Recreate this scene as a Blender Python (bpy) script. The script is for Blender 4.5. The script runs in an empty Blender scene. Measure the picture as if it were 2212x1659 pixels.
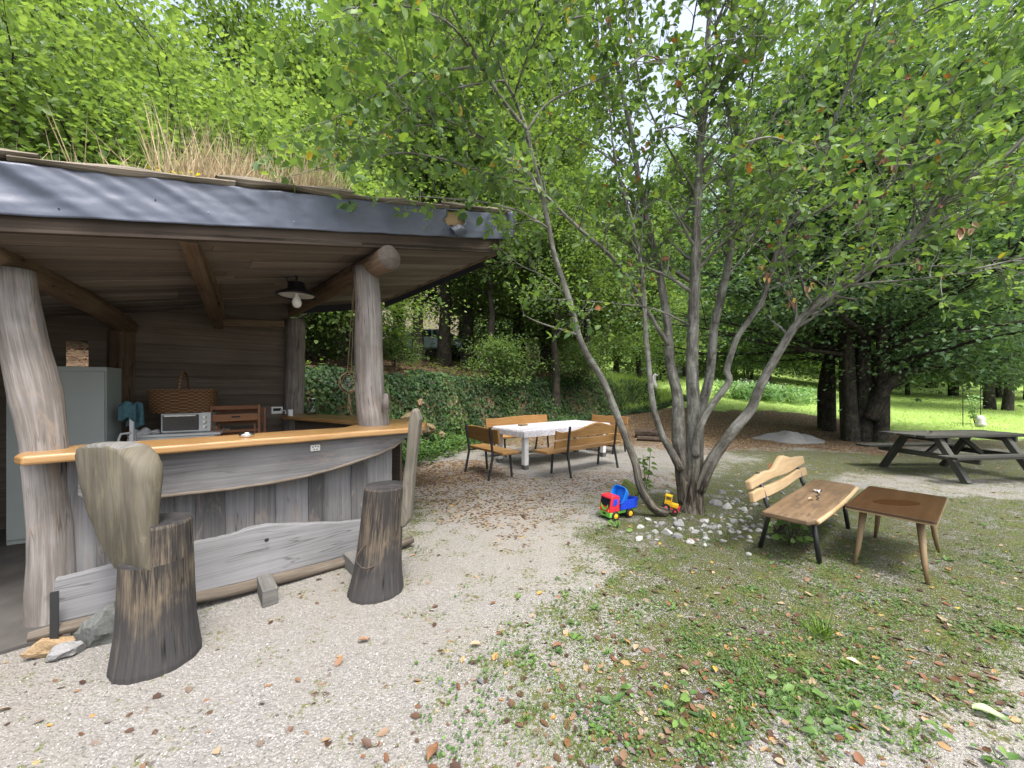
import bpy, math, random
import numpy as np
from mathutils import Vector, Matrix, noise as mnoise

SC = bpy.context.scene
COL = SC.collection
F, HZ, CH = 831.0, 835.0, 1.6            # focal length and horizon of the photograph (px of a 2212 px wide copy), eye height (m)
rnd = random.Random(7)
NR = np.random.default_rng(11)

def P(px, py, d):
    return Vector(((px-1106)/F*d, d, CH-(py-HZ)/F*d))
def G(px, py, z=0.0):
    return P(px, py, (CH-z)*F/(py-HZ))
def sm(x):
    x = np.clip(x, 0, 1); return x*x*(3-2*x)

# ---------------------------------------------------------------- terrain
def hgt(x, y):
    x = np.asarray(x, float); y = np.asarray(y, float)
    s = .7*x+.714*y; t = -.714*x+.7*y
    wob = .18*np.sin(s*1.7)+.1*np.sin(s*4.1+1)
    foot = 7.35+1.2*sm((s-4)/3)-1.2*sm((s-11)/5)+wob
    fade = 1-.75*sm((s-16)/9)
    bank = (1.8*sm((t-foot)/1.35)+.17*np.maximum(0, t-foot-1.35))*fade
    bank = np.where(s < -30, 0, bank)
    r = np.where(y > 1, x/np.maximum(y, 1), 0)
    slope = .122-.078*np.clip((r-.5)/.5, 0, 1)
    lawn = slope*np.maximum(0, y-12)+.28*np.maximum(0, y-44)
    k = .25
    h = np.maximum(lawn, bank)+k*np.exp(-np.abs(lawn-bank)/k)*.3*sm((np.maximum(lawn, bank)-.1)/.5)
    h = h+.02*np.sin(x*1.3+y*.7)*np.cos(y*1.1-x*.4)*sm((y-4)/6)
    bumps = .1*np.sin(x*2.3+1)*np.sin(y*2.9)+.07*np.sin(x*5.1)*np.sin(y*4.7+2)
    return h+bumps*sm((bank-.15)/.6)
def gz(x, y): return float(hgt(x, y))
def at(px, d):
    x = (px-1106)/F*d
    return Vector((x, d, gz(x, d)))

# ---------------------------------------------------------------- mesh builder
class MB:
    def __init__(s):
        s.v = []; s.f = []; s.uv = []; s.mi = []; s.tone = []
    def add(s, verts, faces, uvs, mi=0, tone=.5):
        b = len(s.v); s.v += [Vector(v) for v in verts]
        for f, u in zip(faces, uvs):
            s.f.append([b+i for i in f]); s.uv.append(u); s.mi.append(mi); s.tone.append(tone)
    def box(s, c, size, R=None, axis=0, tone=None, mi=0, taper=1.0):
        if tone is None: tone = rnd.random()
        hx, hy, hz = size[0]/2, size[1]/2, size[2]/2
        vs = []
        for z in (-1, 1):
            k = taper if z > 0 else 1.0
            for (x, y) in ((-1, -1), (1, -1), (1, 1), (-1, 1)):
                vs.append(Vector((x*hx*k, y*hy*k, z*hz)))
        faces = [(0, 3, 2, 1), (4, 5, 6, 7), (0, 1, 5, 4), (1, 2, 6, 5), (2, 3, 7, 6), (3, 0, 4, 7)]
        ou, ov = rnd.random()*20, rnd.random()*20
        uvs = []
        for f in faces:
            pts = [vs[i] for i in f]
            nrm = (pts[1]-pts[0]).cross(pts[2]-pts[0]); a = [abs(nrm.x), abs(nrm.y), abs(nrm.z)]
            na = a.index(max(a)); oth = [i for i in range(3) if i != na]
            if axis in oth: ua = axis; va = [i for i in oth if i != axis][0]
            else: ua, va = oth
            uvs.append([(p[ua]+ou, p[va]+ov) for p in pts])
        c = Vector(c)
        if R is not None: vs = [R @ v for v in vs]
        s.add([v+c for v in vs], faces, uvs, mi, tone)
    def bar(s, a, b, w, h, up=(0, 0, 1), tone=None, mi=0):
        a, b = Vector(a), Vector(b); x = (b-a); L = x.length; x.normalize()
        up = Vector(up)
        if abs(x.dot(up)) > .98: up = Vector((0, 1, 0))
        y = up.cross(x).normalized(); z = x.cross(y)
        R = Matrix((x, y, z)).transposed()
        s.box((a+b)/2, (L, w, h), R, 0, tone, mi)
    def tube(s, pts, rad, n=10, wob=0.0, seed=0, tone=.5, mi=0, cap=True, capmi=None, flute=None):
        pts = [Vector(p) for p in pts]; m = len(pts)
        if not hasattr(rad, '__len__'): rad = [rad]*m
        T = []
        for i in range(m):
            d = pts[min(i+1, m-1)]-pts[max(i-1, 0)]
            T.append(d.normalized() if d.length > 1e-9 else Vector((0, 0, 1)))
        ref = Vector((1, 0, 0)) if abs(T[0].x) < .8 else Vector((0, 1, 0))
        xx = (ref-T[0]*ref.dot(T[0])).normalized()
        b = len(s.v); L = 0; ls = []; ou, ov = rnd.random()*20, rnd.random()*20
        for i in range(m):
            if i: L += (pts[i]-pts[i-1]).length
            ls.append(L)
            xx = (xx-T[i]*xx.dot(T[i])).normalized(); yy = T[i].cross(xx)
            for j in range(n):
                a = 2*math.pi*j/n
                r = rad[i]
                if wob: r *= 1+wob*mnoise.noise(Vector((math.cos(a)*1.3+seed*7.1, math.sin(a)*1.3, L*2.2/max(.2, wob*10))))
                if flute: r *= 1+flute*math.sin(a*5+seed+L*.5)*(1 if i < m/2 else .6)
                s.v.append(pts[i]+xx*(r*math.cos(a))+yy*(r*math.sin(a)))
        rm = sum(rad)/m
        for i in range(m-1):
            for j in range(n):
                k = (j+1) % n
                s.f.append([b+i*n+j, b+i*n+k, b+(i+1)*n+k, b+(i+1)*n+j])
                v0, v1 = j/n*6.283*rm+ov, (j+1)/n*6.283*rm+ov
                s.uv.append([(ls[i]+ou, v0), (ls[i]+ou, v1), (ls[i+1]+ou, v1), (ls[i+1]+ou, v0)])
                s.mi.append(mi); s.tone.append(tone)
        if cap:
            cm = mi if capmi is None else capmi
            for ring, i in ((list(range(n))[::-1], 0), (list(range(n)), m-1)):
                s.f.append([b+i*n+j for j in ring])
                s.uv.append([(rad[i]*math.cos(6.283*j/n), rad[i]*math.sin(6.283*j/n)) for j in ring])
                s.mi.append(cm); s.tone.append(tone)
    def prism(s, outline, thick, M=None, tone=None, mi=0, z0=0.0, bulge=None):
        """outline (x, y) counter-clockwise, extruded along z from z0 to z0+thick; grain along x"""
        if tone is None: tone = rnd.random()
        n = len(outline); M = M or Matrix()
        ar = sum(outline[i][0]*outline[(i+1) % n][1]-outline[(i+1) % n][0]*outline[i][1] for i in range(n))
        if ar < 0: outline = outline[::-1]
        ou, ov = rnd.random()*20, rnd.random()*20
        lo = [M @ Vector((x, y, z0)) for x, y in outline]; hi = [M @ Vector((x, y, z0+thick)) for x, y in outline]
        faces = [list(range(n))[::-1], [n+i for i in range(n)]]
        uvs = [[(outline[i][0]+ou, outline[i][1]+ov) for i in reversed(range(n))], [(x+ou, y+ov) for x, y in outline]]
        per = 0
        for i in range(n):
            k = (i+1) % n
            e = math.hypot(outline[k][0]-outline[i][0], outline[k][1]-outline[i][1])
            faces.append([i, k, n+k, n+i]); uvs.append([(per+ou, ov), (per+e+ou, ov), (per+e+ou, ov+thick), (per+ou, ov+thick)]); per += e
        s.add(lo+hi, faces, uvs, mi, tone)
    def lathe(s, prof, n=24, c=(0, 0, 0), tone=.5, mi=0, R=None):
        c = Vector(c); vs = []; fs = []; uv = []
        for r, z in prof:
            for j in range(n):
                a = 6.28318*j/n; v = Vector((r*math.cos(a), r*math.sin(a), z))
                vs.append((R @ v if R else v)+c)
        m = len(prof)
        for i in range(m-1):
            for j in range(n):
                k = (j+1) % n
                fs.append((i*n+j, i*n+k, (i+1)*n+k, (i+1)*n+j)); uv.append([(prof[i][1], j*.05), (prof[i][1], k*.05), (prof[i+1][1], k*.05), (prof[i+1][1], j*.05)])
        for i, o in ((0, -1), (m-1, 1)):
            if prof[i][0] > 1e-4:
                ring = [i*n+j for j in range(n)][::o]; fs.append(ring); uv.append([(vs[q].x, vs[q].y) for q in ring])
        s.add(vs, fs, uv, mi, tone)
    def grid(s, fn, nu, nv, tone=.5, mi=0, skip=None):
        vs = []; fs = []; uv = []
        for i in range(nu+1):
            for j in range(nv+1): vs.append(Vector(fn(i/nu, j/nv)))
        w = nv+1
        for i in range(nu):
            for j in range(nv):
                if skip and skip((i+.5)/nu, (j+.5)/nv): continue
                fs.append((i*w+j, (i+1)*w+j, (i+1)*w+j+1, i*w+j+1)); uv.append([(i/nu, j/nv), ((i+1)/nu, j/nv), ((i+1)/nu, (j+1)/nv), (i/nu, (j+1)/nv)])
        s.add(vs, fs, uv, mi, tone)
    def build(s, name, mats, parent=None, local=False, smooth=False, bevel=0.0, segs=2, subsurf=0, solid=0.0):
        me = bpy.data.meshes.new(name)
        vs = s.v
        if parent is not None and not local:
            inv = MW[parent.name].inverted(); vs = [inv @ v for v in vs]
        me.from_pydata([tuple(v) for v in vs], [], s.f)
        uvl = me.uv_layers.new(name='UVMap')
        uvl.data.foreach_set('uv', np.array([c for u in s.uv for p in u for c in p], dtype=np.float32))
        tn = me.attributes.new('tone', 'FLOAT', 'FACE'); tn.data.foreach_set('value', np.array(s.tone, dtype=np.float32))
        if not isinstance(mats, (list, tuple)): mats = [mats]
        for m in mats: me.materials.append(m)
        me.polygons.foreach_set('material_index', np.array(s.mi, dtype=np.int32))
        if smooth: me.polygons.foreach_set('use_smooth', np.ones(len(s.f), dtype=bool))
        me.update()
        o = bpy.data.objects.new(name, me); COL.objects.link(o)
        if parent is not None: o.parent = parent
        MW[o.name] = MW[parent.name] if parent is not None else Matrix()
        if bevel:
            b = o.modifiers.new('bevel', 'BEVEL'); b.width = bevel; b.segments = segs; b.limit_method = 'ANGLE'; b.angle_limit = math.radians(40)
        if solid:
            b = o.modifiers.new('solid', 'SOLIDIFY'); b.thickness = solid; b.offset = 0
        if subsurf:
            b = o.modifiers.new('sub', 'SUBSURF'); b.levels = subsurf; b.render_levels = subsurf
        return o

MW = {}
def tag(o, label=None, cat=None, group=None, kind=None):
    if label: o['label'] = label
    if cat: o['category'] = cat
    if group: o['group'] = group
    if kind: o['kind'] = kind
    return o
def thing(name, label, cat, loc=(0, 0, 0), rz=0.0, group=None):
    o = bpy.data.objects.new(name, None); COL.objects.link(o)
    o.location = loc; o.rotation_euler = (0, 0, rz); o.empty_display_size = .1
    MW[o.name] = Matrix.Translation(Vector(loc)) @ Matrix.Rotation(rz, 4, 'Z')
    return tag(o, label, cat, group)
def copy_tree(o, parent=None):
    c = o.copy(); COL.objects.link(c)
    if parent is not None: c.parent = parent
    for ch in [q for q in COL.objects if q.parent == o]: copy_tree(ch, c)
    return c
def frame(o, x, y, z=None):
    """4x4 with origin o and axes x, y (z = x cross y)"""
    x = Vector(x).normalized(); y = Vector(y); z = x.cross(y).normalized() if z is None else Vector(z).normalized()
    y = z.cross(x)
    M = Matrix((x, y, z)).transposed().to_4x4(); M.translation = Vector(o); return M
def on_plane(px, py, A, e):
    """pixel ray meets the vertical plane through A along e: distance along e and height"""
    r = (px-1106)/F; A = Vector(A[:2]); e = Vector(e[:2])
    k = (r*A.y-A.x)/(e.x-r*e.y); d = A.y+k*e.y
    return k, CH-(py-HZ)/F*d
def wavy(L, w, amp, seed, n=24, freq=2.0):
    """live-edged plank outline, x along 0..L, y across -w/2..w/2"""
    lo = []; hi = []
    for i in range(n+1):
        x = L*i/n
        lo.append((x, -w/2+amp*mnoise.noise(Vector((x*freq, seed*3.3, 0)))))
        hi.append((x, w/2+amp*mnoise.noise(Vector((x*freq, seed*3.3, 5)))))
    return lo+hi[::-1]

# ---------------------------------------------------------------- leaf meshes (numpy)
def leaf_mesh(name, pos, dirn, nrm, length, width, tone, mat, fold=.18, six=True):
    N = len(pos)
    d = dirn/np.linalg.norm(dirn, axis=1, keepdims=True)
    n = nrm-d*np.sum(nrm*d, axis=1, keepdims=True); n /= np.maximum(np.linalg.norm(n, axis=1, keepdims=True), 1e-6)
    b = np.cross(n, d)
    if six:
        tpl = [(0, 0, 0), (.32, .5, fold), (.72, .4, fold*.7-.06), (1, 0, -.12), (.72, -.4, fold*.7-.06), (.32, -.5, fold)]
        quads = np.array([[0, 3, 2, 1], [0, 5, 4, 3]])
    else:
        tpl = [(0, 0, 0), (.5, .5, fold), (1, 0, -.05), (.5, -.5, fold)]
        quads = np.array([[0, 2, 1], [0, 3, 2]])
    k = len(tpl)
    V = np.empty((N, k, 3), dtype=np.float32)
    for i, (u, w, h) in enumerate(tpl):
        V[:, i] = pos+d*(u*length)[:, None]+b*(w*width)[:, None]+n*(h*width)[:, None]
    q = (np.arange(N)[:, None, None]*k+quads[None]).reshape(-1)
    m = quads.shape[1]; nf = N*2
    me = bpy.data.meshes.new(name)
    me.vertices.add(N*k); me.vertices.foreach_set('co', V.reshape(-1))
    me.loops.add(len(q)); me.loops.foreach_set('vertex_index', q.astype(np.int32))
    me.polygons.add(nf); me.polygons.foreach_set('loop_start', (np.arange(nf)*m).astype(np.int32)); me.polygons.foreach_set('loop_total', np.full(nf, m, dtype=np.int32))
    me.update(calc_edges=True); me.validate()
    a = me.attributes.new('tone', 'FLOAT', 'FACE'); a.data.foreach_set('value', np.repeat(tone, 2).astype(np.float32))
    me.materials.append(mat)
    return me
def obj_of(me, name, parent=None):
    o = bpy.data.objects.new(name, me); COL.objects.link(o)
    if parent is not None: o.parent = parent
    return o
def nrmz(a): return a/np.maximum(np.linalg.norm(a, axis=-1, keepdims=True), 1e-6)
# ---------------------------------------------------------------- materials
def newmat(name):
    m = bpy.data.materials.new(name); m.use_nodes = True
    nt = m.node_tree; nt.nodes.clear()
    out = nt.nodes.new('ShaderNodeOutputMaterial')
    return m, nt, out
def nd(nt, typ, ins=None, **kw):
    n = nt.nodes.new('ShaderNode'+typ)
    for k, v in kw.items(): setattr(n, k, v)
    for k, v in (ins or {}).items():
        if isinstance(v, bpy.types.NodeSocket): nt.links.new(v, n.inputs[k])
        else: n.inputs[k].default_value = v
    return n
def ramp(nt, fac, stops, interp='LINEAR'):
    r = nd(nt, 'ValToRGB', {'Fac': fac}); cr = r.color_ramp; cr.interpolation = interp
    while len(cr.elements) < len(stops): cr.elements.new(.5)
    for e, (p, c) in zip(cr.elements, stops):
        e.position = p; e.color = (c[0], c[1], c[2], 1) if hasattr(c, '__len__') else (c, c, c, 1)
    return r.outputs['Color']
def mix(nt, fac, a, b, blend='MIX'):
    n = nd(nt, 'Mix', None, data_type='RGBA', blend_type=blend)
    for k, v in ((0, fac), (6, a), (7, b)):
        if isinstance(v, bpy.types.NodeSocket): nt.links.new(v, n.inputs[k])
        else: n.inputs[k].default_value = v if k == 0 else ((*v, 1) if len(v) == 3 else v)
    return n.outputs[2]
def mth(nt, op, a, b=0.0, clamp=False):
    n = nd(nt, 'Math', {0: a, 1: b}, operation=op, use_clamp=clamp); return n.outputs[0]
def mapr(nt, v, a, b, c=0., d=1.):
    return nd(nt, 'MapRange', {'Value': v, 'From Min': a, 'From Max': b, 'To Min': c, 'To Max': d}).outputs['Result']
def noise(nt, vec, scale, detail=4., rough=.55, dist=0.):
    return nd(nt, 'TexNoise', {'Vector': vec, 'Scale': scale, 'Detail': detail, 'Roughness': rough, 'Distortion': dist}).outputs['Fac']
def scaled(nt, vec, sc):
    return nd(nt, 'Mapping', {'Vector': vec, 'Scale': sc}).outputs['Vector']
def finish(nt, out, col, rough=.8, bump=None, bs=.3, bd=.01, spec=.3, metal=0., extra=None):
    b = nd(nt, 'BsdfPrincipled', {'Base Color': col if isinstance(col, bpy.types.NodeSocket) else (*col, 1), 'Roughness': rough, 'Specular IOR Level': spec, 'Metallic': metal})
    for k, v in (extra or {}).items(): b.inputs[k].default_value = v
    if bump is not None:
        bp = nd(nt, 'Bump', {'Height': bump, 'Strength': bs, 'Distance': bd}); nt.links.new(bp.outputs[0], b.inputs['Normal'])
    nt.links.new(b.outputs[0], out.inputs['Surface']); return b

def wood(name, dark, mid, light, rough=.8, grain=(1.2, 26), var=.5, spec=.25, bs=.4, stain=None, crack=.0, coat=0., blotch=1.5, moss=None, base=None):
    """grain along u; the face attribute tone shifts each plank lighter or darker"""
    m, nt, out = newmat(name)
    uv = nd(nt, 'TexCoord').outputs['UV']
    g1 = noise(nt, scaled(nt, uv, (grain[0], grain[1]*1.7, 1)), 1.0, 6, .7, .25)
    g2 = noise(nt, scaled(nt, uv, (grain[0]*4, grain[1]*6, 1)), 1.0, 3, .6)
    lo = noise(nt, uv, blotch, 3, .6, .5)
    tone = nd(nt, 'Attribute', None, attribute_name='tone').outputs['Fac']
    f = mth(nt, 'ADD', mth(nt, 'MULTIPLY', g1, .55), mth(nt, 'MULTIPLY', g2, .2))
    f = mth(nt, 'ADD', f, mth(nt, 'MULTIPLY', lo, .35))
    f = mth(nt, 'ADD', f, mth(nt, 'MULTIPLY', mth(nt, 'SUBTRACT', tone, .5), var*.5))
    col = ramp(nt, f, [(.28, dark), (.52, mid), (.75, light)])
    if stain: col = mix(nt, mapr(nt, noise(nt, scaled(nt, uv, (2, 7, 1)), 1.3, 4, .7, 1.), .54, .72), col, stain)
    if moss: col = mix(nt, mapr(nt, noise(nt, uv, 5., 5, .7), .56, .72, 0, .7), col, moss)
    if base:
        uz = nd(nt, 'SeparateXYZ', {'Vector': uv}).outputs[0]
        col = mix(nt, mapr(nt, mth(nt, 'ADD', uz, mth(nt, 'MULTIPLY', mth(nt, 'ADD', lo, mth(nt, 'MULTIPLY', g1, 1.2)), .45)), .62, .95, .88, 0), col, mix(nt, g1, tuple(c*.55 for c in base), tuple(min(1, c*1.5) for c in base)))
    if crack:
        ck = noise(nt, scaled(nt, uv, (1.0, 17, 1)), 1.0, 2, .5, .3)
        ck = mapr(nt, mth(nt, 'ABSOLUTE', mth(nt, 'SUBTRACT', ck, .5)), 0, .02, 1, 0)
        ck = mth(nt, 'MULTIPLY', ck, mapr(nt, noise(nt, uv, 2.4, 1), .5, .6))
        col = mix(nt, mth(nt, 'MULTIPLY', ck, crack), col, tuple(c*.22 for c in dark))
    h = mth(nt, 'ADD', mth(nt, 'MULTIPLY', g1, .7), mth(nt, 'MULTIPLY', g2, .5))
    b = finish(nt, out, col, rough, h, bs, .006, spec)
    if coat: b.inputs['Coat Weight'].default_value = coat; b.inputs['Coat Roughness'].default_value = .12
    return m
def plain(name, col, rough=.5, spec=.4, metal=0., var=.12, scale=8., bump=0., extra=None):
    m, nt, out = newmat(name)
    oc = nd(nt, 'TexCoord').outputs['Object']
    f = noise(nt, oc, scale, 5, .6)
    c = ramp(nt, f, [(.3, tuple(x*(1-var) for x in col)), (.7, tuple(min(1, x*(1+var)) for x in col))])
    finish(nt, out, c, rough, f if bump else None, bump, .01, spec, metal, extra); return m
def leafmat(name, stops, trans=.42, tcol=(1.5, 1.45, .6), rough=.5, spec=.3):
    m, nt, out = newmat(name)
    tone = nd(nt, 'Attribute', None, attribute_name='tone').outputs['Fac']
    orand = nd(nt, 'ObjectInfo').outputs['Random']
    tone = mth(nt, 'ADD', tone, mth(nt, 'MULTIPLY', mth(nt, 'SUBTRACT', orand, .5), .12))
    col = ramp(nt, tone, stops)
    b = nd(nt, 'BsdfPrincipled', {'Base Color': col, 'Roughness': rough, 'Specular IOR Level': spec})
    tc = mix(nt, 1.0, col, tcol, 'MULTIPLY')
    t = nd(nt, 'BsdfTranslucent', {'Color': tc})
    ms = nd(nt, 'MixShader', {0: trans, 1: b.outputs[0], 2: t.outputs[0]})
    nt.links.new(ms.outputs[0], out.inputs['Surface']); return m
def barkmat(name, dark, mid, light, vs=7., lichen=None, bs=.7, rings=False, furrow=None):
    m, nt, out = newmat(name)
    uv = nd(nt, 'TexCoord').outputs['UV']
    g = noise(nt, scaled(nt, uv, (vs, vs*5, 1)), 1., 6, .7, .8)
    lo = noise(nt, uv, 3.5, 4, .65)
    f = mth(nt, 'ADD', mth(nt, 'MULTIPLY', g, .65), mth(nt, 'MULTIPLY', lo, .4))
    col = ramp(nt, f, [(.4, dark), (.52, mid), (.64, light)])
    if lichen: col = mix(nt, mapr(nt, noise(nt, uv, 6., 5, .75), .52, .66, 0, .75), col, lichen)
    if rings:
        rg = noise(nt, scaled(nt, uv, (24, 2.6, 1)), 1., 3, .6)
        col = mix(nt, mapr(nt, rg, .58, .7, 0, .55), col, dark)
    hh = g
    if furrow:
        pz = nd(nt, 'SeparateXYZ', {'Vector': nd(nt, 'NewGeometry').outputs['Position']}).outputs[2]
        vo = nd(nt, 'TexVoronoi', {'Vector': scaled(nt, nd(nt, 'VectorMath', {0: uv, 1: nd(nt, 'TexNoise', {'Vector': uv, 'Scale': 9.}).outputs['Color']}, operation='MULTIPLY_ADD').outputs[0] if False else uv, (11, 46, 1)), 'Scale': 1.}, feature='DISTANCE_TO_EDGE').outputs['Distance']
        g3 = noise(nt, scaled(nt, uv, (3., 40, 1)), 1., 4, .75, .8)
        fu = mth(nt, 'ADD', mth(nt, 'MULTIPLY', g3, .8), mth(nt, 'MULTIPLY', noise(nt, scaled(nt, uv, (5, 22, 1)), 1., 3, .6, .8), .25))
        bc = ramp(nt, fu, furrow); k = mapr(nt, mth(nt, 'ADD', pz, mth(nt, 'MULTIPLY', lo, .9)), .75, 1.75, 1, 0)
        col = mix(nt, k, col, bc); hh = mth(nt, 'ADD', mth(nt, 'MULTIPLY', g, .5), mth(nt, 'MULTIPLY', mth(nt, 'MULTIPLY', fu, k), 4.))
    finish(nt, out, col, .88, hh, bs, .022, .2); return m

M = {}
M['post'] = wood('weathered_post_wood', (.058, .048, .041), (.155, .14, .127), (.37, .35, .335), .8, (1.1, 18), crack=.8, bs=.5, stain=(.23, .18, .14))
M['beam'] = wood('log_beam_wood', (.04, .027, .018), (.11, .075, .048), (.2, .15, .1), .75, (.8, 16), crack=.9, bs=.5, stain=(.1, .055, .035))
M['ceil'] = wood('ceiling_board_wood', (.058, .048, .04), (.132, .112, .094), (.235, .205, .175), .8, (.5, 22), var=.55, bs=.3, blotch=.8)
M['wall'] = wood('wall_board_wood', (.04, .031, .024), (.1, .08, .062), (.18, .15, .122), .85, (.6, 20), var=.3, bs=.3, blotch=.8)
M['edge'] = wood('roof_edge_wood', (.03, .025, .02), (.13, .11, .085), (.4, .36, .29), .9, (1.5, 22), bs=.7, moss=(.12, .14, .03))
M['greyboard'] = wood('grey_board_wood', (.05, .048, .047), (.112, .11, .11), (.205, .203, .207), .85, (.7, 20), var=1.15, bs=.45, stain=(.2, .17, .15), crack=.5)
M['footplank'] = wood('silvered_plank_wood', (.07, .069, .07), (.132, .132, .136), (.215, .215, .225), .85, (.6, 22), var=.3, bs=.4, crack=.6)
M['barkedge'] = wood('bark_edge_wood', (.04, .032, .024), (.1, .082, .064), (.2, .175, .145), .9, (1.5, 14), bs=.8)
M['counter'] = wood('varnished_counter_wood', (.15, .072, .022), (.29, .16, .058), (.41, .26, .115), .4, (1.1, 15), var=.2, spec=.5, bs=.15, coat=.35, blotch=2.2)
M['golden'] = wood('golden_bench_wood', (.14, .07, .02), (.25, .132, .043), (.34, .2, .08), .5, (1.2, 18), var=.3, spec=.35, bs=.2, crack=.7)
M['pale'] = wood('fresh_sawn_wood', (.2, .13, .062), (.34, .24, .13), (.44, .335, .205), .6, (1.3, 16), var=.2, bs=.25)
M['seat'] = wood('stained_seat_wood', (.05, .034, .022), (.13, .086, .049), (.24, .165, .1), .55, (1.0, 13), var=.1, bs=.3, stain=(.05, .038, .03), crack=.4)
M['tabletop'] = wood('varnished_table_wood', (.03, .015, .007), (.056, .028, .013), (.095, .05, .025), .3, (1.0, 10), var=.2, spec=.5, bs=.05, coat=.35)
M['puddle'] = plain('rain_water_film', (.045, .021, .009), .14, .4, var=.0)
M['legwood'] = wood('turned_leg_wood', (.1, .065, .033), (.18, .126, .066), (.27, .2, .115), .55, (1.2, 20), bs=.2)
M['picnic'] = wood('dark_picnic_wood', (.012, .0125, .01), (.036, .036, .03), (.095, .095, .08), .75, (1.2, 24), var=.4, bs=.4)
M['stump'] = wood('charred_stump_wood', (.014, .0125, .012), (.038, .034, .031), (.21, .165, .11), .85, (2.6, 26), var=.2, bs=1., crack=.9, blotch=3.2, base=(.04, .039, .04))
M['stumptop'] = wood('blackened_end_grain', (.01, .0095, .01), (.026, .025, .027), (.085, .077, .07), .75, (10, 10), bs=.7)
M['eaves'] = wood('dark_eaves_wood', (.022, .017, .013), (.055, .042, .032), (.1, .08, .062), .85, (.6, 20), bs=.3)
M['stake'] = wood('grey_stake_wood', (.05, .045, .034), (.115, .105, .082), (.22, .205, .165), .85, (1.4, 14), bs=.6, stain=(.05, .046, .045))
M['backrest'] = wood('mossy_backrest_wood', (.036, .032, .022), (.084, .074, .054), (.15, .137, .108), .8, (1.4, 10), bs=.5, stain=(.16, .14, .09), crack=.3)
M['whitewood'] = wood('white_painted_wood', (.4, .4, .4), (.55, .55, .55), (.62, .62, .62), .55, (1, 20), bs=.15)
M['mahog'] = wood('reddish_chair_wood', (.08, .03, .012), (.17, .07, .03), (.26, .12, .055), .45, (1.2, 22), bs=.1)
M['block'] = wood('dark_block_wood', (.05, .05, .048), (.11, .108, .1), (.2, .19, .18), .9, (2, 16), bs=.6)
M['black'] = plain('black_metal_paint', (.018, .019, .02), .45, .5)
M['blackplastic'] = plain('black_lamp_plastic', (.012, .013, .016), .4, .5)
M['white'] = plain('white_enamel', (.5, .52, .51), .4, .45, var=.05)
M['offwhite'] = plain('white_plastic', (.58, .58, .56), .45, .4, var=.04)
M['cabinet'] = plain('grey_green_steel', (.27, .3, .285), .5, .4, var=.05, scale=2)
M['steel'] = plain('brushed_steel', (.62, .62, .62), .22, .5, 1.0, var=.05)
M['darkglass'] = plain('dark_oven_glass', (.012, .012, .016), .08, .6)
M['holes'] = plain('black_socket_hole', (.02, .02, .02), .7, .2)
M['wicker'] = None
M['towel'] = plain('teal_cotton_towel', (.06, .13, .15), .95, .1, var=.25, scale=40, bump=.3)
M['rag'] = plain('pale_cotton_rag', (.6, .6, .6), .95, .1, var=.25, scale=20)
M['concrete'] = plain('dark_concrete_floor', (.075, .07, .065), .85, .2, var=.3, scale=3, bump=.2)
M['soil'] = plain('roof_soil', (.06, .045, .03), .95, .1, var=.4, scale=6)
M['red'] = plain('red_toy_plastic', (.5, .025, .04), .3, .5, var=.05)
M['blue'] = plain('blue_toy_plastic', (.012, .055, .5), .3, .5, var=.06)
M['brightblue'] = plain('light_blue_toy_plastic', (.01, .19, .68), .3, .5, var=.06)
M['lime'] = plain('lime_toy_plastic', (.14, .42, .05), .3, .5, var=.05)
M['yellow'] = plain('yellow_toy_plastic', (.65, .38, .015), .3, .5, var=.05)
M['orange'] = plain('orange_toy_plastic', (.85, .2, .02), .35, .5, var=.05)
M['tyre'] = plain('black_toy_tyre', (.015, .015, .016), .6, .3)
M['carpaint'] = plain('silver_blue_car_paint', (.32, .4, .44), .25, .5, .3, var=.03)
M['carglass'] = plain('tinted_car_glass', (.03, .045, .045), .05, .6)
M['rope'] = plain('hemp_rope', (.32, .24, .14), .9, .1, var=.25, scale=60)
M['twig'] = plain('dead_twig_bark', (.06, .047, .038), .9, .1, var=.35, scale=30)
M['stone_white'] = plain('pale_limestone', (.33, .33, .315), .85, .25, var=.45, scale=9, bump=.5)
M['stone_grey'] = plain('grey_stone', (.2, .2, .2), .85, .25, var=.3, scale=9, bump=.5)
M['stone_dark'] = plain('dark_flat_stone', (.1, .105, .1), .9, .2, var=.3, scale=7, bump=.4)
M['stone_tan'] = plain('tan_stone', (.28, .2, .115), .85, .2, var=.3, scale=8, bump=.5)
M['rock'] = plain('ochre_rock', (.15, .115, .065), .9, .2, var=.55, scale=5, bump=.8)
M['heap'] = plain('grey_gravel_heap', (.19, .19, .185), .95, .1, var=.3, scale=45, bump=.9)
M['logdark'] = plain('dark_rotten_log', (.06, .045, .035), .95, .1, var=.4, scale=9, bump=.6)
M['statue'] = plain('white_stone_carving', (.55, .53, .53), .7, .3, var=.12)
M['greyhut'] = wood('grey_hut_wood', (.1, .095, .09), (.24, .23, .21), (.42, .4, .38), .9, (1, 20), bs=.3)
M['mosstone'] = plain('mossy_stone', (.1, .12, .04), .95, .1, var=.6, scale=12, bump=.7)

def glass(name, col):
    m, nt, out = newmat(name)
    b = nd(nt, 'BsdfPrincipled', {'Base Color': (*col, 1), 'Roughness': .02, 'Transmission Weight': 1.0, 'IOR': 1.3}); nt.links.new(b.outputs[0], out.inputs['Surface']); return m
M['glass'] = glass('clear_glass', (.93, .97, .95))
M['bulb'] = plain('frosted_bulb_glass', (.82, .82, .8), .25, .5, var=.02)

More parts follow.
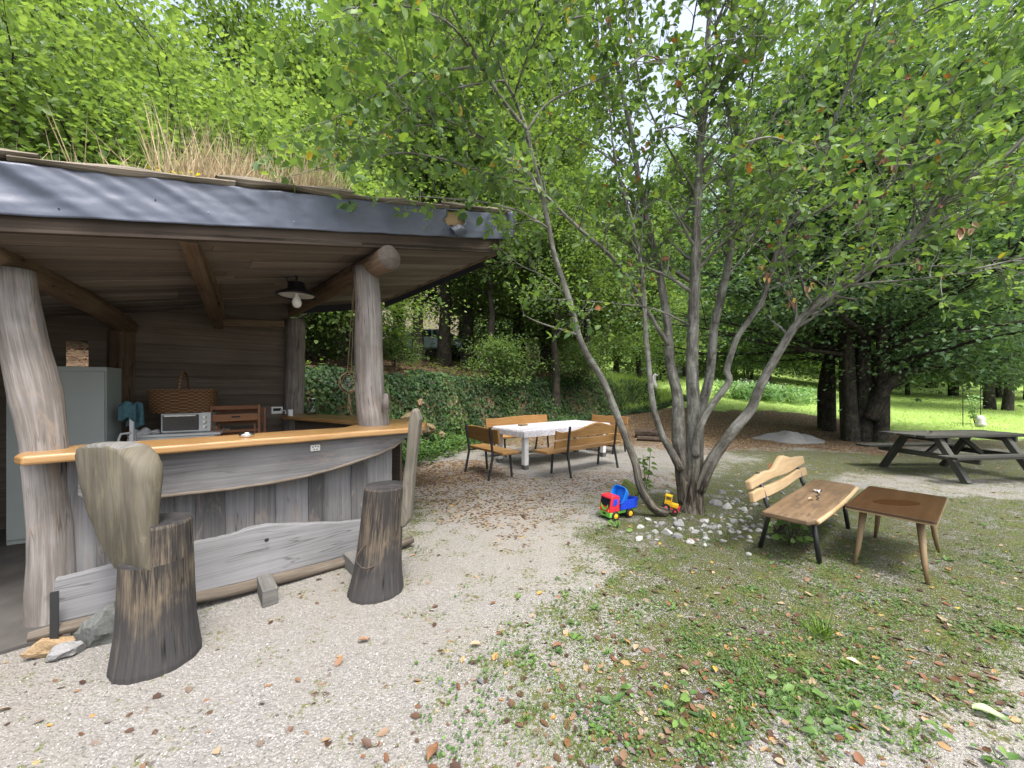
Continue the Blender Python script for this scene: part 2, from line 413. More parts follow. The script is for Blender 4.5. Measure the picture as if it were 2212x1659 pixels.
def wicker():
    m, nt, out = newmat('brown_wicker'); uv = nd(nt, 'TexCoord').outputs['UV']
    w = nd(nt, 'TexWave', {'Vector': scaled(nt, uv, (1, 2.6, 1)), 'Scale': 1.6, 'Distortion': .4, 'Detail': 2.}, wave_type='BANDS', bands_direction='Y').outputs['Fac']
    c = nd(nt, 'TexChecker', {'Vector': scaled(nt, uv, (44, 13, 1)), 'Scale': 1.0}).outputs['Fac']
    f = mth(nt, 'ADD', mth(nt, 'MULTIPLY', w, .5), mth(nt, 'MULTIPLY', c, .4))
    finish(nt, out, ramp(nt, f, [(.1, (.045, .02, .009)), (.5, (.14, .07, .03)), (.9, (.25, .14, .065))]), .7, f, .8, .01); return m
M['wicker'] = wicker()
def cloth():
    m, nt, out = newmat('patterned_white_oilcloth'); oc = nd(nt, 'TexCoord').outputs['Object']
    v = nd(nt, 'TexVoronoi', {'Vector': oc, 'Scale': 30., 'Randomness': .8})
    f = v.outputs['Distance']; w = noise(nt, oc, 45., 3, .6)
    f = mth(nt, 'ADD', f, mth(nt, 'MULTIPLY', mth(nt, 'SUBTRACT', w, .5), .5))
    c = ramp(nt, f, [(.22, (.36, .35, .38)), (.36, (.38, .36, .39)), (.4, (.55, .545, .58)), (1, (.55, .545, .58))])
    finish(nt, out, c, .35, spec=.45); return m
M['cloth'] = cloth()
def film():
    m, nt, out = newmat('black_roofing_film'); oc = nd(nt, 'TexCoord').outputs['Object']
    f = noise(nt, oc, 2.2, 4, .6); g = noise(nt, oc, 26., 3, .6)
    c = ramp(nt, f, [(.3, (.066, .078, .112)), (.7, (.098, .114, .155))])
    r = ramp(nt, g, [(.3, .42), (.7, .52)])
    b = finish(nt, out, c, .46, mth(nt, 'ADD', f, mth(nt, 'MULTIPLY', g, .12)), .35, .03, .5)
    return m
M['film'] = film()
M['darkfilm'] = plain('black_roofing_edge', (.014, .015, .019), .6, .3, var=.2)

M['bark'] = barkmat('grey_willow_bark', (.05, .046, .039), (.135, .13, .112), (.27, .27, .24), 4.2, lichen=(.2, .22, .18), rings=True, bs=.8, furrow=[(.38, (.014, .011, .008)), (.5, (.06, .05, .038)), (.63, (.19, .17, .135))])
M['barkbase'] = barkmat('furrowed_willow_bark', (.04, .03, .022), (.15, .12, .09), (.3, .26, .2), 5., lichen=(.19, .2, .13), bs=1.0)
M['barkdark'] = barkmat('dark_wood_bark', (.012, .011, .009), (.035, .03, .024), (.08, .068, .052), 5., lichen=(.035, .05, .018), bs=.8)
M['barkbrown'] = barkmat('brown_trunk_bark', (.03, .022, .015), (.085, .06, .04), (.15, .11, .08), 5., bs=.8)
M['leaf_near'] = leafmat('willow_leaf', [(0, (.05, .1, .042)), (.35, (.105, .19, .062)), (.75, (.18, .285, .085)), (.9, (.24, .35, .055)), (.93, (.42, .35, .06)), (.965, (.3, .13, .045)), (1, (.24, .1, .05))], .42)
M['leaf_bright'] = leafmat('hazel_leaf', [(0, (.055, .11, .036)), (.45, (.122, .2, .058)), (.85, (.205, .3, .09)), (1, (.32, .4, .13))], .5, (1.5, 1.45, .75))
M['leaf_mid'] = leafmat('maple_leaf', [(0, (.05, .092, .036)), (.5, (.1, .17, .056)), (.9, (.17, .25, .085)), (1, (.26, .32, .1))], .5)
M['leaf_dark'] = leafmat('hornbeam_leaf', [(0, (.04, .088, .048)), (.5, (.088, .165, .08)), (.9, (.15, .24, .115)), (1, (.21, .3, .12))], .46, (1.4, 1.4, .6))
M['leaf_yellow'] = leafmat('yellowing_leaf', [(0, (.16, .18, .02)), (.5, (.4, .36, .03)), (1, (.6, .5, .05))], .45)
M['ivy'] = leafmat('ivy_leaf', [(0, (.016, .04, .014)), (.5, (.038, .08, .024)), (.88, (.075, .135, .036)), (1, (.14, .21, .05))], .28, spec=.2)
M['weed'] = leafmat('weed_leaf', [(0, (.035, .08, .026)), (.5, (.075, .15, .04)), (1, (.15, .25, .06))], .3)
M['grassblade'] = leafmat('grass_blade', [(0, (.05, .1, .02)), (.5, (.11, .2, .035)), (1, (.24, .34, .08))], .35)
M['lawnblade'] = leafmat('lawn_blade', [(0, (.17, .27, .055)), (.5, (.27, .41, .095)), (1, (.42, .56, .18))], .45)
M['straw'] = leafmat('dry_straw', [(0, (.24, .18, .1)), (.5, (.42, .33, .2)), (1, (.6, .5, .34))], .25, (1.1, 1.1, 1.))
M['litter'] = leafmat('fallen_leaf', [(0, (.05, .03, .022)), (.25, (.1, .055, .034)), (.45, (.17, .08, .042)), (.6, (.21, .14, .085)), (.75, (.11, .115, .13)), (.86, (.3, .23, .15)), (.95, (.34, .17, .05)), (1, (.4, .29, .07))], .1)
M['violet'] = leafmat('violet_petal', [(0, (.22, .14, .5)), (1, (.42, .32, .75))], .3, (1.1, 1., 1.2))
M['petal'] = leafmat('white_petal', [(0, (.7, .7, .72)), (1, (.85, .85, .85))], .3, (1., 1., 1.))
M['fernleaf'] = leafmat('pale_fern_leaf', [(0, (.1, .2, .07)), (.5, (.2, .34, .14)), (1, (.4, .52, .3))], .35, (1.2, 1.3, .8))

def groundmat():
    m, nt, out = newmat('yard_ground')
    pos = nd(nt, 'TexCoord').outputs['Object']
    za = nd(nt, 'VertexColor', None, layer_name='zone'); zb = nd(nt, 'VertexColor', None, layer_name='zone_far')
    sa = nd(nt, 'SeparateColor', {'Color': za.outputs[0]}); sb = nd(nt, 'SeparateColor', {'Color': zb.outputs[0]})
    moss, lit, lawn = sa.outputs; rock, forest, wet = sb.outputs
    v1 = nd(nt, 'TexVoronoi', {'Vector': pos, 'Scale': 90., 'Randomness': 1.})
    v2 = nd(nt, 'TexVoronoi', {'Vector': pos, 'Scale': 210., 'Randomness': 1.})
    r1 = nd(nt, 'SeparateColor', {'Color': v1.outputs['Color']}).outputs[0]
    r2 = nd(nt, 'SeparateColor', {'Color': v2.outputs['Color']}).outputs[1]
    peb = ramp(nt, mth(nt, 'ADD', mth(nt, 'MULTIPLY', r1, .5), mth(nt, 'MULTIPLY', r2, .5)),
               [(.12, (.1, .096, .09)), (.3, (.16, .155, .147)), (.55, (.23, .224, .214)), (.8, (.3, .294, .284)), (.95, (.47, .465, .455))])
    edge = mapr(nt, v1.outputs['Distance'], .35, .75, 0, .45)
    peb = mix(nt, edge, peb, (.13, .12, .105))
    big = noise(nt, pos, .8, 5, .6, .3); med = noise(nt, pos, 4.2, 5, .65); fin = noise(nt, pos, 38., 4, .7); fin2 = noise(nt, pos, 120., 3, .7)
    sand = mix(nt, fin2, (.15, .143, .131), (.275, .265, .248))
    peb = mix(nt, mapr(nt, med, .4, .6, .1, .65), peb, sand)
    peb = mix(nt, mapr(nt, big, .4, .62, 0, .45), peb, (.2, .182, .155))
    peb = mix(nt, wet, peb, (.28, .26, .225))
    # moss and short weeds
    mm = mth(nt, 'ADD', mth(nt, 'MULTIPLY', moss, .85), mth(nt, 'ADD', mth(nt, 'MULTIPLY', mth(nt, 'SUBTRACT', med, .5), 2.0), mth(nt, 'MULTIPLY', mth(nt, 'SUBTRACT', fin, .5), 3.2)))
    mf = mapr(nt, mm, .34, .66)
    mcol = ramp(nt, mth(nt, 'ADD', mth(nt, 'MULTIPLY', fin, .6), mth(nt, 'MULTIPLY', med, .4)), [(.3, (.018, .016, .011)), (.45, (.04, .04, .016)), (.57, (.078, .094, .02)), (.7, (.145, .165, .036))])
    mcol = mix(nt, mapr(nt, fin2, .4, .7, 0, .5), mcol, (.04, .042, .02))
    speck = mapr(nt, mth(nt, 'ADD', mth(nt, 'ADD', r2, mth(nt, 'MULTIPLY', fin2, .3)), mth(nt, 'MULTIPLY', mth(nt, 'SUBTRACT', med, .5), -.5)), 1.02, 1.1)
    mcol = mix(nt, speck, mcol, (.27, .265, .255))
    col = mix(nt, mf, peb, mcol)
    # leaf litter
    lv = nd(nt, 'TexVoronoi', {'Vector': pos, 'Scale': 36., 'Randomness': 1.})
    lr = nd(nt, 'SeparateColor', {'Color': lv.outputs['Color']}).outputs
    lcol = ramp(nt, lr[0], [(0, (.03, .02, .014)), (.35, (.08, .048, .03)), (.7, (.145, .085, .05)), (.92, (.24, .17, .1)), (1, (.36, .26, .08))])
    lm = mth(nt, 'ADD', mth(nt, 'MULTIPLY', lit, .96), mth(nt, 'ADD', mth(nt, 'MULTIPLY', mth(nt, 'SUBTRACT', med, .5), 1.4), mth(nt, 'MULTIPLY', mth(nt, 'SUBTRACT', lr[1], .5), .9)))
    col = mix(nt, mapr(nt, lm, .48, .6), col, lcol)
    # lawn
    gcol = ramp(nt, mth(nt, 'ADD', mth(nt, 'MULTIPLY', fin, .5), mth(nt, 'MULTIPLY', med, .5)), [(.3, (.14, .21, .05)), (.5, (.24, .35, .085)), (.7, (.36, .47, .16))])
    lw = mapr(nt, mth(nt, 'ADD', lawn, mth(nt, 'MULTIPLY', mth(nt, 'SUBTRACT', med, .5), .8)), .42, .6)
    col = mix(nt, lw, col, gcol)
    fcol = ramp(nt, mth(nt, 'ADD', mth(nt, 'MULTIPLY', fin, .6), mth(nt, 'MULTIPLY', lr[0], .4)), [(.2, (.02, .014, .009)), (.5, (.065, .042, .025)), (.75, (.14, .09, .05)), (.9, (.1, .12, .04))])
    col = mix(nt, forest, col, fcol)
    rcol = ramp(nt, mth(nt, 'ADD', mth(nt, 'MULTIPLY', med, .6), mth(nt, 'MULTIPLY', fin, .4)), [(.32, (.045, .034, .023)), (.5, (.17, .125, .07)), (.68, (.32, .26, .17))])
    col = mix(nt, rock, col, rcol)
    h = mth(nt, 'ADD', mth(nt, 'MULTIPLY', v1.outputs['Distance'], -.6), mth(nt, 'ADD', mth(nt, 'MULTIPLY', fin, .8), mth(nt, 'MULTIPLY', med, 1.)))
    finish(nt, out, col, .88, h, .75, .016, .22); return m
M['ground'] = groundmat()
# ---------------------------------------------------------------- ground sheet, cut into yard, lawn and hillside
def vnoise(x, y, f, seed=0):
    a = np.sin(x*f*1.3+seed)*np.cos(y*f*1.1-seed*2)+.6*np.sin(x*f*2.7+y*f*1.9+seed*3)+.4*np.sin(-x*f*4.3+y*f*5.1+seed)+.25*np.sin(x*f*9.7+seed)*np.sin(y*f*8.9)
    return a/2.25
def ell(x, y, cx, cy, rx, ry, rot=0.):
    c, s_ = math.cos(rot), math.sin(rot); dx, dy = x-cx, y-cy
    return np.sqrt(((dx*c+dy*s_)/rx)**2+((-dx*s_+dy*c)/ry)**2)
def seg_d(x, y, pts):
    best = np.full(np.shape(x), 1e9)
    for (ax, ay), (bx, by) in zip(pts[:-1], pts[1:]):
        vx, vy = bx-ax, by-ay; k = np.clip(((x-ax)*vx+(y-ay)*vy)/(vx*vx+vy*vy), 0, 1)
        best = np.minimum(best, np.hypot(x-ax-k*vx, y-ay-k*vy))
    return best
TREE = Vector((2.3, 4.95, 0))
def zones(x, y):
    s = .7*x+.714*y; t = -.714*x+.7*y
    n = vnoise(x, y, 1.1, 1)*.35+vnoise(x, y, 3.3, 4)*.18
    # pale gravel: the path from the foreground to the tables, the front right corner, and the patch under the picnic table
    path = seg_d(x, y, [(-3.5, -1), (-1.1, 1.2), (-.62, 2.4), (-.42, 3.6), (-.1, 5.2), (.9, 7.2), (2.6, 8.4), (3.6, 9.2)])
    pw = .5+.3*sm((3-y)/2)+1.0*sm((2.0-y)/1.)+.5*sm((y-5)/2)
    g1 = 1-sm((path-pw+.25+n*1.6)/1.7)
    g2 = 1-sm((ell(x, y, .7, 8.0, 2.6, 1.9, .6)-1+n)/.6)
    g3 = 1-sm((y-(1.34+.2*np.maximum(0, x-.6))+n*.7)/.55)
    g3 = g3*sm((x+.5)/.5)
    g4 = .75*(1-sm((ell(x, y, 6.8, 6.2, 1.5, .55, -.05)-1+n*1.4)/.6))
    g5 = .0*(1-sm((ell(x, y, 5.6, 4.6, .9, 1.1, 0)-1+n)/.5))
    g6 = 1-sm((seg_d(x, y, [(1.5, 11.1), (6, 10.3), (10, 9.8), (14, 9)])-.42+n*.5)/.4)
    grav = np.clip(np.maximum.reduce([g1, g2, g3, g4, g5, g6*.7]), 0, 1)
    moss = .15+.95*(1-grav)
    moss = np.where(s < 2.2+0*x, moss*1., moss)
    left = sm((-(x+.55))/.7)*sm((3.9-y)/.8)           # in front of the bar it is bare gravel
    moss = moss*(1-.8*left)
    lit = np.maximum.reduce([
        .5*(1-sm((ell(x, y, -.6, 6.2, .9, 1.4, .5)-1+n)/.7)),
        .8*(1-sm((ell(x, y, -1.2, 7.2, .9, .9, .5)-1+n)/.5)),
        .95*(1-sm((ell(x, y, 8.2, 14.0, 5.6, 4.0, .1)-1+n*.6)/.25)),
        .8*(1-sm((ell(x, y, 3.2, 12.2, 3.6, 2.0, .1)-1+n)/.4)),
        .4*(1-sm((ell(x, y, 1.2, 6.4, 1.2, .6, .3)-1+n)/.6)),
        .36*sm((y-8)/4)])
    lawn = sm((y-(16.3+.0*x)+n*2.)/1.4)*sm((x-3.2-.15*(y-17))/3)
    lawn = np.maximum(lawn, sm((x-12.5+n)/2)*sm((y-10.5+n)/1.8))
    lit = lit*(1-lawn)
    foot = 7.35+1.2*sm((s-4)/3)-1.2*sm((s-11)/5)
    forest = sm((t-foot-.5+n)/.7)*(1-lawn)*(1-.9*sm((s-19)/5))
    rock = .75*sm((t-foot+.1)/.3)*(1-sm((t-foot-.95+n)/.3))*sm((s-2.5)/1)*(1-sm((s-8.2+n*2)/2))
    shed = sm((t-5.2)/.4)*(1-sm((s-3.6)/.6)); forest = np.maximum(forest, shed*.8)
    wet = sm((s-1)/3)*sm((5-s)/2)*.4
    return moss, lit, lawn, rock, forest, wet, t-foot
def axis_(segs):
    a = []
    for lo, hi, st in segs: a += list(np.arange(lo, hi, st))
    return np.array(a+[segs[-1][1]])
gx = axis_([(-150, -50, 12), (-50, -14, 2), (-14, -6, .4), (-6, 10, .12), (10, 24, .35), (24, 60, 1.5), (60, 200, 12)])
gy = axis_([(-40, -4, 4), (-4, 0, .5), (0, 10, .12), (10, 26, .3), (26, 60, 1.2), (60, 220, 12)])
XX, YY = np.meshgrid(gx, gy, indexing='ij')
ZZ = hgt(XX, YY)
zm = zones(XX, YY)
off = zm[6]
cx_ = .25*(off[:-1, :-1]+off[1:, :-1]+off[:-1, 1:]+off[1:, 1:])
lw_ = .25*(zm[2][:-1, :-1]+zm[2][1:, :-1]+zm[2][:-1, 1:]+zm[2][1:, 1:])
hill_sel = (cx_ > -.05) & (lw_ < .5); lawn_sel = (~hill_sel) & (lw_ >= .5); yard_sel = ~(hill_sel | lawn_sel)
def ground_piece(name, sel):
    ny = len(gy); ii, jj = np.nonzero(sel)
    idx = ii*ny+jj
    q = np.stack([idx, idx+ny, idx+ny+1, idx+1], 1)
    used, inv = np.unique(q.reshape(-1), return_inverse=True)
    me = bpy.data.meshes.new(name)
    co = np.stack([XX.reshape(-1)[used], YY.reshape(-1)[used], ZZ.reshape(-1)[used]], 1).astype(np.float32)
    me.vertices.add(len(used)); me.vertices.foreach_set('co', co.reshape(-1))
    nf = len(q); me.loops.add(nf*4); me.loops.foreach_set('vertex_index', inv.astype(np.int32).reshape(-1))
    me.polygons.add(nf); me.polygons.foreach_set('loop_start', (np.arange(nf)*4).astype(np.int32)); me.polygons.foreach_set('loop_total', np.full(nf, 4, dtype=np.int32))
    me.polygons.foreach_set('use_smooth', np.ones(nf, dtype=bool))
    me.update(calc_edges=True)
    for an, chans in (('zone', zm[0:3]), ('zone_far', zm[3:6])):
        at_ = me.color_attributes.new(an, 'FLOAT_COLOR', 'POINT')
        c = np.ones((len(used), 4), dtype=np.float32)
        for k in range(3): c[:, k] = chans[k].reshape(-1)[used]
        at_.data.foreach_set('color', c.reshape(-1))
    me.materials.append(M['ground'])
    o = bpy.data.objects.new(name, me); COL.objects.link(o); o['kind'] = 'structure'; return o
tag(ground_piece('gravel_yard', yard_sel), 'pale gravel yard with moss, weeds and fallen leaves', 'ground')
tag(ground_piece('lawn', lawn_sel), 'bright green sloping lawn behind the trees', 'lawn')
tag(ground_piece('hillside', hill_sel), 'steep wooded bank of rock and leaf mould behind the bar', 'hillside')

# ---------------------------------------------------------------- scatter on the ground
def scatter_px(n, x0, x1, y0, y1, seed, power=1.0):
    """random ground points spread evenly over part of the view, so that near ground gets more of them"""
    r = np.random.default_rng(seed)
    px = r.uniform(x0, x1, n); py = y0+(y1-y0)*r.random(n)**power
    d = CH*F/(py-HZ); x = (px-1106)/F*d
    return x, d
def scatter_xy(n, x0, x1, y0, y1, seed):
    r = np.random.default_rng(seed); return r.uniform(x0, x1, n), r.uniform(y0, y1, n)
BAR_A = Vector((-3.0, 2.35, 0)); BAR_T = Vector((-1.075, 4.02, 0))
BU = (BAR_T-BAR_A).normalized(); BN = Vector((-BU.y, BU.x, 0))
def outside_shed(x, y, m=0.):
    t = (x-BAR_A.x)*BN.x+(y-BAR_A.y)*BN.y; k = (x-BAR_A.x)*BU.x+(y-BAR_A.y)*BU.y
    return ~((t > .1+m) & (k < 2.7))
def flat_leaves(name, x, y, lmin, lmax, mat, tone, seed, lift=.006, tilt=.35, wr=.55, six=True, z=None):
    r = np.random.default_rng(seed); N = len(x)
    zz = (hgt(x, y) if z is None else z)+lift
    pos = np.stack([x, y, zz], 1)
    a = r.uniform(0, 6.283, N); d = np.stack([np.cos(a), np.sin(a), r.normal(0, tilt*.5, N)], 1)
    nn = nrmz(np.stack([r.normal(0, tilt, N), r.normal(0, tilt, N), np.ones(N)], 1))
    L = r.uniform(lmin, lmax, N)
    return leaf_mesh(name, pos, d, nn, L, L*wr*r.uniform(.8, 1.2, N), tone, mat, .12, six)

# fallen leaves
x1, y1 = scatter_px(4300, -250, 2450, 930, 1680, 3, .75)
x2, y2 = scatter_xy(9500, -3, 16, 4.6, 17, 4)
z1 = zones(x2, y2); keep = (NR.random(len(x2)) < .24+z1[1]*.9) & (z1[2] < .5)
x2, y2 = x2[keep], y2[keep]
xx = np.concatenate([x1, x2]); yy = np.concatenate([y1, y2])
k = outside_shed(xx, yy); xx, yy = xx[k], yy[k]
zz_ = zones(xx, yy); dens = NR.random(len(xx)) < .035+.8*zz_[0]+.6*zz_[1]
xx, yy = xx[dens], yy[dens]
tn = NR.random(len(xx))**1.15; tn = np.where((yy > 6) & (NR.random(len(xx)) < .25), NR.uniform(.84, 1, len(xx)), tn)
o = obj_of(flat_leaves('fallen_leaves', xx, yy, .022, .062, M['litter'], tn, 5), 'fallen_leaves')
tag(o, 'brown, tan and yellow fallen leaves scattered over the yard', 'fallen leaves', kind='stuff')

# leaf mould on the hill
x, y = scatter_xy(16000, -14, 8, 4, 26, 8)
z_ = zones(x, y); k = (z_[6] > .9) & (z_[4] > .4); x, y = x[k], y[k]
o = obj_of(flat_leaves('forest_leaf_litter', x, y, .06, .13, M['litter'], NR.random(len(x))*.42, 6, .02, .5), 'forest_leaf_litter')
tag(o, 'brown dead leaves covering the shaded slope above the bank', 'leaf litter', kind='stuff')

# small stones on the gravel
def pebbles(name, x, y, size, tone, seed):
    r = np.random.default_rng(seed); N = len(x)
    base = np.array([(1, 0, 0), (0, 1, 0), (-1, 0, 0), (0, -1, 0), (0, 0, .7), (0, 0, -.6), (.6, .6, .35), (-.6, -.5, .4)], float)[:6]
    faces = np.array([(0, 1, 4), (1, 2, 4), (2, 3, 4), (3, 0, 4), (1, 0, 5), (2, 1, 5), (3, 2, 5), (0, 3, 5)])
    V = base[None]*(size[:, None, None])*r.uniform(.6, 1.2, (N, 6, 3))
    a = r.uniform(0, 6.28, N); c, s_ = np.cos(a)[:, None], np.sin(a)[:, None]
    X = V[:, :, 0]*c-V[:, :, 1]*s_; Y = V[:, :, 0]*s_+V[:, :, 1]*c
    V = np.stack([X+x[:, None], Y+y[:, None], V[:, :, 2]+hgt(x, y)[:, None]+size[:, None]*.3], 2).astype(np.float32)
    q = (np.arange(N)[:, None, None]*6+faces[None]).reshape(-1); nf = N*8
    me = bpy.data.meshes.new(name); me.vertices.add(N*6); me.vertices.foreach_set('co', V.reshape(-1))
    me.loops.add(len(q)); me.loops.foreach_set('vertex_index', q.astype(np.int32)); me.polygons.add(nf)
    me.polygons.foreach_set('loop_start', (np.arange(nf)*3).astype(np.int32)); me.polygons.foreach_set('loop_total', np.full(nf, 3, dtype=np.int32))
    me.update(calc_edges=True)
    at_ = me.attributes.new('tone', 'FLOAT', 'FACE'); at_.data.foreach_set('value', np.repeat(tone, 8).astype(np.float32))
    return me
def pebmat():
    m, nt, out = newmat('pebble_stone'); t = nd(nt, 'Attribute', None, attribute_name='tone').outputs['Fac']
    finish(nt, out, ramp(nt, t, [(0, (.08, .078, .075)), (.2, (.16, .155, .147)), (.5, (.27, .265, .256)), (.8, (.4, .395, .385)), (1, (.58, .575, .565))]), .85, spec=.2); return m
M['pebble'] = pebmat()
x, y = scatter_px(15000, -250, 2450, 990, 1700, 21, .6)
k = outside_shed(x, y); x, y = x[k], y[k]
z_ = zones(x, y); k = NR.random(len(x)) < .8-.68*z_[0]; x, y = x[k], y[k]
sz = NR.uniform(.002, .0052, len(x))*(1+(NR.random(len(x)) < .03)*1.1)
me = pebbles('gravel', x, y, sz, NR.random(len(x)), 22); me.materials.append(M['pebble'])
tag(obj_of(me, 'gravel'), 'loose pale gravel stones on the yard', 'gravel', kind='stuff')

# low weeds: clover, plantain and grass tufts in the mossy parts
def weeds(name, x, y, nl, lmin, lmax, mat, seed, up=.5, wr=.6, h=.0, spread=.03):
    r = np.random.default_rng(seed); N = len(x)
    X = np.repeat(x, nl)+r.normal(0, spread, N*nl); Y = np.repeat(y, nl)+r.normal(0, spread, N*nl)
    a = r.uniform(0, 6.283, N*nl); d = np.stack([np.cos(a), np.sin(a), r.uniform(up*.2, up, N*nl)], 1)
    nn = np.stack([r.normal(0, .3, N*nl), r.normal(0, .3, N*nl), np.ones(N*nl)], 1)
    L = r.uniform(lmin, lmax, N*nl)*np.repeat(r.uniform(.7, 1.3, N), nl)
    return leaf_mesh(name, np.stack([X, Y, hgt(X, Y)+.004+h*r.random(N*nl)], 1), d, nn, L, L*wr, np.clip(np.repeat(r.random(N), nl)*.6+r.random(N*nl)*.4, 0, 1), mat, .15, True)
x, y = scatter_px(6400, 900, 2500, 985, 1640, 31, .7)
z_ = zones(x, y); clump = vnoise(x, y, 2.4, 9)+.5*vnoise(x, y, 6., 2)
k = (NR.random(len(x)) < z_[0]*1.1-.1) & (clump+NR.normal(0, .25, len(x)) > .05) & (z_[2] < .4); x, y = x[k], y[k]
tag(obj_of(weeds('clover_ground_cover', x, y, 6, .009, .021, M['weed'], 32, .7, .75, .012, .028), 'clover_ground_cover'), 'small green clover and weed leaves in the moss', 'ground cover', kind='stuff')
x, y = scatter_px(120, 1000, 2500, 1010, 1640, 33, .7)
z_ = zones(x, y); k = NR.random(len(x)) < z_[0]*.9-.05; x, y = x[k], y[k]
tag(obj_of(weeds('plantain_weeds', x, y, 6, .03, .06, M['weed'], 34, .7, .36, .0, .01), 'plantain_weeds'), 'broad-leaved plantain weeds growing in the gravel and moss', 'weeds', kind='stuff')
def blades(name, x, y, nb, hmin, hmax, wid, mat, seed, lean=.5, spread=.05, z=None):
    r = np.random.default_rng(seed); N = len(x)
    X = np.repeat(x, nb)+r.normal(0, spread, N*nb); Y = np.repeat(y, nb)+r.normal(0, spread, N*nb)
    d = np.stack([r.normal(0, lean, N*nb), r.normal(0, lean, N*nb), np.ones(N*nb)], 1)
    nn = np.stack([r.normal(0, 1, N*nb), r.normal(0, 1, N*nb), r.normal(0, .2, N*nb)], 1)
    L = r.uniform(hmin, hmax, N*nb); Z = (hgt(X, Y) if z is None else np.repeat(z, nb))
    return leaf_mesh(name, np.stack([X, Y, Z], 1), d, nn, L, np.full(N*nb, wid)*r.uniform(.7, 1.3, N*nb), r.random(N*nb), mat, .1, True)
x, y = scatter_px(4600, 900, 2500, 1000, 1660, 35, .7)
z_ = zones(x, y); k = (NR.random(len(x)) < z_[0]) & (vnoise(x, y, 3.1, 5) > .0) & (z_[2] < .4); x, y = x[k], y[k]
tag(obj_of(blades('grass', x, y, 7, .02, .055, .0028, M['grassblade'], 36, .6, .02), 'grass'), 'thin short grass growing through the moss', 'grass', kind='stuff')
x, y = scatter_xy(52000, 5, 60, 13, 52, 37)
z_ = zones(x, y); k = (z_[2] > .35) & (y < 16+NR.random(len(x))*34); x, y = x[k], y[k]
tag(obj_of(blades('lawn_grass', x, y, 3, .05, .12, .012, M['lawnblade'], 38, .6, .12), 'lawn_grass'), 'bright mown grass blades of the lawn', 'grass', kind='stuff')
# ---------------------------------------------------------------- the bar pavilion
SU = Vector((.70, .714, 0)); SN = Vector((-.714, .70, 0)); SO = Vector((-3.16, 2.65, 0))
def S(s, t, z=0.): return SO+SU*s+SN*t+Vector((0, 0, z))
FR = Vector((-.13, 5.28, 0))
def Rf(q, t, dz=0.):
    """q metres leftwards along the eaves from the right corner, t metres towards the back, dz above the ceiling boards"""
    v = FR-SU*q+SN*t; v.z = 3.44-.215*q-.045*t+dz; return v
pav = thing('bar_pavilion', 'open timber bar hut on log posts under a grass-grown roof edged with black film', 'bar hut', (-2.6, 4.4, 0))
# posts
def post(pts, rad, seed, n=20):
    b = MB(); fine = []; rr = []
    m = 16
    for i in range(m+1):
        f = i/m*(len(pts)-1); k = min(int(f), len(pts)-2); w = f-k
        p0 = pts[max(k-1, 0)]; p1 = pts[k]; p2 = pts[k+1]; p3 = pts[min(k+2, len(pts)-1)]
        fine.append(.5*((2*p1)+(p2-p0)*w+(2*p0-5*p1+4*p2-p3)*w*w+(3*p1-p0-3*p2+p3)*w**3)); rr.append(rad[k]*(1-w)+rad[k+1]*w)
    b.tube(fine, rr, n, .09, seed); return b
b = post([P(112, 1420, 2.62), P(114, 1250, 2.63), P(112, 1100, 2.64), P(97, 960, 2.65), P(78, 850, 2.65), P(50, 740, 2.66), P(32, 650, 2.66), P(26, 585, 2.66)], [.125, .12, .115, .112, .122, .118, .115, .112], 1)
tag(b.build('post', M['post'], pav, smooth=True), 'leaning crooked log post at the near corner of the bar')
b = post([P(813, 1170, 4.33), P(812, 1000, 4.33), P(806, 900, 4.33), P(800, 860, 4.33), P(797, 760, 4.33), P(796, 680, 4.33), P(790, 580, 4.33)], [.165, .165, .172, .155, .15, .145, .14], 2)
b.tube([P(833, 884, 4.2), P(834, 850, 4.2)], [.05, .02], 8, .2, 3)
tag(b.build('post', M['post'], pav, smooth=True), 'smooth log post standing through the counter corner')
b = post([P(634, 1070, 6.25), P(634, 900, 6.25), P(637, 800, 6.25), P(637, 690, 6.25)], [.155, .15, .145, .14], 4)
b.build('post', M['post'], pav, smooth=True)
b = MB(); e = P(263, 712, 4.85); b.bar((e.x, e.y, 0), e, .19, .19, (0, 1, 0), .4)
b.build('post', M['beam'], pav, bevel=.03, segs=3)
# log beams
def log(a, c, r0, r1, seed, bend=0., n=18):
    b = MB(); a, c = Vector(a), Vector(c); pts = []; rr = []
    for i in range(9):
        w = i/8; p = a.lerp(c, w); p.z += bend*math.sin(math.pi*w); pts.append(p); rr.append(r0*(1-w)+r1*w)
    b.tube(pts, rr, n, .06, seed, mi=0, capmi=1); return b
M['endgrain'] = wood('grey_end_grain', (.04, .035, .03), (.12, .1, .085), (.2, .18, .16), .85, (9, 9), bs=.5)
a = S(2.31, -.42, 3.02); a = P(842, 556, 4.03); c = P(625, 672, 6.5)
o = log(a, c, .125, .11, 5).build('beam', [M['beam'], M['endgrain']], pav, smooth=True)
a = P(-95, 525, 2.32); c = P(290, 716, 5.15)
log(a, c, .105, .1, 6, .07).build('beam', [M['beam'], M['endgrain']], pav, smooth=True)
b = MB(); f1 = P(406, 507, 2.98); f2 = P(472, 700, 5.5)
b.bar(f1, f2, .115, .14, tone=.45); b.build('rafter', M['beam'], pav, bevel=.008)
b = MB(); b.bar(P(432, 517, 3.25), P(484, 690, 5.5), .06, .12, tone=.6); b.build('rafter', M['beam'], pav, bevel=.008)
b = MB(); b.bar(P(478, 697, 5.3), P(612, 700, 5.95), .1, .1, tone=.5); b.build('wall_plate', M['beam'], pav, bevel=.01)
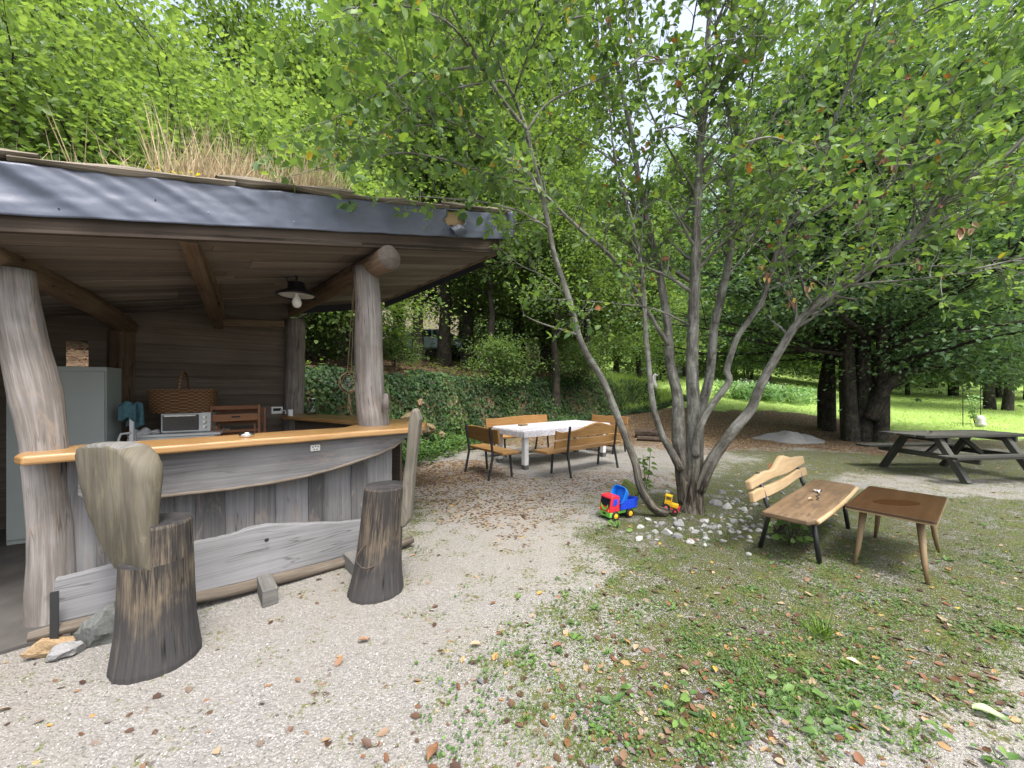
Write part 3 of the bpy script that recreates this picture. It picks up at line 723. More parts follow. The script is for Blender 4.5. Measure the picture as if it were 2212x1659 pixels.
# ceiling boards
b = MB(); t = -.34; k = 0
while t < 3.1:
    w = rnd.uniform(.15, .22); q1 = 5.9
    for (qa, qb) in ((0.02, rnd.uniform(1.9, 3.4)), (0, 0)):
        if qb == 0: qa, qb = qlast, q1
        qlast = qb+.004
        lo = [Rf(qa, t+.34, .01+.012*(k % 2)), Rf(qb, t+.34, .01+.012*(k % 2)), Rf(qb, t+.34+w, .012*(k % 2)+.004), Rf(qa, t+.34+w, .012*(k % 2)+.004)]
        hi = [v+Vector((0, 0, .025)) for v in lo]
        L = qb-qa; ou = rnd.random()*30
        b.add(lo+hi, [(0, 1, 2, 3), (7, 6, 5, 4), (0, 4, 5, 1), (1, 5, 6, 2), (2, 6, 7, 3), (3, 7, 4, 0)],
              [[(ou, 0), (ou+L, 0), (ou+L, w), (ou, w)], [(ou, w), (ou+L, w), (ou+L, 0), (ou, 0)]]+[[(ou, 0), (ou, .02), (ou+.3, .02), (ou+.3, 0)]]*4, 0, rnd.random())
    t += w-.012; k += 1
b.build('ceiling_boards', M['ceil'], pav)
# roof body with soil, edge beam, rake board
b = MB()
lo = [Rf(.02, .06, .05), Rf(5.9, .06, .05), Rf(5.9, 3.44, .05), Rf(.02, 3.44, .05)]
hi = [Rf(.02, .06, .48), Rf(5.9, .06, .38), Rf(5.9, 3.44, .38), Rf(.02, 3.44, .42)]
b.add(lo+hi, [(0, 1, 2, 3), (7, 6, 5, 4), (0, 4, 5, 1), (1, 5, 6, 2), (2, 6, 7, 3), (3, 7, 4, 0)], [[(0, 0), (1, 0), (1, 1), (0, 1)]]*6)
b.build('sod_roof', M['soil'], pav)
def board3(a, c, h0, h1, th, nrm, tone=.5):
    """upright board from a to c, from height offsets h0[i] to h1[i] at each end"""
    nrm = Vector(nrm); vs = []
    for n_ in (0, th):
        for p, i in ((a, 0), (c, 1)):
            for h in (h0, h1): vs.append(Vector(p)+nrm*n_+Vector((0, 0, h[i])))
    L = (Vector(c)-Vector(a)).length; ou = rnd.random()*9
    f = [(0, 2, 3, 1), (4, 5, 7, 6), (0, 4, 6, 2), (1, 3, 7, 5), (0, 1, 5, 4), (2, 6, 7, 3)]
    hh = h1[0]-h0[0]
    uv = [[(ou, 0), (ou+L, 0), (ou+L, hh), (ou, hh)], [(ou, 0), (ou, hh), (ou+L, hh), (ou+L, 0)]]+[[(ou, 0), (ou, th), (ou+L, th), (ou+L, 0)]]*2+[[(0, 0), (0, hh), (th, hh), (th, 0)]]*2
    return vs, f, uv, 0, tone
b = MB(); b.add(*board3(Rf(0, .0), Rf(5.9, .0), (-.005, -.02), (.2, .14), .045, SN, .3)); b.build('eaves_board', M['eaves'], pav, bevel=.004)
b = MB(); b.add(*board3(Rf(-.0, .1), Rf(.0, 3.42), (-.01, -.01), (.17, .12), .05, -SU, .75)); b.build('rake_board', M['beam'], pav, bevel=.004)
b = MB(); b.add(*board3(Rf(-.07, .15), Rf(-.07, 3.5), (-.06, -.1), (.5, .42), .012, SU, .5))
b.add(*board3(Rf(.0, 3.47), Rf(5.9, 3.47), (-.12, -.05), (.42, .4), .012, SN, .5)); b.build('side_film', M['darkfilm'], pav)
# front film with folds, a tear and a curled end
FH0, FH1 = (.17, .075), (.51, .385)
def filmpt(u, v):
    q = -.06+u*6.0
    h0 = FH0[0]+(FH0[1]-FH0[0])*u/.7; h1 = FH1[0]+(FH1[1]-FH1[0])*u/.7
    p = Rf(q, -.025, h0+(h1-h0)*v)
    amp = .004+.017*max(0, min(1, (q-2.6)/1.2))
    fold = math.sin((q*1.0+(1-v)*.33)*17+1.3*math.sin(q*2.1))*amp*(.35+.65*v)*(.6+.4*math.sin(q*3.3))
    fold += .004*mnoise.noise(Vector((q*2.2, v*2.5, 3)))+.004*mnoise.noise(Vector((q*7, v*6, 8)))
    if q < 1.1: fold += .018*math.sin(q*16+v*2.2)*(1-q/1.1)*(1.15-v)
    d = math.hypot((q-.85)/.22, (v-.55)/.55)
    fold += .03*math.exp(-d*d*1.3)
    for c_, a_ in ((3.05, .014), (3.3, -.012), (3.52, .018), (3.72, -.014), (3.95, .02), (4.2, .016), (2.7, .008), (2.2, .006), (1.5, .007), (.95, .012), (.3, .012), (.42, -.008)):
        w_ = (q+(1-v)*.42*(1 if q > 1.2 else -.25)-c_)/.045; fold += a_*math.exp(-w_*w_)*(.25+.75*v)
    edge = .007*mnoise.noise(Vector((q*3, 0, 1)))*(1-v)
    return p-SN*(max(-.015, fold)+.004)+Vector((0, 0, edge))
def hole(u, v):
    q = -.06+u*6.0
    c = .85+.06*(v-.6); w = .135*(1.1-abs(v-.62)*1.5)
    return abs(q-c) < w*(1+.2*math.sin(v*15)) and .27 < v < .94
b = MB(); b.grid(filmpt, 240, 22, skip=hole)
# torn flap hanging under the hole
def flap(u, v):
    q = .74+.2*u-.03*v; p = Rf(q, -.05, .275-.13*v+.02*math.sin(u*5))
    return p-SN*(.012+.05*math.sin(v*2.6)+.012*math.sin(u*7))
b.grid(flap, 10, 10, skip=lambda u, v: v > .55+.5*math.sin(u*3.1+.2))
def curl(u, v):
    a = u*4.2; r = .04+.018*v
    p = Rf(-.075, -.03, .17+.35*v); return p+SU*(.012-r*math.sin(a))-SN*(r*(1-math.cos(a))+.004)
b.grid(curl, 12, 8)
b.build('roof_film', M['film'], pav, smooth=True, solid=.003)
for q_, v_ in ((3.95, .18), (3.5, .52), (3.2, .3), (2.6, .2)):
    p_ = filmpt((q_+.06)/6., v_)-SN*.004; b = MB(); b.lathe([(.0045, -.004), (.0045, .002), (.002, .004), (0, .004)], 8, p_, R=Matrix((SU, Vector((0, 0, 1)), -SN)).transposed()); b.build('film_nail', M['steel'] if q_ < 3.3 else M['holes'], pav)
b = MB(); b.add(*board3(Rf(.6, .0), Rf(1.15, .0), (.3, .3), (.46, .46), .02, SN, .9)); b.build('batten', M['pale'], pav, bevel=.003)
b = MB(); b.box(Rf(-.1, .12, .32), (.2, .16, .05), Matrix((SU, SN, Vector((0, 0, 1)))).transposed(), 0, .9)
b.box(Rf(-.1, .14, .4), (.26, .16, .035), Matrix((SU, SN, Vector((0, 0, 1)))).transposed(), 0, .7); b.build('board_end', M['pale'], pav, bevel=.004)
# weathered slabs along the roof's front edge
q = -.12
for i in range(6):
    L = (1.05, 1.15, .95, 1.0, 1.1, .9)[i]; qa, qb = q, q+L+.12; b = MB()
    def edgept(u, v, qa=qa, qb=qb, i=i):
        qq = qa+(qb-qa)*u; a = v*6.283; h = .56-.028*qq
        th = .05+.016*mnoise.noise(Vector((qq*4, i, v*2)))
        return Rf(qq, .02+.08*math.cos(a)*1.0, h-.03*(i % 2)+th*math.sin(a)*(.7+.3*math.sin(qq*9)))
    b.grid(edgept, 24, 10); b.build('edge_slab', M['edge'], pav); q += L
# back wall of boards with a small window gap, and the far left wall
b = MB(); W0 = P(622, 800, 6.22); W0.z = 0; wd = -SU
z = .04; k = 0
while z < 3.05:
    h = rnd.uniform(.17, .25)
    for (k0, k1) in ((0, 1.98), (1.98, 4.6)):
        parts_ = [(k0, k1)]
        if k0 > 1 and 1.83 < z+h*.6 < 2.18: parts_ = [(1.98, 2.17), (2.35, 4.6)]
        for (ka, kb) in parts_:
            ztop = 3.3-.2*((ka+kb)/2)
            if z > ztop: continue
            A = W0+wd*ka; C = W0+wd*kb; A.z = C.z = z
            b.add(*board3(A, C, (0, 0), (h+.012, h+.012), .03+.008*(k % 2), SN+Vector((0, 0, .0)), rnd.random()))
            A = A-SN*.006*(k % 2)
    z += h; k += 1
b.build('back_wall', M['wall'], pav)
b = MB(); A = S(-1.65, .4); C = S(-1.65, 3.0)
b.add(*board3(A, C, (0, 0), (2.3, 2.3), .03, SU, .2)); b.build('side_wall', M['wall'], pav)
b = MB(); fl = [S(-1.7, -.33), S(.05, -.33), S(.3, -.02), S(2.5, .05), S(2.6, 3.1), S(-1.7, 3.1)]
b.prism([(v.x, v.y) for v in fl], .05, None, z0=-.02); b.build('floor_slab', M['concrete'], pav, bevel=.01)

# ---------------------------------------------------------------- bar counter
bar = thing('bar_counter', 'grey plank bar counter with an orange varnished live-edge top', 'bar counter', (-2.2, 3.2, 0))
HT, TH = 1.17, .058
def B(k, t, z=0.): return BAR_A+BU*k+BN*t+Vector((0, 0, z))
LB = (BAR_T-BAR_A).length
fr = [B(k*LB/26, .018*mnoise.noise(Vector((k*.42, 3, 1)))+.012*math.sin(k*.7)) for k in range(27)]
outl = [(p.x, p.y) for p in fr]+[(-.985, 4.14), (-.97, 4.27), (-1.02, 4.62), (-1.12, 4.8)]
outl += [(-1.5, 5.1), (-2.2, 5.56), (-3.2, 6.15), (-3.45, 6.1), (-3.44, 5.72), (-2.7, 5.28), (-2.0, 4.83), (-1.72, 4.58), (-1.78, 4.42)]
inn = [B(k*LB/10, .5+.015*math.sin(k*1.3)) for k in range(8, -1, -1)]
outl += [(p.x, p.y) for p in inn]+[tuple(B(-.06, .34)[:2]), tuple(B(-.05, .12)[:2])]
b = MB(); ang = math.atan2(BU.y, BU.x)
Mt = Matrix.Rotation(ang, 4, 'Z'); inv = Mt.inverted()
loc = [inv @ Vector((x, y, 0)) for x, y in outl]
b.prism([(v.x, v.y) for v in loc], TH, Matrix.Translation((0, 0, HT-TH)) @ Mt, .5)
b.build('counter_top', M['counter'], bar, bevel=.016, segs=3)
# live-edged apron plank under the counter, traced on its own plane
A1 = B(0, .1)
def trace(A, pts): return [on_plane(px, py, A, BU) for px, py in pts]
lowe = trace(A1, [(168, 1072), (195, 1084), (260, 1082), (330, 1076), (400, 1068), (500, 1057), (600, 1042), (660, 1030), (720, 1014), (770, 998), (815, 982), (850, 966), (872, 950), (884, 938)])
top = [(lowe[-1][0]+.02, HT-TH-.004), (lowe[0][0], HT-TH-.004)]
def vplane(A, e, th):   # frame whose x runs along e, y up, z away from the camera
    return frame((A.x, A.y, 0), e, (0, 0, 1), z=Vector((-e.y, e.x, 0)))
def vprism(b, outline, A, e, th, tone=None, mi=0):
    x = Vector(e).normalized(); zz = Vector((-x.y, x.x, 0)); Mx = Matrix((x, Vector((0, 0, 1)), zz)).transposed().to_4x4(); Mx.translation = Vector((A.x, A.y, 0))
    b.prism(outline, th, Mx, tone, mi)
fine = []
for (a, c) in zip(lowe[:-1], lowe[1:]):
    for w in (0, .33, .66): fine.append((a[0]*(1-w)+c[0]*w, a[1]*(1-w)+c[1]*w+.004*mnoise.noise(Vector((a[0]*9+w*3, 1, 1)))))
b = MB(); vprism(b, fine+[lowe[-1]]+top, A1, BU, .05, .55); b.build('apron_plank', M['greyboard'], bar, bevel=.008)
b = MB(); b.tube([A1+BU*k+Vector((0, 0, z+.004)) for k, z in fine[2:-2]], [.014+.006*mnoise.noise(Vector((i*.4, 2, 2))) for i in range(len(fine)-4)], 8, .2, 8); b.build('bark_edge', M['barkedge'], bar, smooth=True)
# upright boards
A2 = B(0, .26); xs = [150, 212, 268, 330, 372, 425, 484, 553, 592, 598, 668, 699, 760, 790, 845]
for i in range(len(xs)-1):
    k0, _ = on_plane(xs[i], 1100, A2, BU); k1, _ = on_plane(xs[i+1], 1100, A2, BU)
    off = (0, .02, 0, .022, .004, .018, 0, .02, -.02, .004, .02, .0, .018, 0)[i]
    b = MB(); lo = wavy(1.12, (k1-k0)+.02, .006, i+40, 10, 3)
    x = Vector((0, 0, 1)); y = BU; zz = x.cross(y); Mx = Matrix((x, y, zz)).transposed().to_4x4(); Mx.translation = A2+BU*((k0+k1)/2)-BN*off+Vector((0, 0, .0))
    b.prism(lo, .028, Mx, (.62, .35, .5, .42, .7, .3, .78, .55, .5, .72, .2, .6, .4, .65)[i]); b.build('front_board', M['barkedge'] if i == 8 else M['greyboard'], bar, bevel=.004)
# inner shelf side (dark) under the back arm
b = MB(); b.add(*board3(Vector((-3.3, 5.9, 0)), Vector((-1.35, 4.72, 0)), (.1, .1), (1.1, 1.1), .03, Vector((-.54, -.84, 0)), .2)); b.build('arm_front', M['wall'], bar)
b = MB()
k, z = on_plane(680, 967, A1, BU); c = A1+BU*k-BN*.012+Vector((0, 0, z)); Rb = Matrix((BU, BN, Vector((0, 0, 1)))).transposed()
b.box(c, (.082, .024, .056), Rb, 0, .5)
so = b.build('socket', M['offwhite'], bar, bevel=.006)
b = MB()
for dx, dz in ((-.022, .01), (0, .016), (.022, .01), (-.012, -.012), (.012, -.012)): b.lathe([(.0055, 0), (.0055, .0015)], 10, c-BN*.0125+BU*dx+Vector((0, 0, dz)), R=Matrix.Rotation(math.pi/2, 3, 'X') if False else Matrix((BU, Vector((0, 0, 1)), -BN)).transposed())
b.build('socket_hole', M['holes'], so)
so['label'] = 'white socket plate under the counter edge'

# ---------------------------------------------------------------- the plank foot bench in front of the bar
fb = thing('foot_bench', 'long silvered live-edge plank leaning along the foot of the bar on dark blocks', 'foot plank', (-1.9, 2.9, 0))
A3 = B(0, -.16)
topp = trace(A3, [(112, 1262), (170, 1248), (240, 1229), (330, 1205), (430, 1178), (470, 1170), (510, 1160), (540, 1148), (580, 1140), (640, 1137), (690, 1134), (740, 1133), (790, 1126), (850, 1118)])
botp = trace(A3, [(108, 1352), (240, 1322), (330, 1302), (430, 1280), (560, 1250), (640, 1230), (760, 1200), (850, 1175)])
b = MB(); tf = []
for (a, c) in zip(topp[:-1], topp[1:]):
    for w in (0, .33, .66): tf.append((a[0]*(1-w)+c[0]*w, a[1]*(1-w)+c[1]*w+.006*mnoise.noise(Vector((a[0]*8+w*3, 4, 1)))))
vprism(b, botp+(tf+[topp[-1]])[::-1], A3, BU, .055, .6)
for i, v in enumerate(b.v): b.v[i] = v+BN*(.22*max(0, v.z-.1))
b.build('plank', M['footplank'], fb, bevel=.01)
lg = trace(A3, [(62, 1374), (110, 1362), (235, 1331), (330, 1309), (430, 1288), (500, 1274), (560, 1259), (640, 1239), (700, 1224), (760, 1208), (830, 1186), (890, 1164)])
b = MB(); b.tube([A3+BU*k-BN*.015+Vector((0, 0, z)) for k, z in lg], [.028, .036, .04, .042, .042, .045, .045, .045, .042, .042, .042, .034], 12, .15, 12); b.build('bark_edge', M['barkedge'], fb, smooth=True)
k, z = on_plane(118, 1300, B(0, -.2), BU); c = B(k, -.205)
b = MB(); b.bar((c.x, c.y, 0), (c.x, c.y, .37), .035, .02, BN); b.build('bracket', M['black'], fb)
k, z = on_plane(265, 1089, A3, BU)
k, z = on_plane(577, 1168, B(0, -.165), BU); c = B(k, -.148, z)
b = MB(); b.lathe([(.016, 0), (.012, .004), (.012, .006)], 9, c, R=Matrix((BU, Vector((0, 0, 1)), -BN)).transposed()); b.build('knot_hole', M['holes'], fb)
def block(px, py, w, d, h, name='block', mat='block', rz=.7):
    g = G(px, py); b = MB(); Rz = Matrix.Rotation(rz, 3, 'Z'); b.box((g.x, g.y+.06, h/2), (w, d, h), Rz, 1); return b.build(name, M[mat], fb, bevel=.006)
block(566, 1300, .1, .3, .12); block(760, 1240, .1, .3, .12)

# ---------------------------------------------------------------- stones by the doorway
def rock_mesh(seed, sub=2, amp=.35, flat=1.0, cut=.56):
    import bmesh
    bm = bmesh.new(); bmesh.ops.create_icosphere(bm, subdivisions=sub, radius=1.0)
    for v in bm.verts:
        p = v.co.copy(); n1 = mnoise.noise(p*1.1+Vector((seed*5.1, 0, 0))); n2 = mnoise.noise(p*2.7+Vector((0, seed*3.3, 0)))
        v.co = p*(1+amp*n1+amp*.5*n2)
        for ax in ((1, .2, .3), (-.5, .8, .1), (.1, -.6, .8), (-.4, -.3, .7), (.5, .6, .6), (.3, -1, -.1)):
            a = Vector(ax).normalized(); a.rotate(Matrix.Rotation(seed*1.7, 3, 'Z')); dd = v.co.dot(a)
            if dd > cut: v.co -= a*(dd-cut)
        v.co.z *= flat
    me = bpy.data.meshes.new('stone'); bm.to_mesh(me); bm.free()
    me.uv_layers.new(name='UVMap'); return me
def stone(name, seed, loc, size, rz, mat, label, flat=.7, sub=3, cat='stone', group=None):
    me = rock_mesh(seed, sub, .5, 1, .74); me.materials.append(M[mat]); o = bpy.data.objects.new(name, me); COL.objects.link(o)
    o.location = loc; o.scale = size; o.rotation_euler = (rnd.uniform(-.1, .1), rnd.uniform(-.1, .1), rz); return tag(o, label, cat, group)
g = G(185, 1405); stone('stone', 3, (g.x+.02, g.y+.1, .08), (.14, .1, .15), .6, 'stone_dark', 'flat dark stone propped under the left end of the foot plank')
g = G(85, 1425); stone('stone', 5, (g.x, g.y+.04, .055), (.1, .05, .06), .7, 'stone_tan', 'tan yellow stone lying beside the leaning corner post')
g = G(125, 1425); stone('stone', 8, (g.x+.01, g.y+.03, .04), (.09, .055, .05), .4, 'stone_grey', 'pale grey rubble stone between the tan stone and the dark one')

# ---------------------------------------------------------------- log stools
def stump(b, c, prof, n, seed, wob=.05, lean=(0, 0), clip=None, z0=0, mi=0):
    """prof: (z, r); clip: (normal, dist) keeps the side where normal.(p-c) < dist"""
    rings = []
    for z, r in prof:
        ring = []
        for j in range(n):
            a = 6.28318*j/n; d = Vector((math.cos(a), math.sin(a), 0))
            rr = r*(1+wob*mnoise.noise(Vector((d.x*1.2+seed*4, d.y*1.2, z*.7)))+.012*math.sin(a*13+seed)+.01*math.sin(a*29+z*3))
            p = Vector((c[0]+lean[0]*z, c[1]+lean[1]*z, 0))+d*rr
            if clip:
                nn, dist = clip; o = p-Vector((c[0]+lean[0]*z, c[1]+lean[1]*z, 0)); e = o.dot(nn)-dist
                if e > 0: p -= nn*e
            p.z = z; ring.append(p)
        rings.append(ring)
    vs = [p for r in rings for p in r]; fs = []; uv = []
    for i in range(len(prof)-1):
        for j in range(n):
            k = (j+1) % n; fs.append((i*n+j, i*n+k, (i+1)*n+k, (i+1)*n+j))
            R0 = prof[0][1]; uv.append([(prof[i][0], j/n*6.28*R0), (prof[i][0], (j+1)/n*6.28*R0), (prof[i+1][0], (j+1)/n*6.28*R0), (prof[i+1][0], j/n*6.28*R0)])
    b.add(vs, fs, uv, mi, .5)
    m = len(prof)-1; ring = [m*n+j for j in range(n)]
    b.add([vs[i] for i in ring], [list(range(n))], [[(vs[i].x, vs[i].y) for i in ring]], 1, .5)
Z3_ = Vector((0, 0, 1)); c1 = P(340, 1000, 2.26)
st = thing('log_stool', 'dark log stool with a broad mossy slab backrest at the left end of the bar', 'log stool', (c1.x, c1.y, 0), 0, 'log stools at the bar')
b = MB(); stump(b, c1, [(-.02, .2), (.03, .2), (.1, .19), (.22, .176), (.4, .168), (.6, .163)], 56, 1); 
nn = Vector((-.35, -.94, 0)).normalized()
nn = Vector((-.72, -.69, 0)).normalized()
stump(b, c1, [(.6, .163), (.7, .16), (.8, .158), (.815, .15)], 56, 1, clip=(nn, .03))
b.build('trunk', [M['stump'], M['stumptop']], st, bevel=.0)
bw = Vector((.93, -.36, 0)).normalized(); bc = Vector((c1.x, c1.y, 0))+nn*.1
ol = [on_plane(px, py, bc, bw) for px, py in [(258, 1226), (275, 1236), (300, 1239), (329, 1232), (322, 1190), (319, 1110), (321, 1040), (318, 1008), (306, 986), (283, 966), (250, 957), (205, 957), (180, 964), (175, 980), (183, 1040), (198, 1100), (222, 1160), (243, 1205)]]
b = MB(); x = bw; zz = Vector((-x.y, x.x, 0))
# rounded outer face: several slices, each a little smaller towards the front
cx0 = sum(p[0] for p in ol)/len(ol)
def slab(b, ol, A, e, layers, tilt=0.):
    x = Vector(e).normalized(); zz = Vector((-x.y, x.x, 0)); rings = []
    zmin = min(p[1] for p in ol); zc = sum(p[1] for p in ol)/len(ol)
    for off, kx in layers:
        rings.append([Vector((A.x, A.y, 0))+x*(cx0+(k-cx0)*kx)+zz*(off*(.55+.75*(z-zmin)))+Vector((0, 0, zc+(z-zc)*(1-(1-kx)*.25)+.22*max(0, off)*max(0, z-1.1))) for k, z in ol])
    n = len(ol); vs = [p for r in rings for p in r]; fs = []; uv = []
    for i in range(len(rings)-1):
        for j in range(n):
            k = (j+1) % n; fs.append((i*n+j, i*n+k, (i+1)*n+k, (i+1)*n+j)); uv.append([(ol[j][1], ol[j][0]+i*.03), (ol[k][1], ol[k][0]+i*.03), (ol[k][1], ol[k][0]+i*.03+.03), (ol[j][1], ol[j][0]+i*.03+.03)])
    tops = [q for q, f in enumerate(fs) if min(vs[i_].z for i_ in f) > 1.235]
    b0 = len(b.f); fs.append(tuple(range(n))[::-1]); uv.append([(ol[j][1], ol[j][0]) for j in range(n)][::-1])
    m = len(rings)-1; fs.append(tuple(m*n+j for j in range(n))); uv.append([(ol[j][1], ol[j][0]) for j in range(n)])
    b.add(vs, fs, uv, 0, .5)
    for q in tops: b.mi[b0+q] = 1
slab(b, ol[::-1], bc, bw, [(-.05, .78), (-.042, .9), (-.025, .97), (0, 1.0), (.03, 1.0), (.055, .985), (.075, .95), (.088, .88)])
bo = b.build('backrest', [M['backrest'], M['block']], st, smooth=True, bevel=.006, segs=2)
c2 = Vector((-1.075, 3.03, 0))
st2 = thing('log_stool', 'tall streaked log stool with a thin pointed stake backrest near the counter corner', 'log stool', c2, 0, 'log stools at the bar')
b = MB(); stump(b, c2, [(-.02, .212), (.02, .21), (.08, .198), (.18, .18), (.32, .168), (.5, .16), (.7, .156), (.81, .155), (.825, .147)], 56, 5, lean=(.09, .0))
b.build('trunk', [M['stump'], M['stumptop']], st2)
sk = Vector((-.83, 3.04, 0)); se = Vector((1, .0, 0))
ol = [on_plane(px, py, sk, se) for px, py in [(862, 1135), (876, 1138), (889, 1118), (893, 1060), (899, 990), (907, 930), (910, 906), (904, 888), (897, 880), (890, 888), (884, 915), (879, 980), (870, 1050), (864, 1110)]]
b = MB(); Mx = Matrix((Vector((0, 0, 1)), Vector((1, 0, 0)), Vector((0, 1, 0)))).transposed().to_4x4(); Mx.translation = sk
b.prism([(z, k) for k, z in ol], .11, Mx, .5, z0=-.04); b.build('backrest', M['stake'], st2, bevel=.02, segs=3)
b = MB(); hp = [P(800, 1176, 2.9), P(785, 1180, 2.86), P(771, 1200, 2.84), P(769, 1213, 2.83), P(780, 1226, 2.82), P(795, 1229, 2.83), P(808, 1222, 2.86), P(813, 1211, 2.9)]
b.tube(hp, .0058, 7); b.build('handle', M['twig'], st2, smooth=True)
# ---------------------------------------------------------------- things in and on the bar
Z3 = Vector((0, 0, 1))
def basis(ux, uy): 
    x = Vector((ux, uy, 0)).normalized(); return x, Vector((-x.y, x.x, 0)), Matrix((x, Vector((-x.y, x.x, 0)), Z3)).transposed()
# tall metal cabinet
ux, un, R = basis(.88, .47); a = Vector((-4.98, 3.78, 0)); c0 = a+ux*.36+un*.2
cab = thing('metal_cabinet', 'tall grey-green metal cabinet standing behind the leaning post', 'cabinet', (c0.x, c0.y, .03))
b = MB(); b.box(c0+Z3*(.03+.89), (.72, .38, 1.78), R); b.build('body', M['cabinet'], cab, bevel=.008)
for dx in (-.178, .178):
    b = MB(); b.box(c0+Z3*.92+ux*dx-un*.2, (.345, .02, 1.68), R); d = b.build('door', M['cabinet'], cab, bevel=.005)
    b = MB(); b.box(c0+Z3*1.0+ux*(dx+(-.16 if dx > 0 else .16))-un*.214, (.02, .018, .11), R); b.build('handle', M['black'], d)
# kitchen unit with toaster oven and basket
def boxy(name, label, cat, px, py, d, w, dp, h, e=(.76, .65)):
    ux, un, R = basis(*e); p = P(px, py, d); return p, ux, un, R
p = P(373, 946, 4.55); ux, un, R = basis(.9, .43); uc = Vector((p.x, p.y, 0))+un*.25
un_ = thing('kitchen_unit', 'low white kitchen unit with one drawer behind the counter', 'kitchen unit', (uc.x, uc.y, .03))
ZT = CH-(941-HZ)/F*4.55
b = MB(); b.box(uc+Z3*(.03+ZT)/2, (.82, .5, ZT-.06), R); b.build('body', M['white'], un_, bevel=.01)
b = MB(); b.box(uc+Z3*(ZT+.004)+ux*.03, (.86, .52, .028), R); b.build('worktop', M['offwhite'], un_, bevel=.006)
b = MB(); b.box(uc+Z3*(ZT-.13)-un*.256, (.76, .015, .2), R); dr = b.build('drawer', M['white'], un_, bevel=.004)
b = MB(); b.lathe([(.0, 0), (.03, .001), (.033, .008), (.02, .012), (0, .013)], 16, uc+Z3*(ZT-.1)-un*.263, R=Matrix((ux, Z3, -un)).transposed()); b.build('handle', M['steel'], dr)
ov = thing('toaster_oven', 'small white toaster oven with a dark glass door under the basket', 'oven', uc+ux*.1+Z3*(ZT+.018))
oc = uc+ux*.1+Z3*(ZT+.018+.125)
b = MB(); b.box(oc, (.48, .3, .235), R); b.build('body', M['white'], ov, bevel=.01)
b = MB(); b.box(oc-ux*.05-un*.152, (.345, .012, .19), R); dd = b.build('door', M['darkglass'], ov, bevel=.004)
b = MB(); b.bar(oc-ux*.2-un*.175+Z3*.085, oc+ux*.1-un*.175+Z3*.085, .012, .012); b.build('handle', M['steel'], dd)
for dz in (.06, 0, -.06):
    b = MB(); b.lathe([(.022, 0), (.02, .014), (0, .015)], 14, oc+ux*.185-un*.151+Z3*dz, R=Matrix((ux, Z3, -un)).transposed()); b.build('knob', M['steel'], ov)
uc = uc-ux*.06; bk = thing('wicker_basket', 'brown wicker basket with a tall handle on top of the toaster oven', 'basket', uc+ux*.1+Z3*(ZT+.262))
b = MB(); bz = ZT+.262
def bas(u, v):
    a = u*6.28318; k = .93+.07*v; e = 1.5
    ca, sa = math.cos(a), math.sin(a); x = math.copysign(abs(ca)**(1/e), ca)*.33*k; y = math.copysign(abs(sa)**(1/e), sa)*.18*k
    return uc+ux*(x+.1)+un*y+Z3*(bz+.27*v)
b.grid(bas, 40, 8)
b.add([bas(i/40, 0) for i in range(40)], [list(range(40))], [[(0, 0)]*40])
b.build('body', M['wicker'], bk, solid=.012)
b = MB(); b.tube([uc+ux*.1+un*(.17*math.cos(a))+Z3*(bz+.24+.26*math.sin(a)) for a in [math.pi*i/12 for i in range(13)]], .012, 7); b.build('handle', M['wicker'], bk)
b = MB(); b.tube([bas(i/40, 1) for i in range(41)], .014, 6); b.build('rim', M['wicker'], bk)
p = uc-ux*.24-un*.1+Z3*(ZT+.05); b = MB()
b.grid(lambda u, v: p+ux*((u-.5)*.26)+un*((v-.5)*.16)+Z3*(.035*math.sin(u*9)*math.cos(v*7)+.04*math.sin(math.pi*u)*math.sin(math.pi*v)-.03), 18, 14)
tag(b.build('kitchen_cloth', M['rag'], None, smooth=True, solid=.012), 'crumpled pale kitchen cloth beside the toaster oven', 'cloth')
# folded wooden chairs leaning on the wall
def folding_chair(px, d, lab, dz=0):
    p = P(px, 900, d); ux, un, R = basis(.8, .6); c = Vector((p.x, p.y, 0))
    t = thing('folding_chair', lab, 'folding chair', c, 0, 'folded wooden chairs'); W = .5; H = 1.36+dz
    lean = un*.1
    for sx in (-1, 1):
        b = MB(); b.bar(c+ux*(sx*W/2), c+ux*(sx*W/2)+lean+Z3*H, .028, .04, un); b.build('leg', M['mahog'], t, bevel=.004)
        b = MB(); b.bar(c+ux*(sx*(W/2-.05))-un*.05, c+ux*(sx*(W/2-.05))+lean*.8+Z3*(H-.25), .022, .035, un); b.build('leg', M['mahog'], t, bevel=.004)
    for z, h in ((H-.03, .05), (H-.16, .09), (H-.33, .03), (H-.52, .03), (.35, .03)):
        b = MB(); b.bar(c-ux*(W/2)+lean*(z/H)-un*.004+Z3*z, c+ux*(W/2)+lean*(z/H)-un*.004+Z3*z, .02, h); o = b.build('slat', M['mahog'], t, bevel=.003)
        if h == .09:
            b = MB(); b.box(c+lean*(z/H)-un*.016+Z3*(z+.01), (.09, .006, .018), R); b.build('grip_slot', M['holes'], o)
    return t
folding_chair(510, 4.9, 'brown folded chair leaning on the wall, the front one of the pair')
folding_chair(524, 5.06, 'brown folded chair mostly hidden behind the front folded chair', -.05)
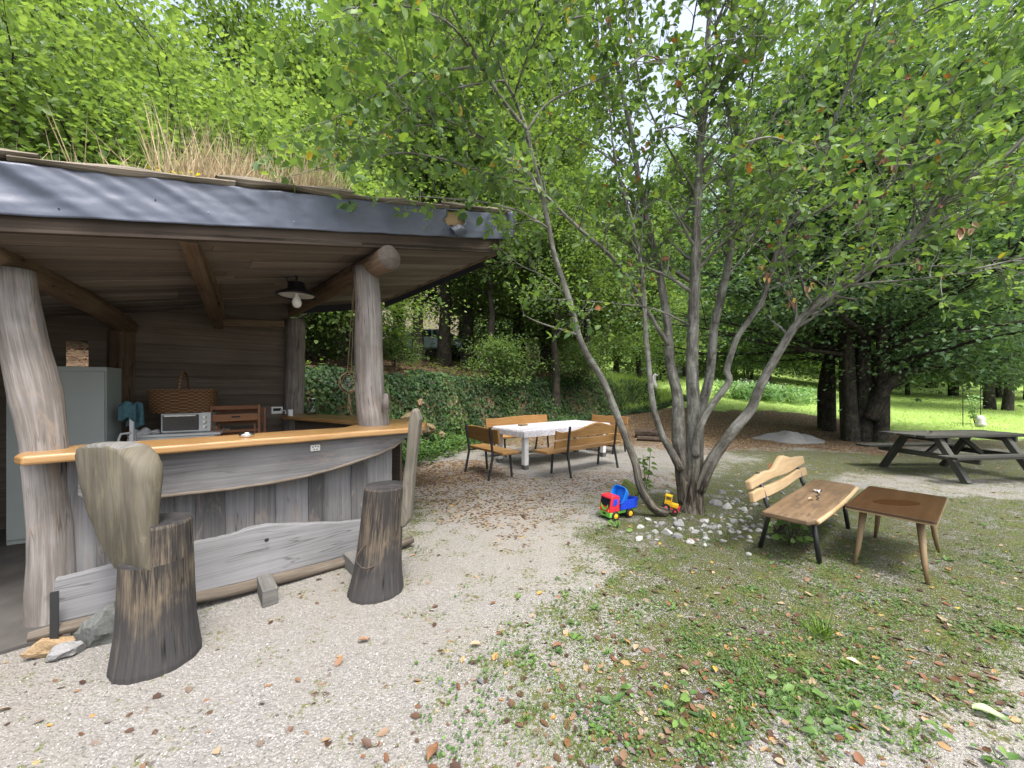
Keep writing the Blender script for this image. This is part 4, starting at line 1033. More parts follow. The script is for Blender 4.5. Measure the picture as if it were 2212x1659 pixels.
# step ladder with teal towel
p = P(283, 900, 4.25); ux, un, R = basis(.85, .53); c = Vector((p.x, p.y, .03))
ld = thing('step_ladder', 'narrow white painted step ladder beside the cabinet', 'step ladder', c)
for k, (w, dy) in enumerate(((-.01, 0), (.13, .32))):
    b = MB(); b.bar(c+un*dy, c+Z3*1.36+ux*.0+un*.05, .035, .055, un, .7); b.build('rail', M['whitewood'], ld, bevel=.004)
b = MB(); b.tube([c+Z3*1.06+ux*.0, c+Z3*1.05-ux*.08, c+Z3*.99-ux*.1, c+Z3*.9-ux*.09], .012, 8); b.build('hook', M['white'], ld, smooth=True)
b = MB(); tp = c+Z3*1.37
def tow(u, v):
    x = (u-.5)*.14; s_ = (v-.4)*.5
    z = -abs(s_)*.92-.02*math.sin(u*9+v*3); y = (.03 if s_ > 0 else -.03)*min(1, abs(s_)*12)+.018*math.sin(u*11+v*2)*min(1, abs(s_)*5)
    return tp+ux*(x*(1+.3*abs(s_))-.03+.05*(s_ > 0))+un*(y+.02)+Z3*(z+.02)
b.grid(tow, 16, 20); tag(b.build('towel', M['towel'], None, smooth=True, solid=.008), 'teal towel hung over the white step ladder', 'towel')
# sockets and little things on the back arm
p = P(598, 886, 5.6); ux, un, R = basis(.76, .65)
ps = thing('power_socket', 'white power socket with a plug on the back wall', 'power socket', p); b = MB(); b.box(p, (.14, .05, .1), R); b.build('plate', M['offwhite'], ps, bevel=.006)
b = MB(); b.box(p-un*.026+Z3*.01, (.1, .01, .04), R); b.build('switch', M['holes'], ps)
b = MB(); b.tube([p-un*.03+ux*.04, p+ux*.1-un*.06-Z3*.01, P(617, 893, 5.5)], .007, 6); b.build('cable', M['offwhite'], ps)
p = P(627, 893, 5.62); p.z = HT; b = MB(); b.box(p+Z3*.048, (.06, .06, .095), R)
tag(b.build('salt_box', M['offwhite'], None, bevel=.005), 'small white box on the back arm of the counter', 'box')
p = P(675, 893, 5.95); p.z = HT+.001
cf = thing('glass_carafe', 'conical clear glass carafe with a steel stopper on the back arm of the counter', 'carafe', p)
b = MB(); b.lathe([(.0, .004), (.085, .004), (.092, .012), (.088, .06), (.06, .14), (.04, .19), (.036, .21), (.046, .235), (.043, .236), (.032, .21), (.036, .188), (.056, .138), (.083, .06), (.086, .014), (0, .009)], 28, p); b.build('body', M['glass'], cf, smooth=True)
b = MB(); b.lathe([(.033, .2), (.034, .225), (.047, .235), (.047, .25), (.02, .258), (.016, .275), (0, .278)], 20, p); b.build('stopper', M['steel'], cf, smooth=True)
k, z = on_plane(533, 945, B(0, .2), BU); p = B(k, .2, HT+.001)
b = MB(); b.lathe([(0, .002), (.052, .002), (.056, .008), (.056, .03), (.05, .036), (.044, .033), (.04, .018), (0, .014)], 28, p)
tag(b.build('ashtray', M['steel'], None, smooth=True), 'round steel ashtray on the orange counter', 'ashtray')
# lamp
lp = P(641, 628, 4.6)
lm_ = thing('ceiling_lamp', 'round black pendant lamp with a bare white bulb under the ceiling boards', 'lamp', lp)
b = MB(); b.lathe([(0, .1), (.075, .1), (.09, .09), (.1, .02), (.12, .0), (.21, -.035), (.225, -.055), (.222, -.07), (.21, -.068), (.2, -.05), (.15, -.03), (0, -.03)], 40, lp); b.build('lamp_shade', M['blackplastic'], lm_, smooth=True)
b = MB(); b.lathe([(0, -.034), (.15, -.034), (.19, -.056), (.186, -.06), (.15, -.04), (0, -.04)], 40, lp); b.build('reflector', M['offwhite'], lm_, smooth=True)
b = MB(); b.lathe([(.02, -.04), (.022, -.07), (.035, -.1), (.05, -.135), (.053, -.16), (.045, -.19), (.025, -.21), (0, -.215)], 24, lp+Z3*.01); b.build('bulb', M['bulb'], lm_, smooth=True)
b = MB(); b.tube([lp+Z3*.1, lp+Z3*.16, lp+Vector((-.02, 0, .2))], .012, 7); b.build('hook', M['black'], lm_)
b = MB(); b.tube([lp+Z3*.1+Vector((-.1, 0, 0)), P(619, 600, 4.6), P(640, 594, 4.62), P(680, 588, 4.7), P(712, 587, 4.8), P(728, 594, 4.85), P(722, 612, 5.0), P(700, 635, 5.3)], .011, 8); b.build('cable', M['blackplastic'], lm_, smooth=True)
# glass float in a rope net
gp = P(754, 826, 4.75); r = .115
gf = thing('glass_float', 'clear glass fishing float in a rope net hanging beside the counter post', 'glass float', gp)
b = MB(); b.lathe([(r*math.sin(math.pi*i/16)*(1 if i < 8 else .97), r*1.12*math.cos(math.pi*i/16)) for i in range(17)], 28, gp); b.lathe([(r*.95*math.sin(math.pi*i/16), -r*1.07*math.cos(math.pi*i/16)) for i in range(17)], 28, gp); b.build('ball', M['glass'], gf, smooth=True)
b = MB()
for k in range(4):
    for sgn in (1, -1):
        b.tube([gp+Vector((r*1.03*math.sin(math.pi*i/12)*math.cos(k*1.57+sgn*i*.17), r*1.03*math.sin(math.pi*i/12)*math.sin(k*1.57+sgn*i*.17), r*1.15*math.cos(math.pi*i/12))) for i in range(13)], .0045, 5)
b.build('net', M['rope'], gf)
b = MB(); topb = P(764, 612, 4.8); 
for dx in (-.02, .025): b.tube([gp+Z3*r*1.1+Vector((dx, 0, 0)), gp.lerp(topb, .5)+Vector((dx*.7, 0, 0)), topb], .003, 5)
b.build('rope', M['rope'], gf)
b = MB()
for k in range(6): b.tube([gp-Z3*r*1.1, gp-Z3*(r*1.1+.07)+Vector((.012*math.cos(k), .012*math.sin(k), 0)), gp-Z3*(r*1.1+.16)+Vector((.02*math.cos(k*2.1), .02*math.sin(k*2.1), 0)), gp-Z3*(r*1.1+.21+.015*k)+Vector((.03*math.cos(k*1.3), .02, 0))], .004, 5)
b.build('tassel', M['rope'], gf)
# ---------------------------------------------------------------- long table with oilcloth, and its four benches
TN = Vector((.236, 7.3, 0)); ta = math.atan2(.61, .79); TL, TW = 2.5, 1.02
tb = thing('long_table', 'long white-legged dining table under a patterned white oilcloth', 'table', TN, ta)
TM = MW[tb.name]
b = MB(); b.box((TL/2, TW/2, .735), (TL-.02, TW-.02, .04), None, 0, .6); b.build('tabletop', M['golden'], tb, local=True)
b = MB()
for (x, y, sx, sy) in ((TL/2, .06, TL-.2, .03), (TL/2, TW-.06, TL-.2, .03), (.08, TW/2, .03, TW-.2), (TL-.08, TW/2, .03, TW-.2)): b.box((x, y, .665), (sx, sy, .09), None, 0 if sx > sy else 1)
b.build('apron', M['golden'], tb, local=True)
for x in (.09, TL-.09):
    for y in (.09, TW-.09):
        b = MB(); b.box((x, y, .4), (.1, .1, .63), None, 2); o = b.build('leg', M['whitewood'], tb, local=True, bevel=.006)
        b = MB(); b.box((x, y, .04), (.105, .105, .09), None, 2, .1); b.build('foot', M['stone_tan'] if False else M['block'], o, local=True)
b = MB(); DR = .135; r = .015
def clothpt(u, v):
    # unfolded cloth, u along, v across
    X = -DR+u*(TL+2*DR); Y = -DR+v*(TW+2*DR)
    cx = min(max(X, 0), TL); cy = min(max(Y, 0), TW); dx, dy = X-cx, Y-cy
    d = max(abs(dx), abs(dy)) if (dx and dy) else abs(dx)+abs(dy)
    z = .765-d-(.28*min(abs(dx), abs(dy)) if dx and dy else 0)
    ox = (.02 if dx > 0 else -.02 if dx < 0 else 0)*(1+d*2); oy = (.02 if dy > 0 else -.02 if dy < 0 else 0)*(1+d*2)
    if dx and dy:
        k = min(abs(dx), abs(dy))*.75
        ox += k*math.copysign(.45, dx); oy += k*math.copysign(.45, dy)
    w = .006*math.sin(X*9+Y*3)*min(1, d*9)+.004*math.sin(X*21)*min(1, d*9)
    return Vector((cx+ox+(w if dx else 0), cy+oy+(w if dy else 0), z+.002*mnoise.noise(Vector((X*3, Y*3, 0)))))
b.grid(clothpt, 100, 48)
cl = b.build('tablecloth', M['cloth'], None, smooth=True)
cl.location = TN; cl.rotation_euler = (0, 0, ta); tag(cl, 'white oilcloth with a small grey pattern draped over the long table', 'tablecloth')
p = TM @ Vector((.55, .72, .785)); b = MB(); b.box(p, (.2, .12, .03), Matrix.Rotation(ta+.2, 3, 'Z'), 0, .6)
tag(b.build('wooden_tray', M['legwood'], None, bevel=.008), 'small wooden board lying on the patterned oilcloth', 'board')

def rbar(b, pts, w=.035, h=.03):
    for a, c in zip(pts[:-1], pts[1:]):
        b.bar(a, c, w, h, (1, 0, 0))
def bench_parts(t, L, legx, boards, seat_amp=.012, seat_d=.36, seat_z=.45, seed=1, wood_='golden', back_y=-.23):
    """local: x along, +y towards the sitter's front; boards: list of (z, height, shape fn, length, xshift)"""
    b = MB(); b.prism([(x+L*0-L/2, y) for x, y in wavy(L, seat_d, seat_amp, seed)], .045, Matrix.Translation((0, .02, seat_z-.02)), .6)
    b.build('seat', M[wood_], t, local=True, bevel=.01)
    for i, (z, h, fn, Lb, xs) in enumerate(boards):
        n = 30; lo = []; hi = []
        for k in range(n+1):
            x = -Lb/2+Lb*k/n
            lo.append((x+xs, -h/2+.006*mnoise.noise(Vector((x*3, seed, i))))); hi.append((x+xs, h/2+fn(k/n)+.006*mnoise.noise(Vector((x*4, seed+5, i)))))
        Mx = Matrix(((1, 0, 0, 0), (0, -.17, 0, 0), (0, 1, 0, 0), (0, 0, 0, 1)))
        x_, y_ = Vector((1, 0, 0)), Vector((0, -.14, 1)).normalized(); Mx = Matrix((x_, y_, x_.cross(y_))).transposed().to_4x4(); Mx.translation = Vector((0, back_y-.14*(z-.6)+.02, z))
        b = MB(); b.prism(lo+hi[::-1], .04, Mx, .4+.3*i, z0=-.04); b.build('back_plank', M[wood_], t, local=True, bevel=.01)
    for lx in legx:
        b = MB(); rbar(b, [(lx, back_y-.1, 0), (lx, back_y-.015, .4), (lx, back_y-.02, .46), (lx, back_y-.075, .46+.44)]); b.build('rear_leg', M['black'], t, local=True, bevel=.003)
        b = MB(); rbar(b, [(lx, .16, 0), (lx, .12, seat_z-.03)]); b.build('front_leg', M['black'], t, local=True, bevel=.003)
        b = MB(); b.bar((lx, back_y, seat_z-.035), (lx, .16, seat_z-.035), .035, .025); b.build('cross_bar', M['black'], t, local=True)
GB = 'golden oak benches round the long table'
flat = lambda u: 0.
hump = lambda u: -.055+.13*math.exp(-((u-.56)/.22)**2)+.045*math.exp(-(u/.05)**2)-.02*(u > .8)
e1 = Vector((.79, .61, 0)); e2 = Vector((-.61, .79, 0))
c = Vector((1.34, 7.38, 0))
t = thing('garden_bench', 'golden oak bench with a humped back plank along the near side of the long table', 'bench', c, ta+.02, GB)
bench_parts(t, 2.15, (-.66, .68), [(.585, .13, flat, 1.95, .05), (.76, .17, hump, 1.95, .05)], seed=3)
c = Vector((-.37, 7.05, 0)); 
t = thing('garden_bench', 'short oak bench with one wide back plank at the left end of the table', 'bench', c, ta-math.pi/2-.02, GB)
bench_parts(t, 1.15, (-.4, .4), [(.74, .25, lambda u: .02*math.exp(-((u-1)/.08)**2)+.012*math.sin(u*4), 1.12, -.02)], seed=6)
c = TN+e1*1.2+e2*1.48
t = thing('garden_bench', 'golden oak bench on the far side of the table against the ivy bank', 'bench', c, ta+math.pi, GB)
bench_parts(t, 2.1, (-.66, .66), [(.76, .22, lambda u: .015*math.sin(u*5), 1.9, 0)], seed=9)
c = TN+e1*2.95+e2*.5
t = thing('garden_bench', 'oak bench with two back planks at the right table end beside the leaning trunk', 'bench', c, ta+math.pi/2, GB)
bench_parts(t, 1.15, (-.4, .4), [(.6, .12, flat, 1.1, 0), (.78, .18, lambda u: .01*math.sin(u*6), 1.1, 0)], seed=12)

# ---------------------------------------------------------------- pale bench on the right
c = Vector((3.17, 4.03, 0)); ra = math.atan2(4.39-3.536, 3.75-2.745)
t = thing('garden_bench', 'bench with pale live-edge back planks and stained seat beside the low table', 'bench', c, ra+math.pi)
L = 1.92; b = MB(); n = 26; lo = []; hi = []
for k in range(n+1):
    x = -L/2+L*k/n; u = k/n
    lo.append((x, -.2+.012*mnoise.noise(Vector((x*2, 1, 1))))); hi.append((x, .19+.03*math.sin(u*2.6+.5)-.045*max(0, (u-.93)/.07)-.03*max(0, (.05-u)/.05)+.008*mnoise.noise(Vector((x*3, 2, 2)))))
b.prism(lo+hi[::-1], .05, Matrix.Translation((0, 0, .4)), .55)
se = b.build('seat', M['seat'], t, local=True, bevel=.014, segs=3)
b = MB(); b.tube([(x, .2+.03*math.sin(((L/2+x)/L)*2.6+.5)-.01, .424) for x in [(-L/2+.06+k*(L-.16)/14) for k in range(15)]], .021, 8, .15, 4); b.build('live_edge', M['pale'], se, local=True, smooth=True)
b = MB(); ck = [(-.42, .0), (-.3, .02), (-.2, .0), (-.1, .045), (-.02, .03), (.08, .07), (.13, .06), (.17, .09)]
b.tube([(x, y-.02, .4505) for x, y in ck], [.003, .006, .008, .007, .008, .007, .006, .002], 5); b.build('crack', M['holes'], se, local=True)
for i, (z, h, fn, th) in enumerate(((.545, .1, lambda u: .012*math.sin(u*7+1)-.02*max(0, (.2-u)/.2), .05), (.675, .1, lambda u: .105*math.exp(-((u-.42)/.13)**2)+.05*math.exp(-((u-.62)/.07)**2)*0-.035*max(0, (u-.72)/.28)+.02*math.sin(u*9), .055))):
    n = 34; lo = []; hi = []; Lb = 1.86
    for k in range(n+1):
        x = -Lb/2+Lb*k/n; u = k/n
        lo.append((x, -h/2+.01*math.sin(u*8+i*2)+.006*mnoise.noise(Vector((x*3, 3, i))))); hi.append((x, h/2+fn(u)+.008*mnoise.noise(Vector((x*6, 7, i)))))
    x_, y_ = Vector((1, 0, 0)), Vector((0, -.2, 1)).normalized(); Mx = Matrix((x_, y_, x_.cross(y_))).transposed().to_4x4(); Mx.translation = Vector((.03, -.27-.2*(z-.5), z))
    b = MB(); b.prism(lo+hi[::-1], th, Mx, .5+.2*i, z0=-.02); b.build('back_plank', M['pale'], t, local=True, bevel=.014, segs=3)
    if i: 
        b = MB(); kz = Mx @ Vector((.14, .06, th-.018)); b.grid(lambda u, v: Mx @ Vector((.15+.05*(u-.5)*(1+v), -.02+.12*v, th-.0185+.002)), 4, 4); b.build('knot', M['mahog'], t, local=True)
for lx in (-.66, .66):
    b = MB(); b.tube([(lx, .17, 0), (lx*.985, .12, .4)], .021, 10); b.build('front_leg', M['black'], t, local=True, smooth=True)
    b = MB(); b.tube([(lx, -.3, 0), (lx*.985, -.22, .38), (lx*.985, -.25, .45), (lx*.98, -.33, .74)], .02, 10); b.build('rear_leg', M['black'], t, local=True, smooth=True)
    b = MB(); b.bar((lx*.985, -.22, .385), (lx*.985, .12, .385), .035, .025); b.build('cross_bar', M['black'], t, local=True)
TMs = MW[t.name]
def curled(name, p, L, rz, mat, lab, tone=.5):
    b = MB(); Rz = Matrix.Rotation(rz, 3, 'Z')
    b.grid(lambda u, v: p+Rz @ Vector(((u-.5)*L, (v-.5)*L*.5*math.sin(math.pi*min(1, .08+u*.9)), .012+.25*L*(v-.5)**2*2+.08*L*math.sin(u*5))), 10, 6, tone)
    return tag(b.build(name, M[mat], None, smooth=True), lab, 'leaf')
curled('dry_leaf', TMs @ Vector((-.2, -.02, .452)), .12, 1.2, 'petal', 'white curled leaf lying on the stained bench seat', .3)
curled('dry_leaf', TMs @ Vector((.2, .02, .452)), .075, .2, 'straw', 'small straw-coloured leaf beside the crack in the bench seat', .7)

# ---------------------------------------------------------------- small low table
tc = (G(2003.6, 1257)+G(1849, 1221.5)+G(1887.5, 1166.5)+G(2024.7, 1189.5))/4
sa = math.atan2(.60, .75)
t = thing('side_table', 'small low brown table with four splayed turned legs and rain water on its top', 'side table', (tc.x, tc.y, 0), sa)
b = MB(); n = []; LX, LY = 1.1, .56
for (cx_c, cy_c, a0) in ((LX/2-.02, LY/2-.02, 0), (-LX/2+.02, LY/2-.02, 90), (-LX/2+.02, -LY/2+.02, 180), (LX/2-.02, -LY/2+.02, 270)):
    for k in range(4): a = math.radians(a0+k*30); n.append((cx_c+.02*math.cos(a), cy_c+.02*math.sin(a)))
b.prism(n, .022, Matrix.Translation((0, 0, .51)), .5); b.build('tabletop', M['tabletop'], t, local=True, bevel=.003)
b = MB(); b.prism([(x*1.002, y*1.004) for x, y in n], .012, Matrix.Translation((0, 0, .4975)), .5); b.build('edge_band', M['legwood'], t, local=True)
b = MB(); b.prism([(-.08+.2*math.cos(a)*math.cos(.68)+.1*math.sin(a)*math.sin(.68), .0-.2*math.cos(a)*math.sin(.68)+.1*math.sin(a)*math.cos(.68)) for a in [i*6.283/28 for i in range(28)]], .0012, Matrix.Translation((0, 0, .5334))); tag(b.build('water_puddle', M['puddle'], None), 'shallow rain puddle on the brown side table', 'puddle')
pu = COL.objects['water_puddle']; pu.location = (tc.x, tc.y, 0); pu.rotation_euler = (0, 0, sa)
for sx in (-1, 1):
    for sy in (-1, 1):
        b = MB(); b.tube([(sx*.49, sy*.225, 0), (sx*.455, sy*.205, .15), (sx*.4, sy*.175, .49)], [.013, .019, .028], 14); b.build('leg', M['legwood'], t, local=True, smooth=True)

# ---------------------------------------------------------------- picnic table
pc = Vector((8.1, 7.05, 0)); pa = .1
t = thing('picnic_table', 'weathered dark picnic table with attached plank benches beside the big trunks', 'picnic table', pc, pa)
PL = 2.2
for k in range(5):
    b = MB(); b.box((rnd.uniform(-.02, .02), -.3+.15*k, .735), (PL, .14, .04), None, 0); b.build('top_plank', M['picnic'], t, local=True, bevel=.005)
for sy in (-1, 1):
    for k in (0, 1):
        b = MB(); b.box((0, sy*(.62+.14*k), .44), (PL, .13, .04), None, 0); b.build('bench_plank', M['picnic'], t, local=True, bevel=.005)
for x in (-.68, .68):
    for sy in (-1, 1):
        b = MB(); b.bar((x+.0, sy*.66, 0), (x, sy*.24, .715), .09, .1, (1, 0, 0)); b.build('leg', M['picnic'], t, local=True, bevel=.005)
    b = MB(); b.bar((x+.07, -.78, .375), (x+.07, .78, .375), .045, .09); b.build('bench_bearer', M['picnic'], t, local=True, bevel=.005)
    b = MB(); b.bar((x+.07, -.36, .67), (x+.07, .36, .67), .045, .09); b.build('top_bearer', M['picnic'], t, local=True, bevel=.005)
    b = MB(); b.bar((x+(.1 if x < 0 else -.1), 0, .37), (x*.2, 0, .69), .07, .045, (0, 1, 0)); b.build('brace', M['picnic'], t, local=True)
curled('dry_leaf', MW[t.name] @ Vector((-.5, .0, .757)), .13, .4, 'litter', 'brown curled leaf on the dark picnic table top', .66)

# ---------------------------------------------------------------- toys
tp = G(1338, 1119); tz = math.atan2(.45, .89)
tt = thing('toy_truck', 'big plastic toy dump truck with red cab, blue bed and lime chassis', 'toy truck', (tp.x, tp.y+.05, 0), math.radians(28))
k = 1.0   # local: -x is the front
b = MB(); b.box((-.0, 0, .083), (.42, .15, .035)); b.box((-.185, 0, .07), (.07, .19, .06)); ch = b.build('chassis', M['lime'], tt, local=True, bevel=.008)
b = MB(); b.box((-.221, 0, .078), (.004, .05, .02)); b.build('grille', M['holes'], ch, local=True)
b = MB()
prof = [(-.22, .1), (-.215, .16), (-.19, .275), (-.17, .29), (-.075, .29), (-.065, .28), (-.065, .1)]
Mx = Matrix(((1, 0, 0, 0), (0, 0, -1, .095), (0, 1, 0, 0), (0, 0, 0, 1)))
b.prism(prof, .19, Mx); cab_ = b.build('cab', M['red'], tt, local=True, bevel=.012, segs=3)
b = MB(); Mw = Matrix(((1, 0, 0, 0), (0, 0, -1, .078), (0, 1, 0, 0), (0, 0, 0, 1)))
b.prism([(-.2165, .172), (-.199, .26), (-.19, .26), (-.2, .172)], .156, Mw); b.build('windscreen', M['darkglass'], cab_, local=True)
for sy in (-1, 1):
    b = MB(); b.prism([(-.175, .18), (-.16, .255), (-.105, .255), (-.105, .2), (-.125, .18)], .004, Matrix(((1, 0, 0, 0), (0, 0, -1, sy*.0965+.002), (0, 1, 0, 0), (0, 0, 0, 1)))); b.build('window', M['blue'], cab_, local=True)
b = MB(); b.grid(lambda u, v: Vector((-.2245+.004*v, (u-.5)*.12, .115+.03*v+.05*(u-.5)**2*4)), 10, 3); b.build('bumper_stripe', M['lime'], cab_, local=True, solid=.004)
for sy in (-1, 1):
    b = MB(); b.lathe([(.016, 0), (.012, .006), (0, .006)], 12, (-.218, sy*.075, .125), R=Matrix(((0, 0, -1), (1, 0, 0), (0, 1, 0))).transposed()); b.build('headlight', M['orange'], cab_, local=True)
b = MB(); b.grid(lambda u, v: Vector((-.05+.27*u+.015*(v if u > .5 else -0), [-.1, .1][int(round(0))] if False else 0, 0)), 1, 1) if False else None
def open_bed(b, x0, x1, w, z0, z1, fl, th=.008):
    y = w/2
    b.box(((x0+x1)/2, 0, z0), (x1-x0, w, th))
    for sy in (-1, 1):
        Mx = Matrix(((1, 0, 0, 0), (0, 0, -1, sy*y+th/2), (0, 1, 0, 0), (0, 0, 0, 1)))
        b.prism([(x0, z0), (x1, z0), (x1+fl, z1), (x0, z1)], th, Mx)
        for i in range(5): b.box((x0+(x1-x0)*(i+.5)/5, sy*(y+.005), (z0+z1)/2), (.01, .008, z1-z0-.01))
    b.box((x0, 0, (z0+z1)/2), (th, w, z1-z0)); 
    b.bar((x1, 0, z0), (x1+fl, 0, z1), w, th, (0, 1, 0))
b = MB(); open_bed(b, -.05, .2, .2, .115, .225, .03); b.build('dump_bed', M['blue'], tt, local=True, bevel=.003)
b = MB()
def bucket(u, v):
    a = u*6.283; kx = .085+.02*v; ky = .075+.015*v
    x = math.copysign(abs(math.cos(a))**.5, math.cos(a))*kx; y = math.copysign(abs(math.sin(a))**.5, math.sin(a))*ky
    p = Vector((x, y, .11*v)); R_ = Matrix.Rotation(-1.15, 3, 'Y') @ Matrix.Rotation(.3, 3, 'X'); return R_ @ p+Vector((.05, -.01, .25))
b.grid(bucket, 32, 5); b.add([bucket(i/32, 0) for i in range(32)], [list(range(32))], [[(0, 0)]*32])
bo = b.build('toy_bucket', M['brightblue'], None, smooth=False, solid=.006); bo.location = tt.location; bo.rotation_euler = tt.rotation_euler; tag(bo, 'light blue toy sand bucket lying in the bed of the toy truck', 'toy bucket')
b = MB(); b.lathe([(0, 0), (.04, 0), (.05, .03), (.048, .05), (0, .055)], 18, (.17, .05, .2)); ro = b.build('toy_mould', M['red'], None, smooth=True); ro.location = tt.location; ro.rotation_euler = tt.rotation_euler; tag(ro, 'red toy sand mould behind the blue bucket in the toy truck', 'toy mould')
RW = Matrix(((1, 0, 0), (0, 0, 1), (0, -1, 0))).transposed()
for x in (-.135, .1):
    for sy in (-1, 1):
        b = MB(); Rx = Matrix((Vector((1, 0, 0)), Vector((0, 0, -sy)), Vector((0, sy, 0)))).transposed()
        if Rx.determinant() < 0: Rx = Matrix((Vector((0, 0, -sy)), Vector((1, 0, 0)), Vector((0, sy, 0)))).transposed()
        b.lathe([(0, -.025), (.052, -.025), (.056, -.015), (.056, .015), (.05, .024), (.036, .026), (.034, .016), (0, .016)], 24, (x, sy*.085, .056), R=Rx); w = b.build('wheel', M['tyre'], tt, local=True, smooth=False)
        b = MB(); b.lathe([(0, 0), (.032, 0), (.03, .008), (.012, .01), (.008, .016), (0, .016)], 20, (x, sy*.1015, .056), R=Rx); b.build('rim', M['yellow'], w, local=True)
# tractor
tp = G(1449, 1112)
tr = thing('toy_tractor', 'small yellow and red toy tractor lying between the tree trunks', 'toy tractor', (tp.x, tp.y+.02, .045), math.radians(-28))
tr.rotation_euler = (0, .16, math.radians(-28)); MW[tr.name] = tr.matrix_basis.copy()
b = MB(); b.box((.035, 0, .08), (.1, .062, .052)); b.box((-.035, 0, .06), (.08, .06, .03)); b.build('body', M['yellow'], tr, local=True, bevel=.008)
b = MB(); b.box((-.04, 0, .185), (.085, .09, .014))
for x in (-.075, -.005):
    for y in (-.036, .036): b.bar((x, y, .07), (x*.95, y, .18), .01, .01)
b.box((-.04, 0, .1), (.06, .07, .05)); b.build('cab', M['yellow'], tr, local=True, bevel=.003)
b = MB(); b.box((.092, 0, .055), (.022, .085, .05)); b.bar((.09, .04, .04), (-.08, .045, .03), .012, .014); b.bar((.09, -.04, .04), (-.08, -.045, .03), .012, .014); b.build('bumper', M['red'], tr, local=True, bevel=.005)
for (x, r) in ((-.05, .05), (.06, .034)):
    for sy in (-1, 1):
        b = MB(); Rx = Matrix((Vector((0, 0, -sy)), Vector((1, 0, 0)), Vector((0, sy, 0)))).transposed()
        if Rx.determinant() < 0: Rx = Matrix((Vector((1, 0, 0)), Vector((0, 0, -sy)), Vector((0, sy, 0)))).transposed()
        b.lathe([(0, -.015), (r*.93, -.015), (r, -.008), (r, .008), (r*.9, .015), (r*.5, .012), (0, .012)], 20, (x, sy*.058, r-.01), R=Rx); w = b.build('wheel', M['tyre'], tr, local=True)
        b = MB(); b.lathe([(0, .012), (r*.45, .012), (r*.3, .02), (0, .02)], 14, (x, sy*.059, r-.01), R=Rx); b.build('rim', M['red'], w, local=True)

# ---------------------------------------------------------------- stones in a loose ring round the trees
protos = []
for i in range(5):
    me = rock_mesh(20+i, 2, .32); me.materials.append(M['stone_white']); protos.append(me)
g1m = []
for i in range(3):
    me = rock_mesh(40+i, 2, .32); me.materials.append(M['stone_grey']); g1m.append(me)
mm_ = rock_mesh(60, 3, .3); mm_.materials.append(M['mosstone'])
ring = [(1303, 1068, .05), (1285, 1100, .05), (1570, 1098, .12), (1592, 1082, .08), (1608, 1102, .08), (1632, 1090, .07), (1560, 1065, .1), (1580, 1050, .06), (1475, 1060, .09), (1440, 1064, .08), (1402, 1125, .08), (1428, 1133, .07), (1385, 1140, .08), (1470, 1136, .1), (1520, 1128, .09), (1500, 1150, .08), (1545, 1140, .07), (1440, 1152, .1), (1465, 1160, .09), (1490, 1170, .07), (1415, 1150, .07), (1400, 1162, .06), (1555, 1152, .06), (1585, 1128, .08), (1620, 1120, .07), (1640, 1148, .07), (1660, 1112, .06), (1560, 1170, .06), (1600, 1160, .05), (1525, 1165, .06), (1380, 1165, .08), (1612, 1138, .05), (1655, 1078, .07), (1545, 1090, .13), (1600, 1063, .06), (1640, 1055, .05), (1690, 1066, .05), (1456, 1122, .06), (1340, 1150, .04), (1330, 1040, .06), (1350, 1035, .05)]
ring = [(a_, b_, c_*.75) for a_, b_, c_ in ring]
for n_ in range(120):
    a = rnd.uniform(-2.6, .7); rr = rnd.gauss(.66, .26)
    x, y = TREE.x+rr*math.cos(a)*1.15, TREE.y-.05+rr*math.sin(a)*1.05
    ring.append((1106+x/y*F, HZ+CH*F/y, rnd.uniform(.016, .042)))
RG = 'pale stones in a loose ring round the tree trunks'
for i, (px, py, r) in enumerate(ring):
    g = G(px, py); grey = i % 5 in (1, 3)
    me = rnd.choice(g1m if grey else protos); o = bpy.data.objects.new('stone', me); COL.objects.link(o)
    if math.hypot(g.x-TREE.x, g.y-TREE.y) < .25: g.y -= .3
    o.location = (g.x, g.y, r*.18); o.scale = (r*rnd.uniform(.8, 1.25), r*rnd.uniform(.6, 1.), r*rnd.uniform(.4, .75)); o.rotation_euler = (rnd.uniform(-.4, .4), rnd.uniform(-.4, .4), rnd.uniform(0, 6.28))
    if r >= .075: o.scale.z = r*.8
    tag(o, 'grey rough stone in the loose ring round the tree trunks' if grey else 'pale limestone chunk in the loose ring round the tree trunks', 'stone', RG)
g = G(1345, 1075); o = bpy.data.objects.new('mossy_rock', mm_); COL.objects.link(o); o.location = (g.x+.1, g.y+.12, .1); o.scale = (.2, .16, .2); o.rotation_euler = (0, 0, .5); tag(o, 'dark mossy rock behind the toy truck', 'rock')
# gravel heap
hc = G(1735, 956); hc.y += .5; b = MB(); HX, HY = .98, .8
def heap(u, v):
    a = u*6.28318; r = v*(1+.12*math.sin(a*3+1)+.07*math.sin(a*5)); 
    k = max(0, 1-v); z = .28*(1-v**1.6)
    x, y = hc.x+HX*r*math.cos(a), hc.y+HY*r*math.sin(a)
    z = float(z)*(1+.4*mnoise.noise(Vector((x*2.2, y*2.2, 1))))+.07*k*mnoise.noise(Vector((x*4, y*4, 7)))+.035*mnoise.noise(Vector((x*6, y*6, 2)))*k-.015
    z -= .07*math.exp(-(((x-hc.x-.28)-(y-hc.y)*.5)/.07)**2)*k
    return Vector((x, y, gz(x, y)+z))
b.grid(heap, 64, 22); tag(b.build('gravel_heap', M['heap'], None, smooth=True), 'low heap of grey gravel in front of the dark trunks', 'gravel heap')
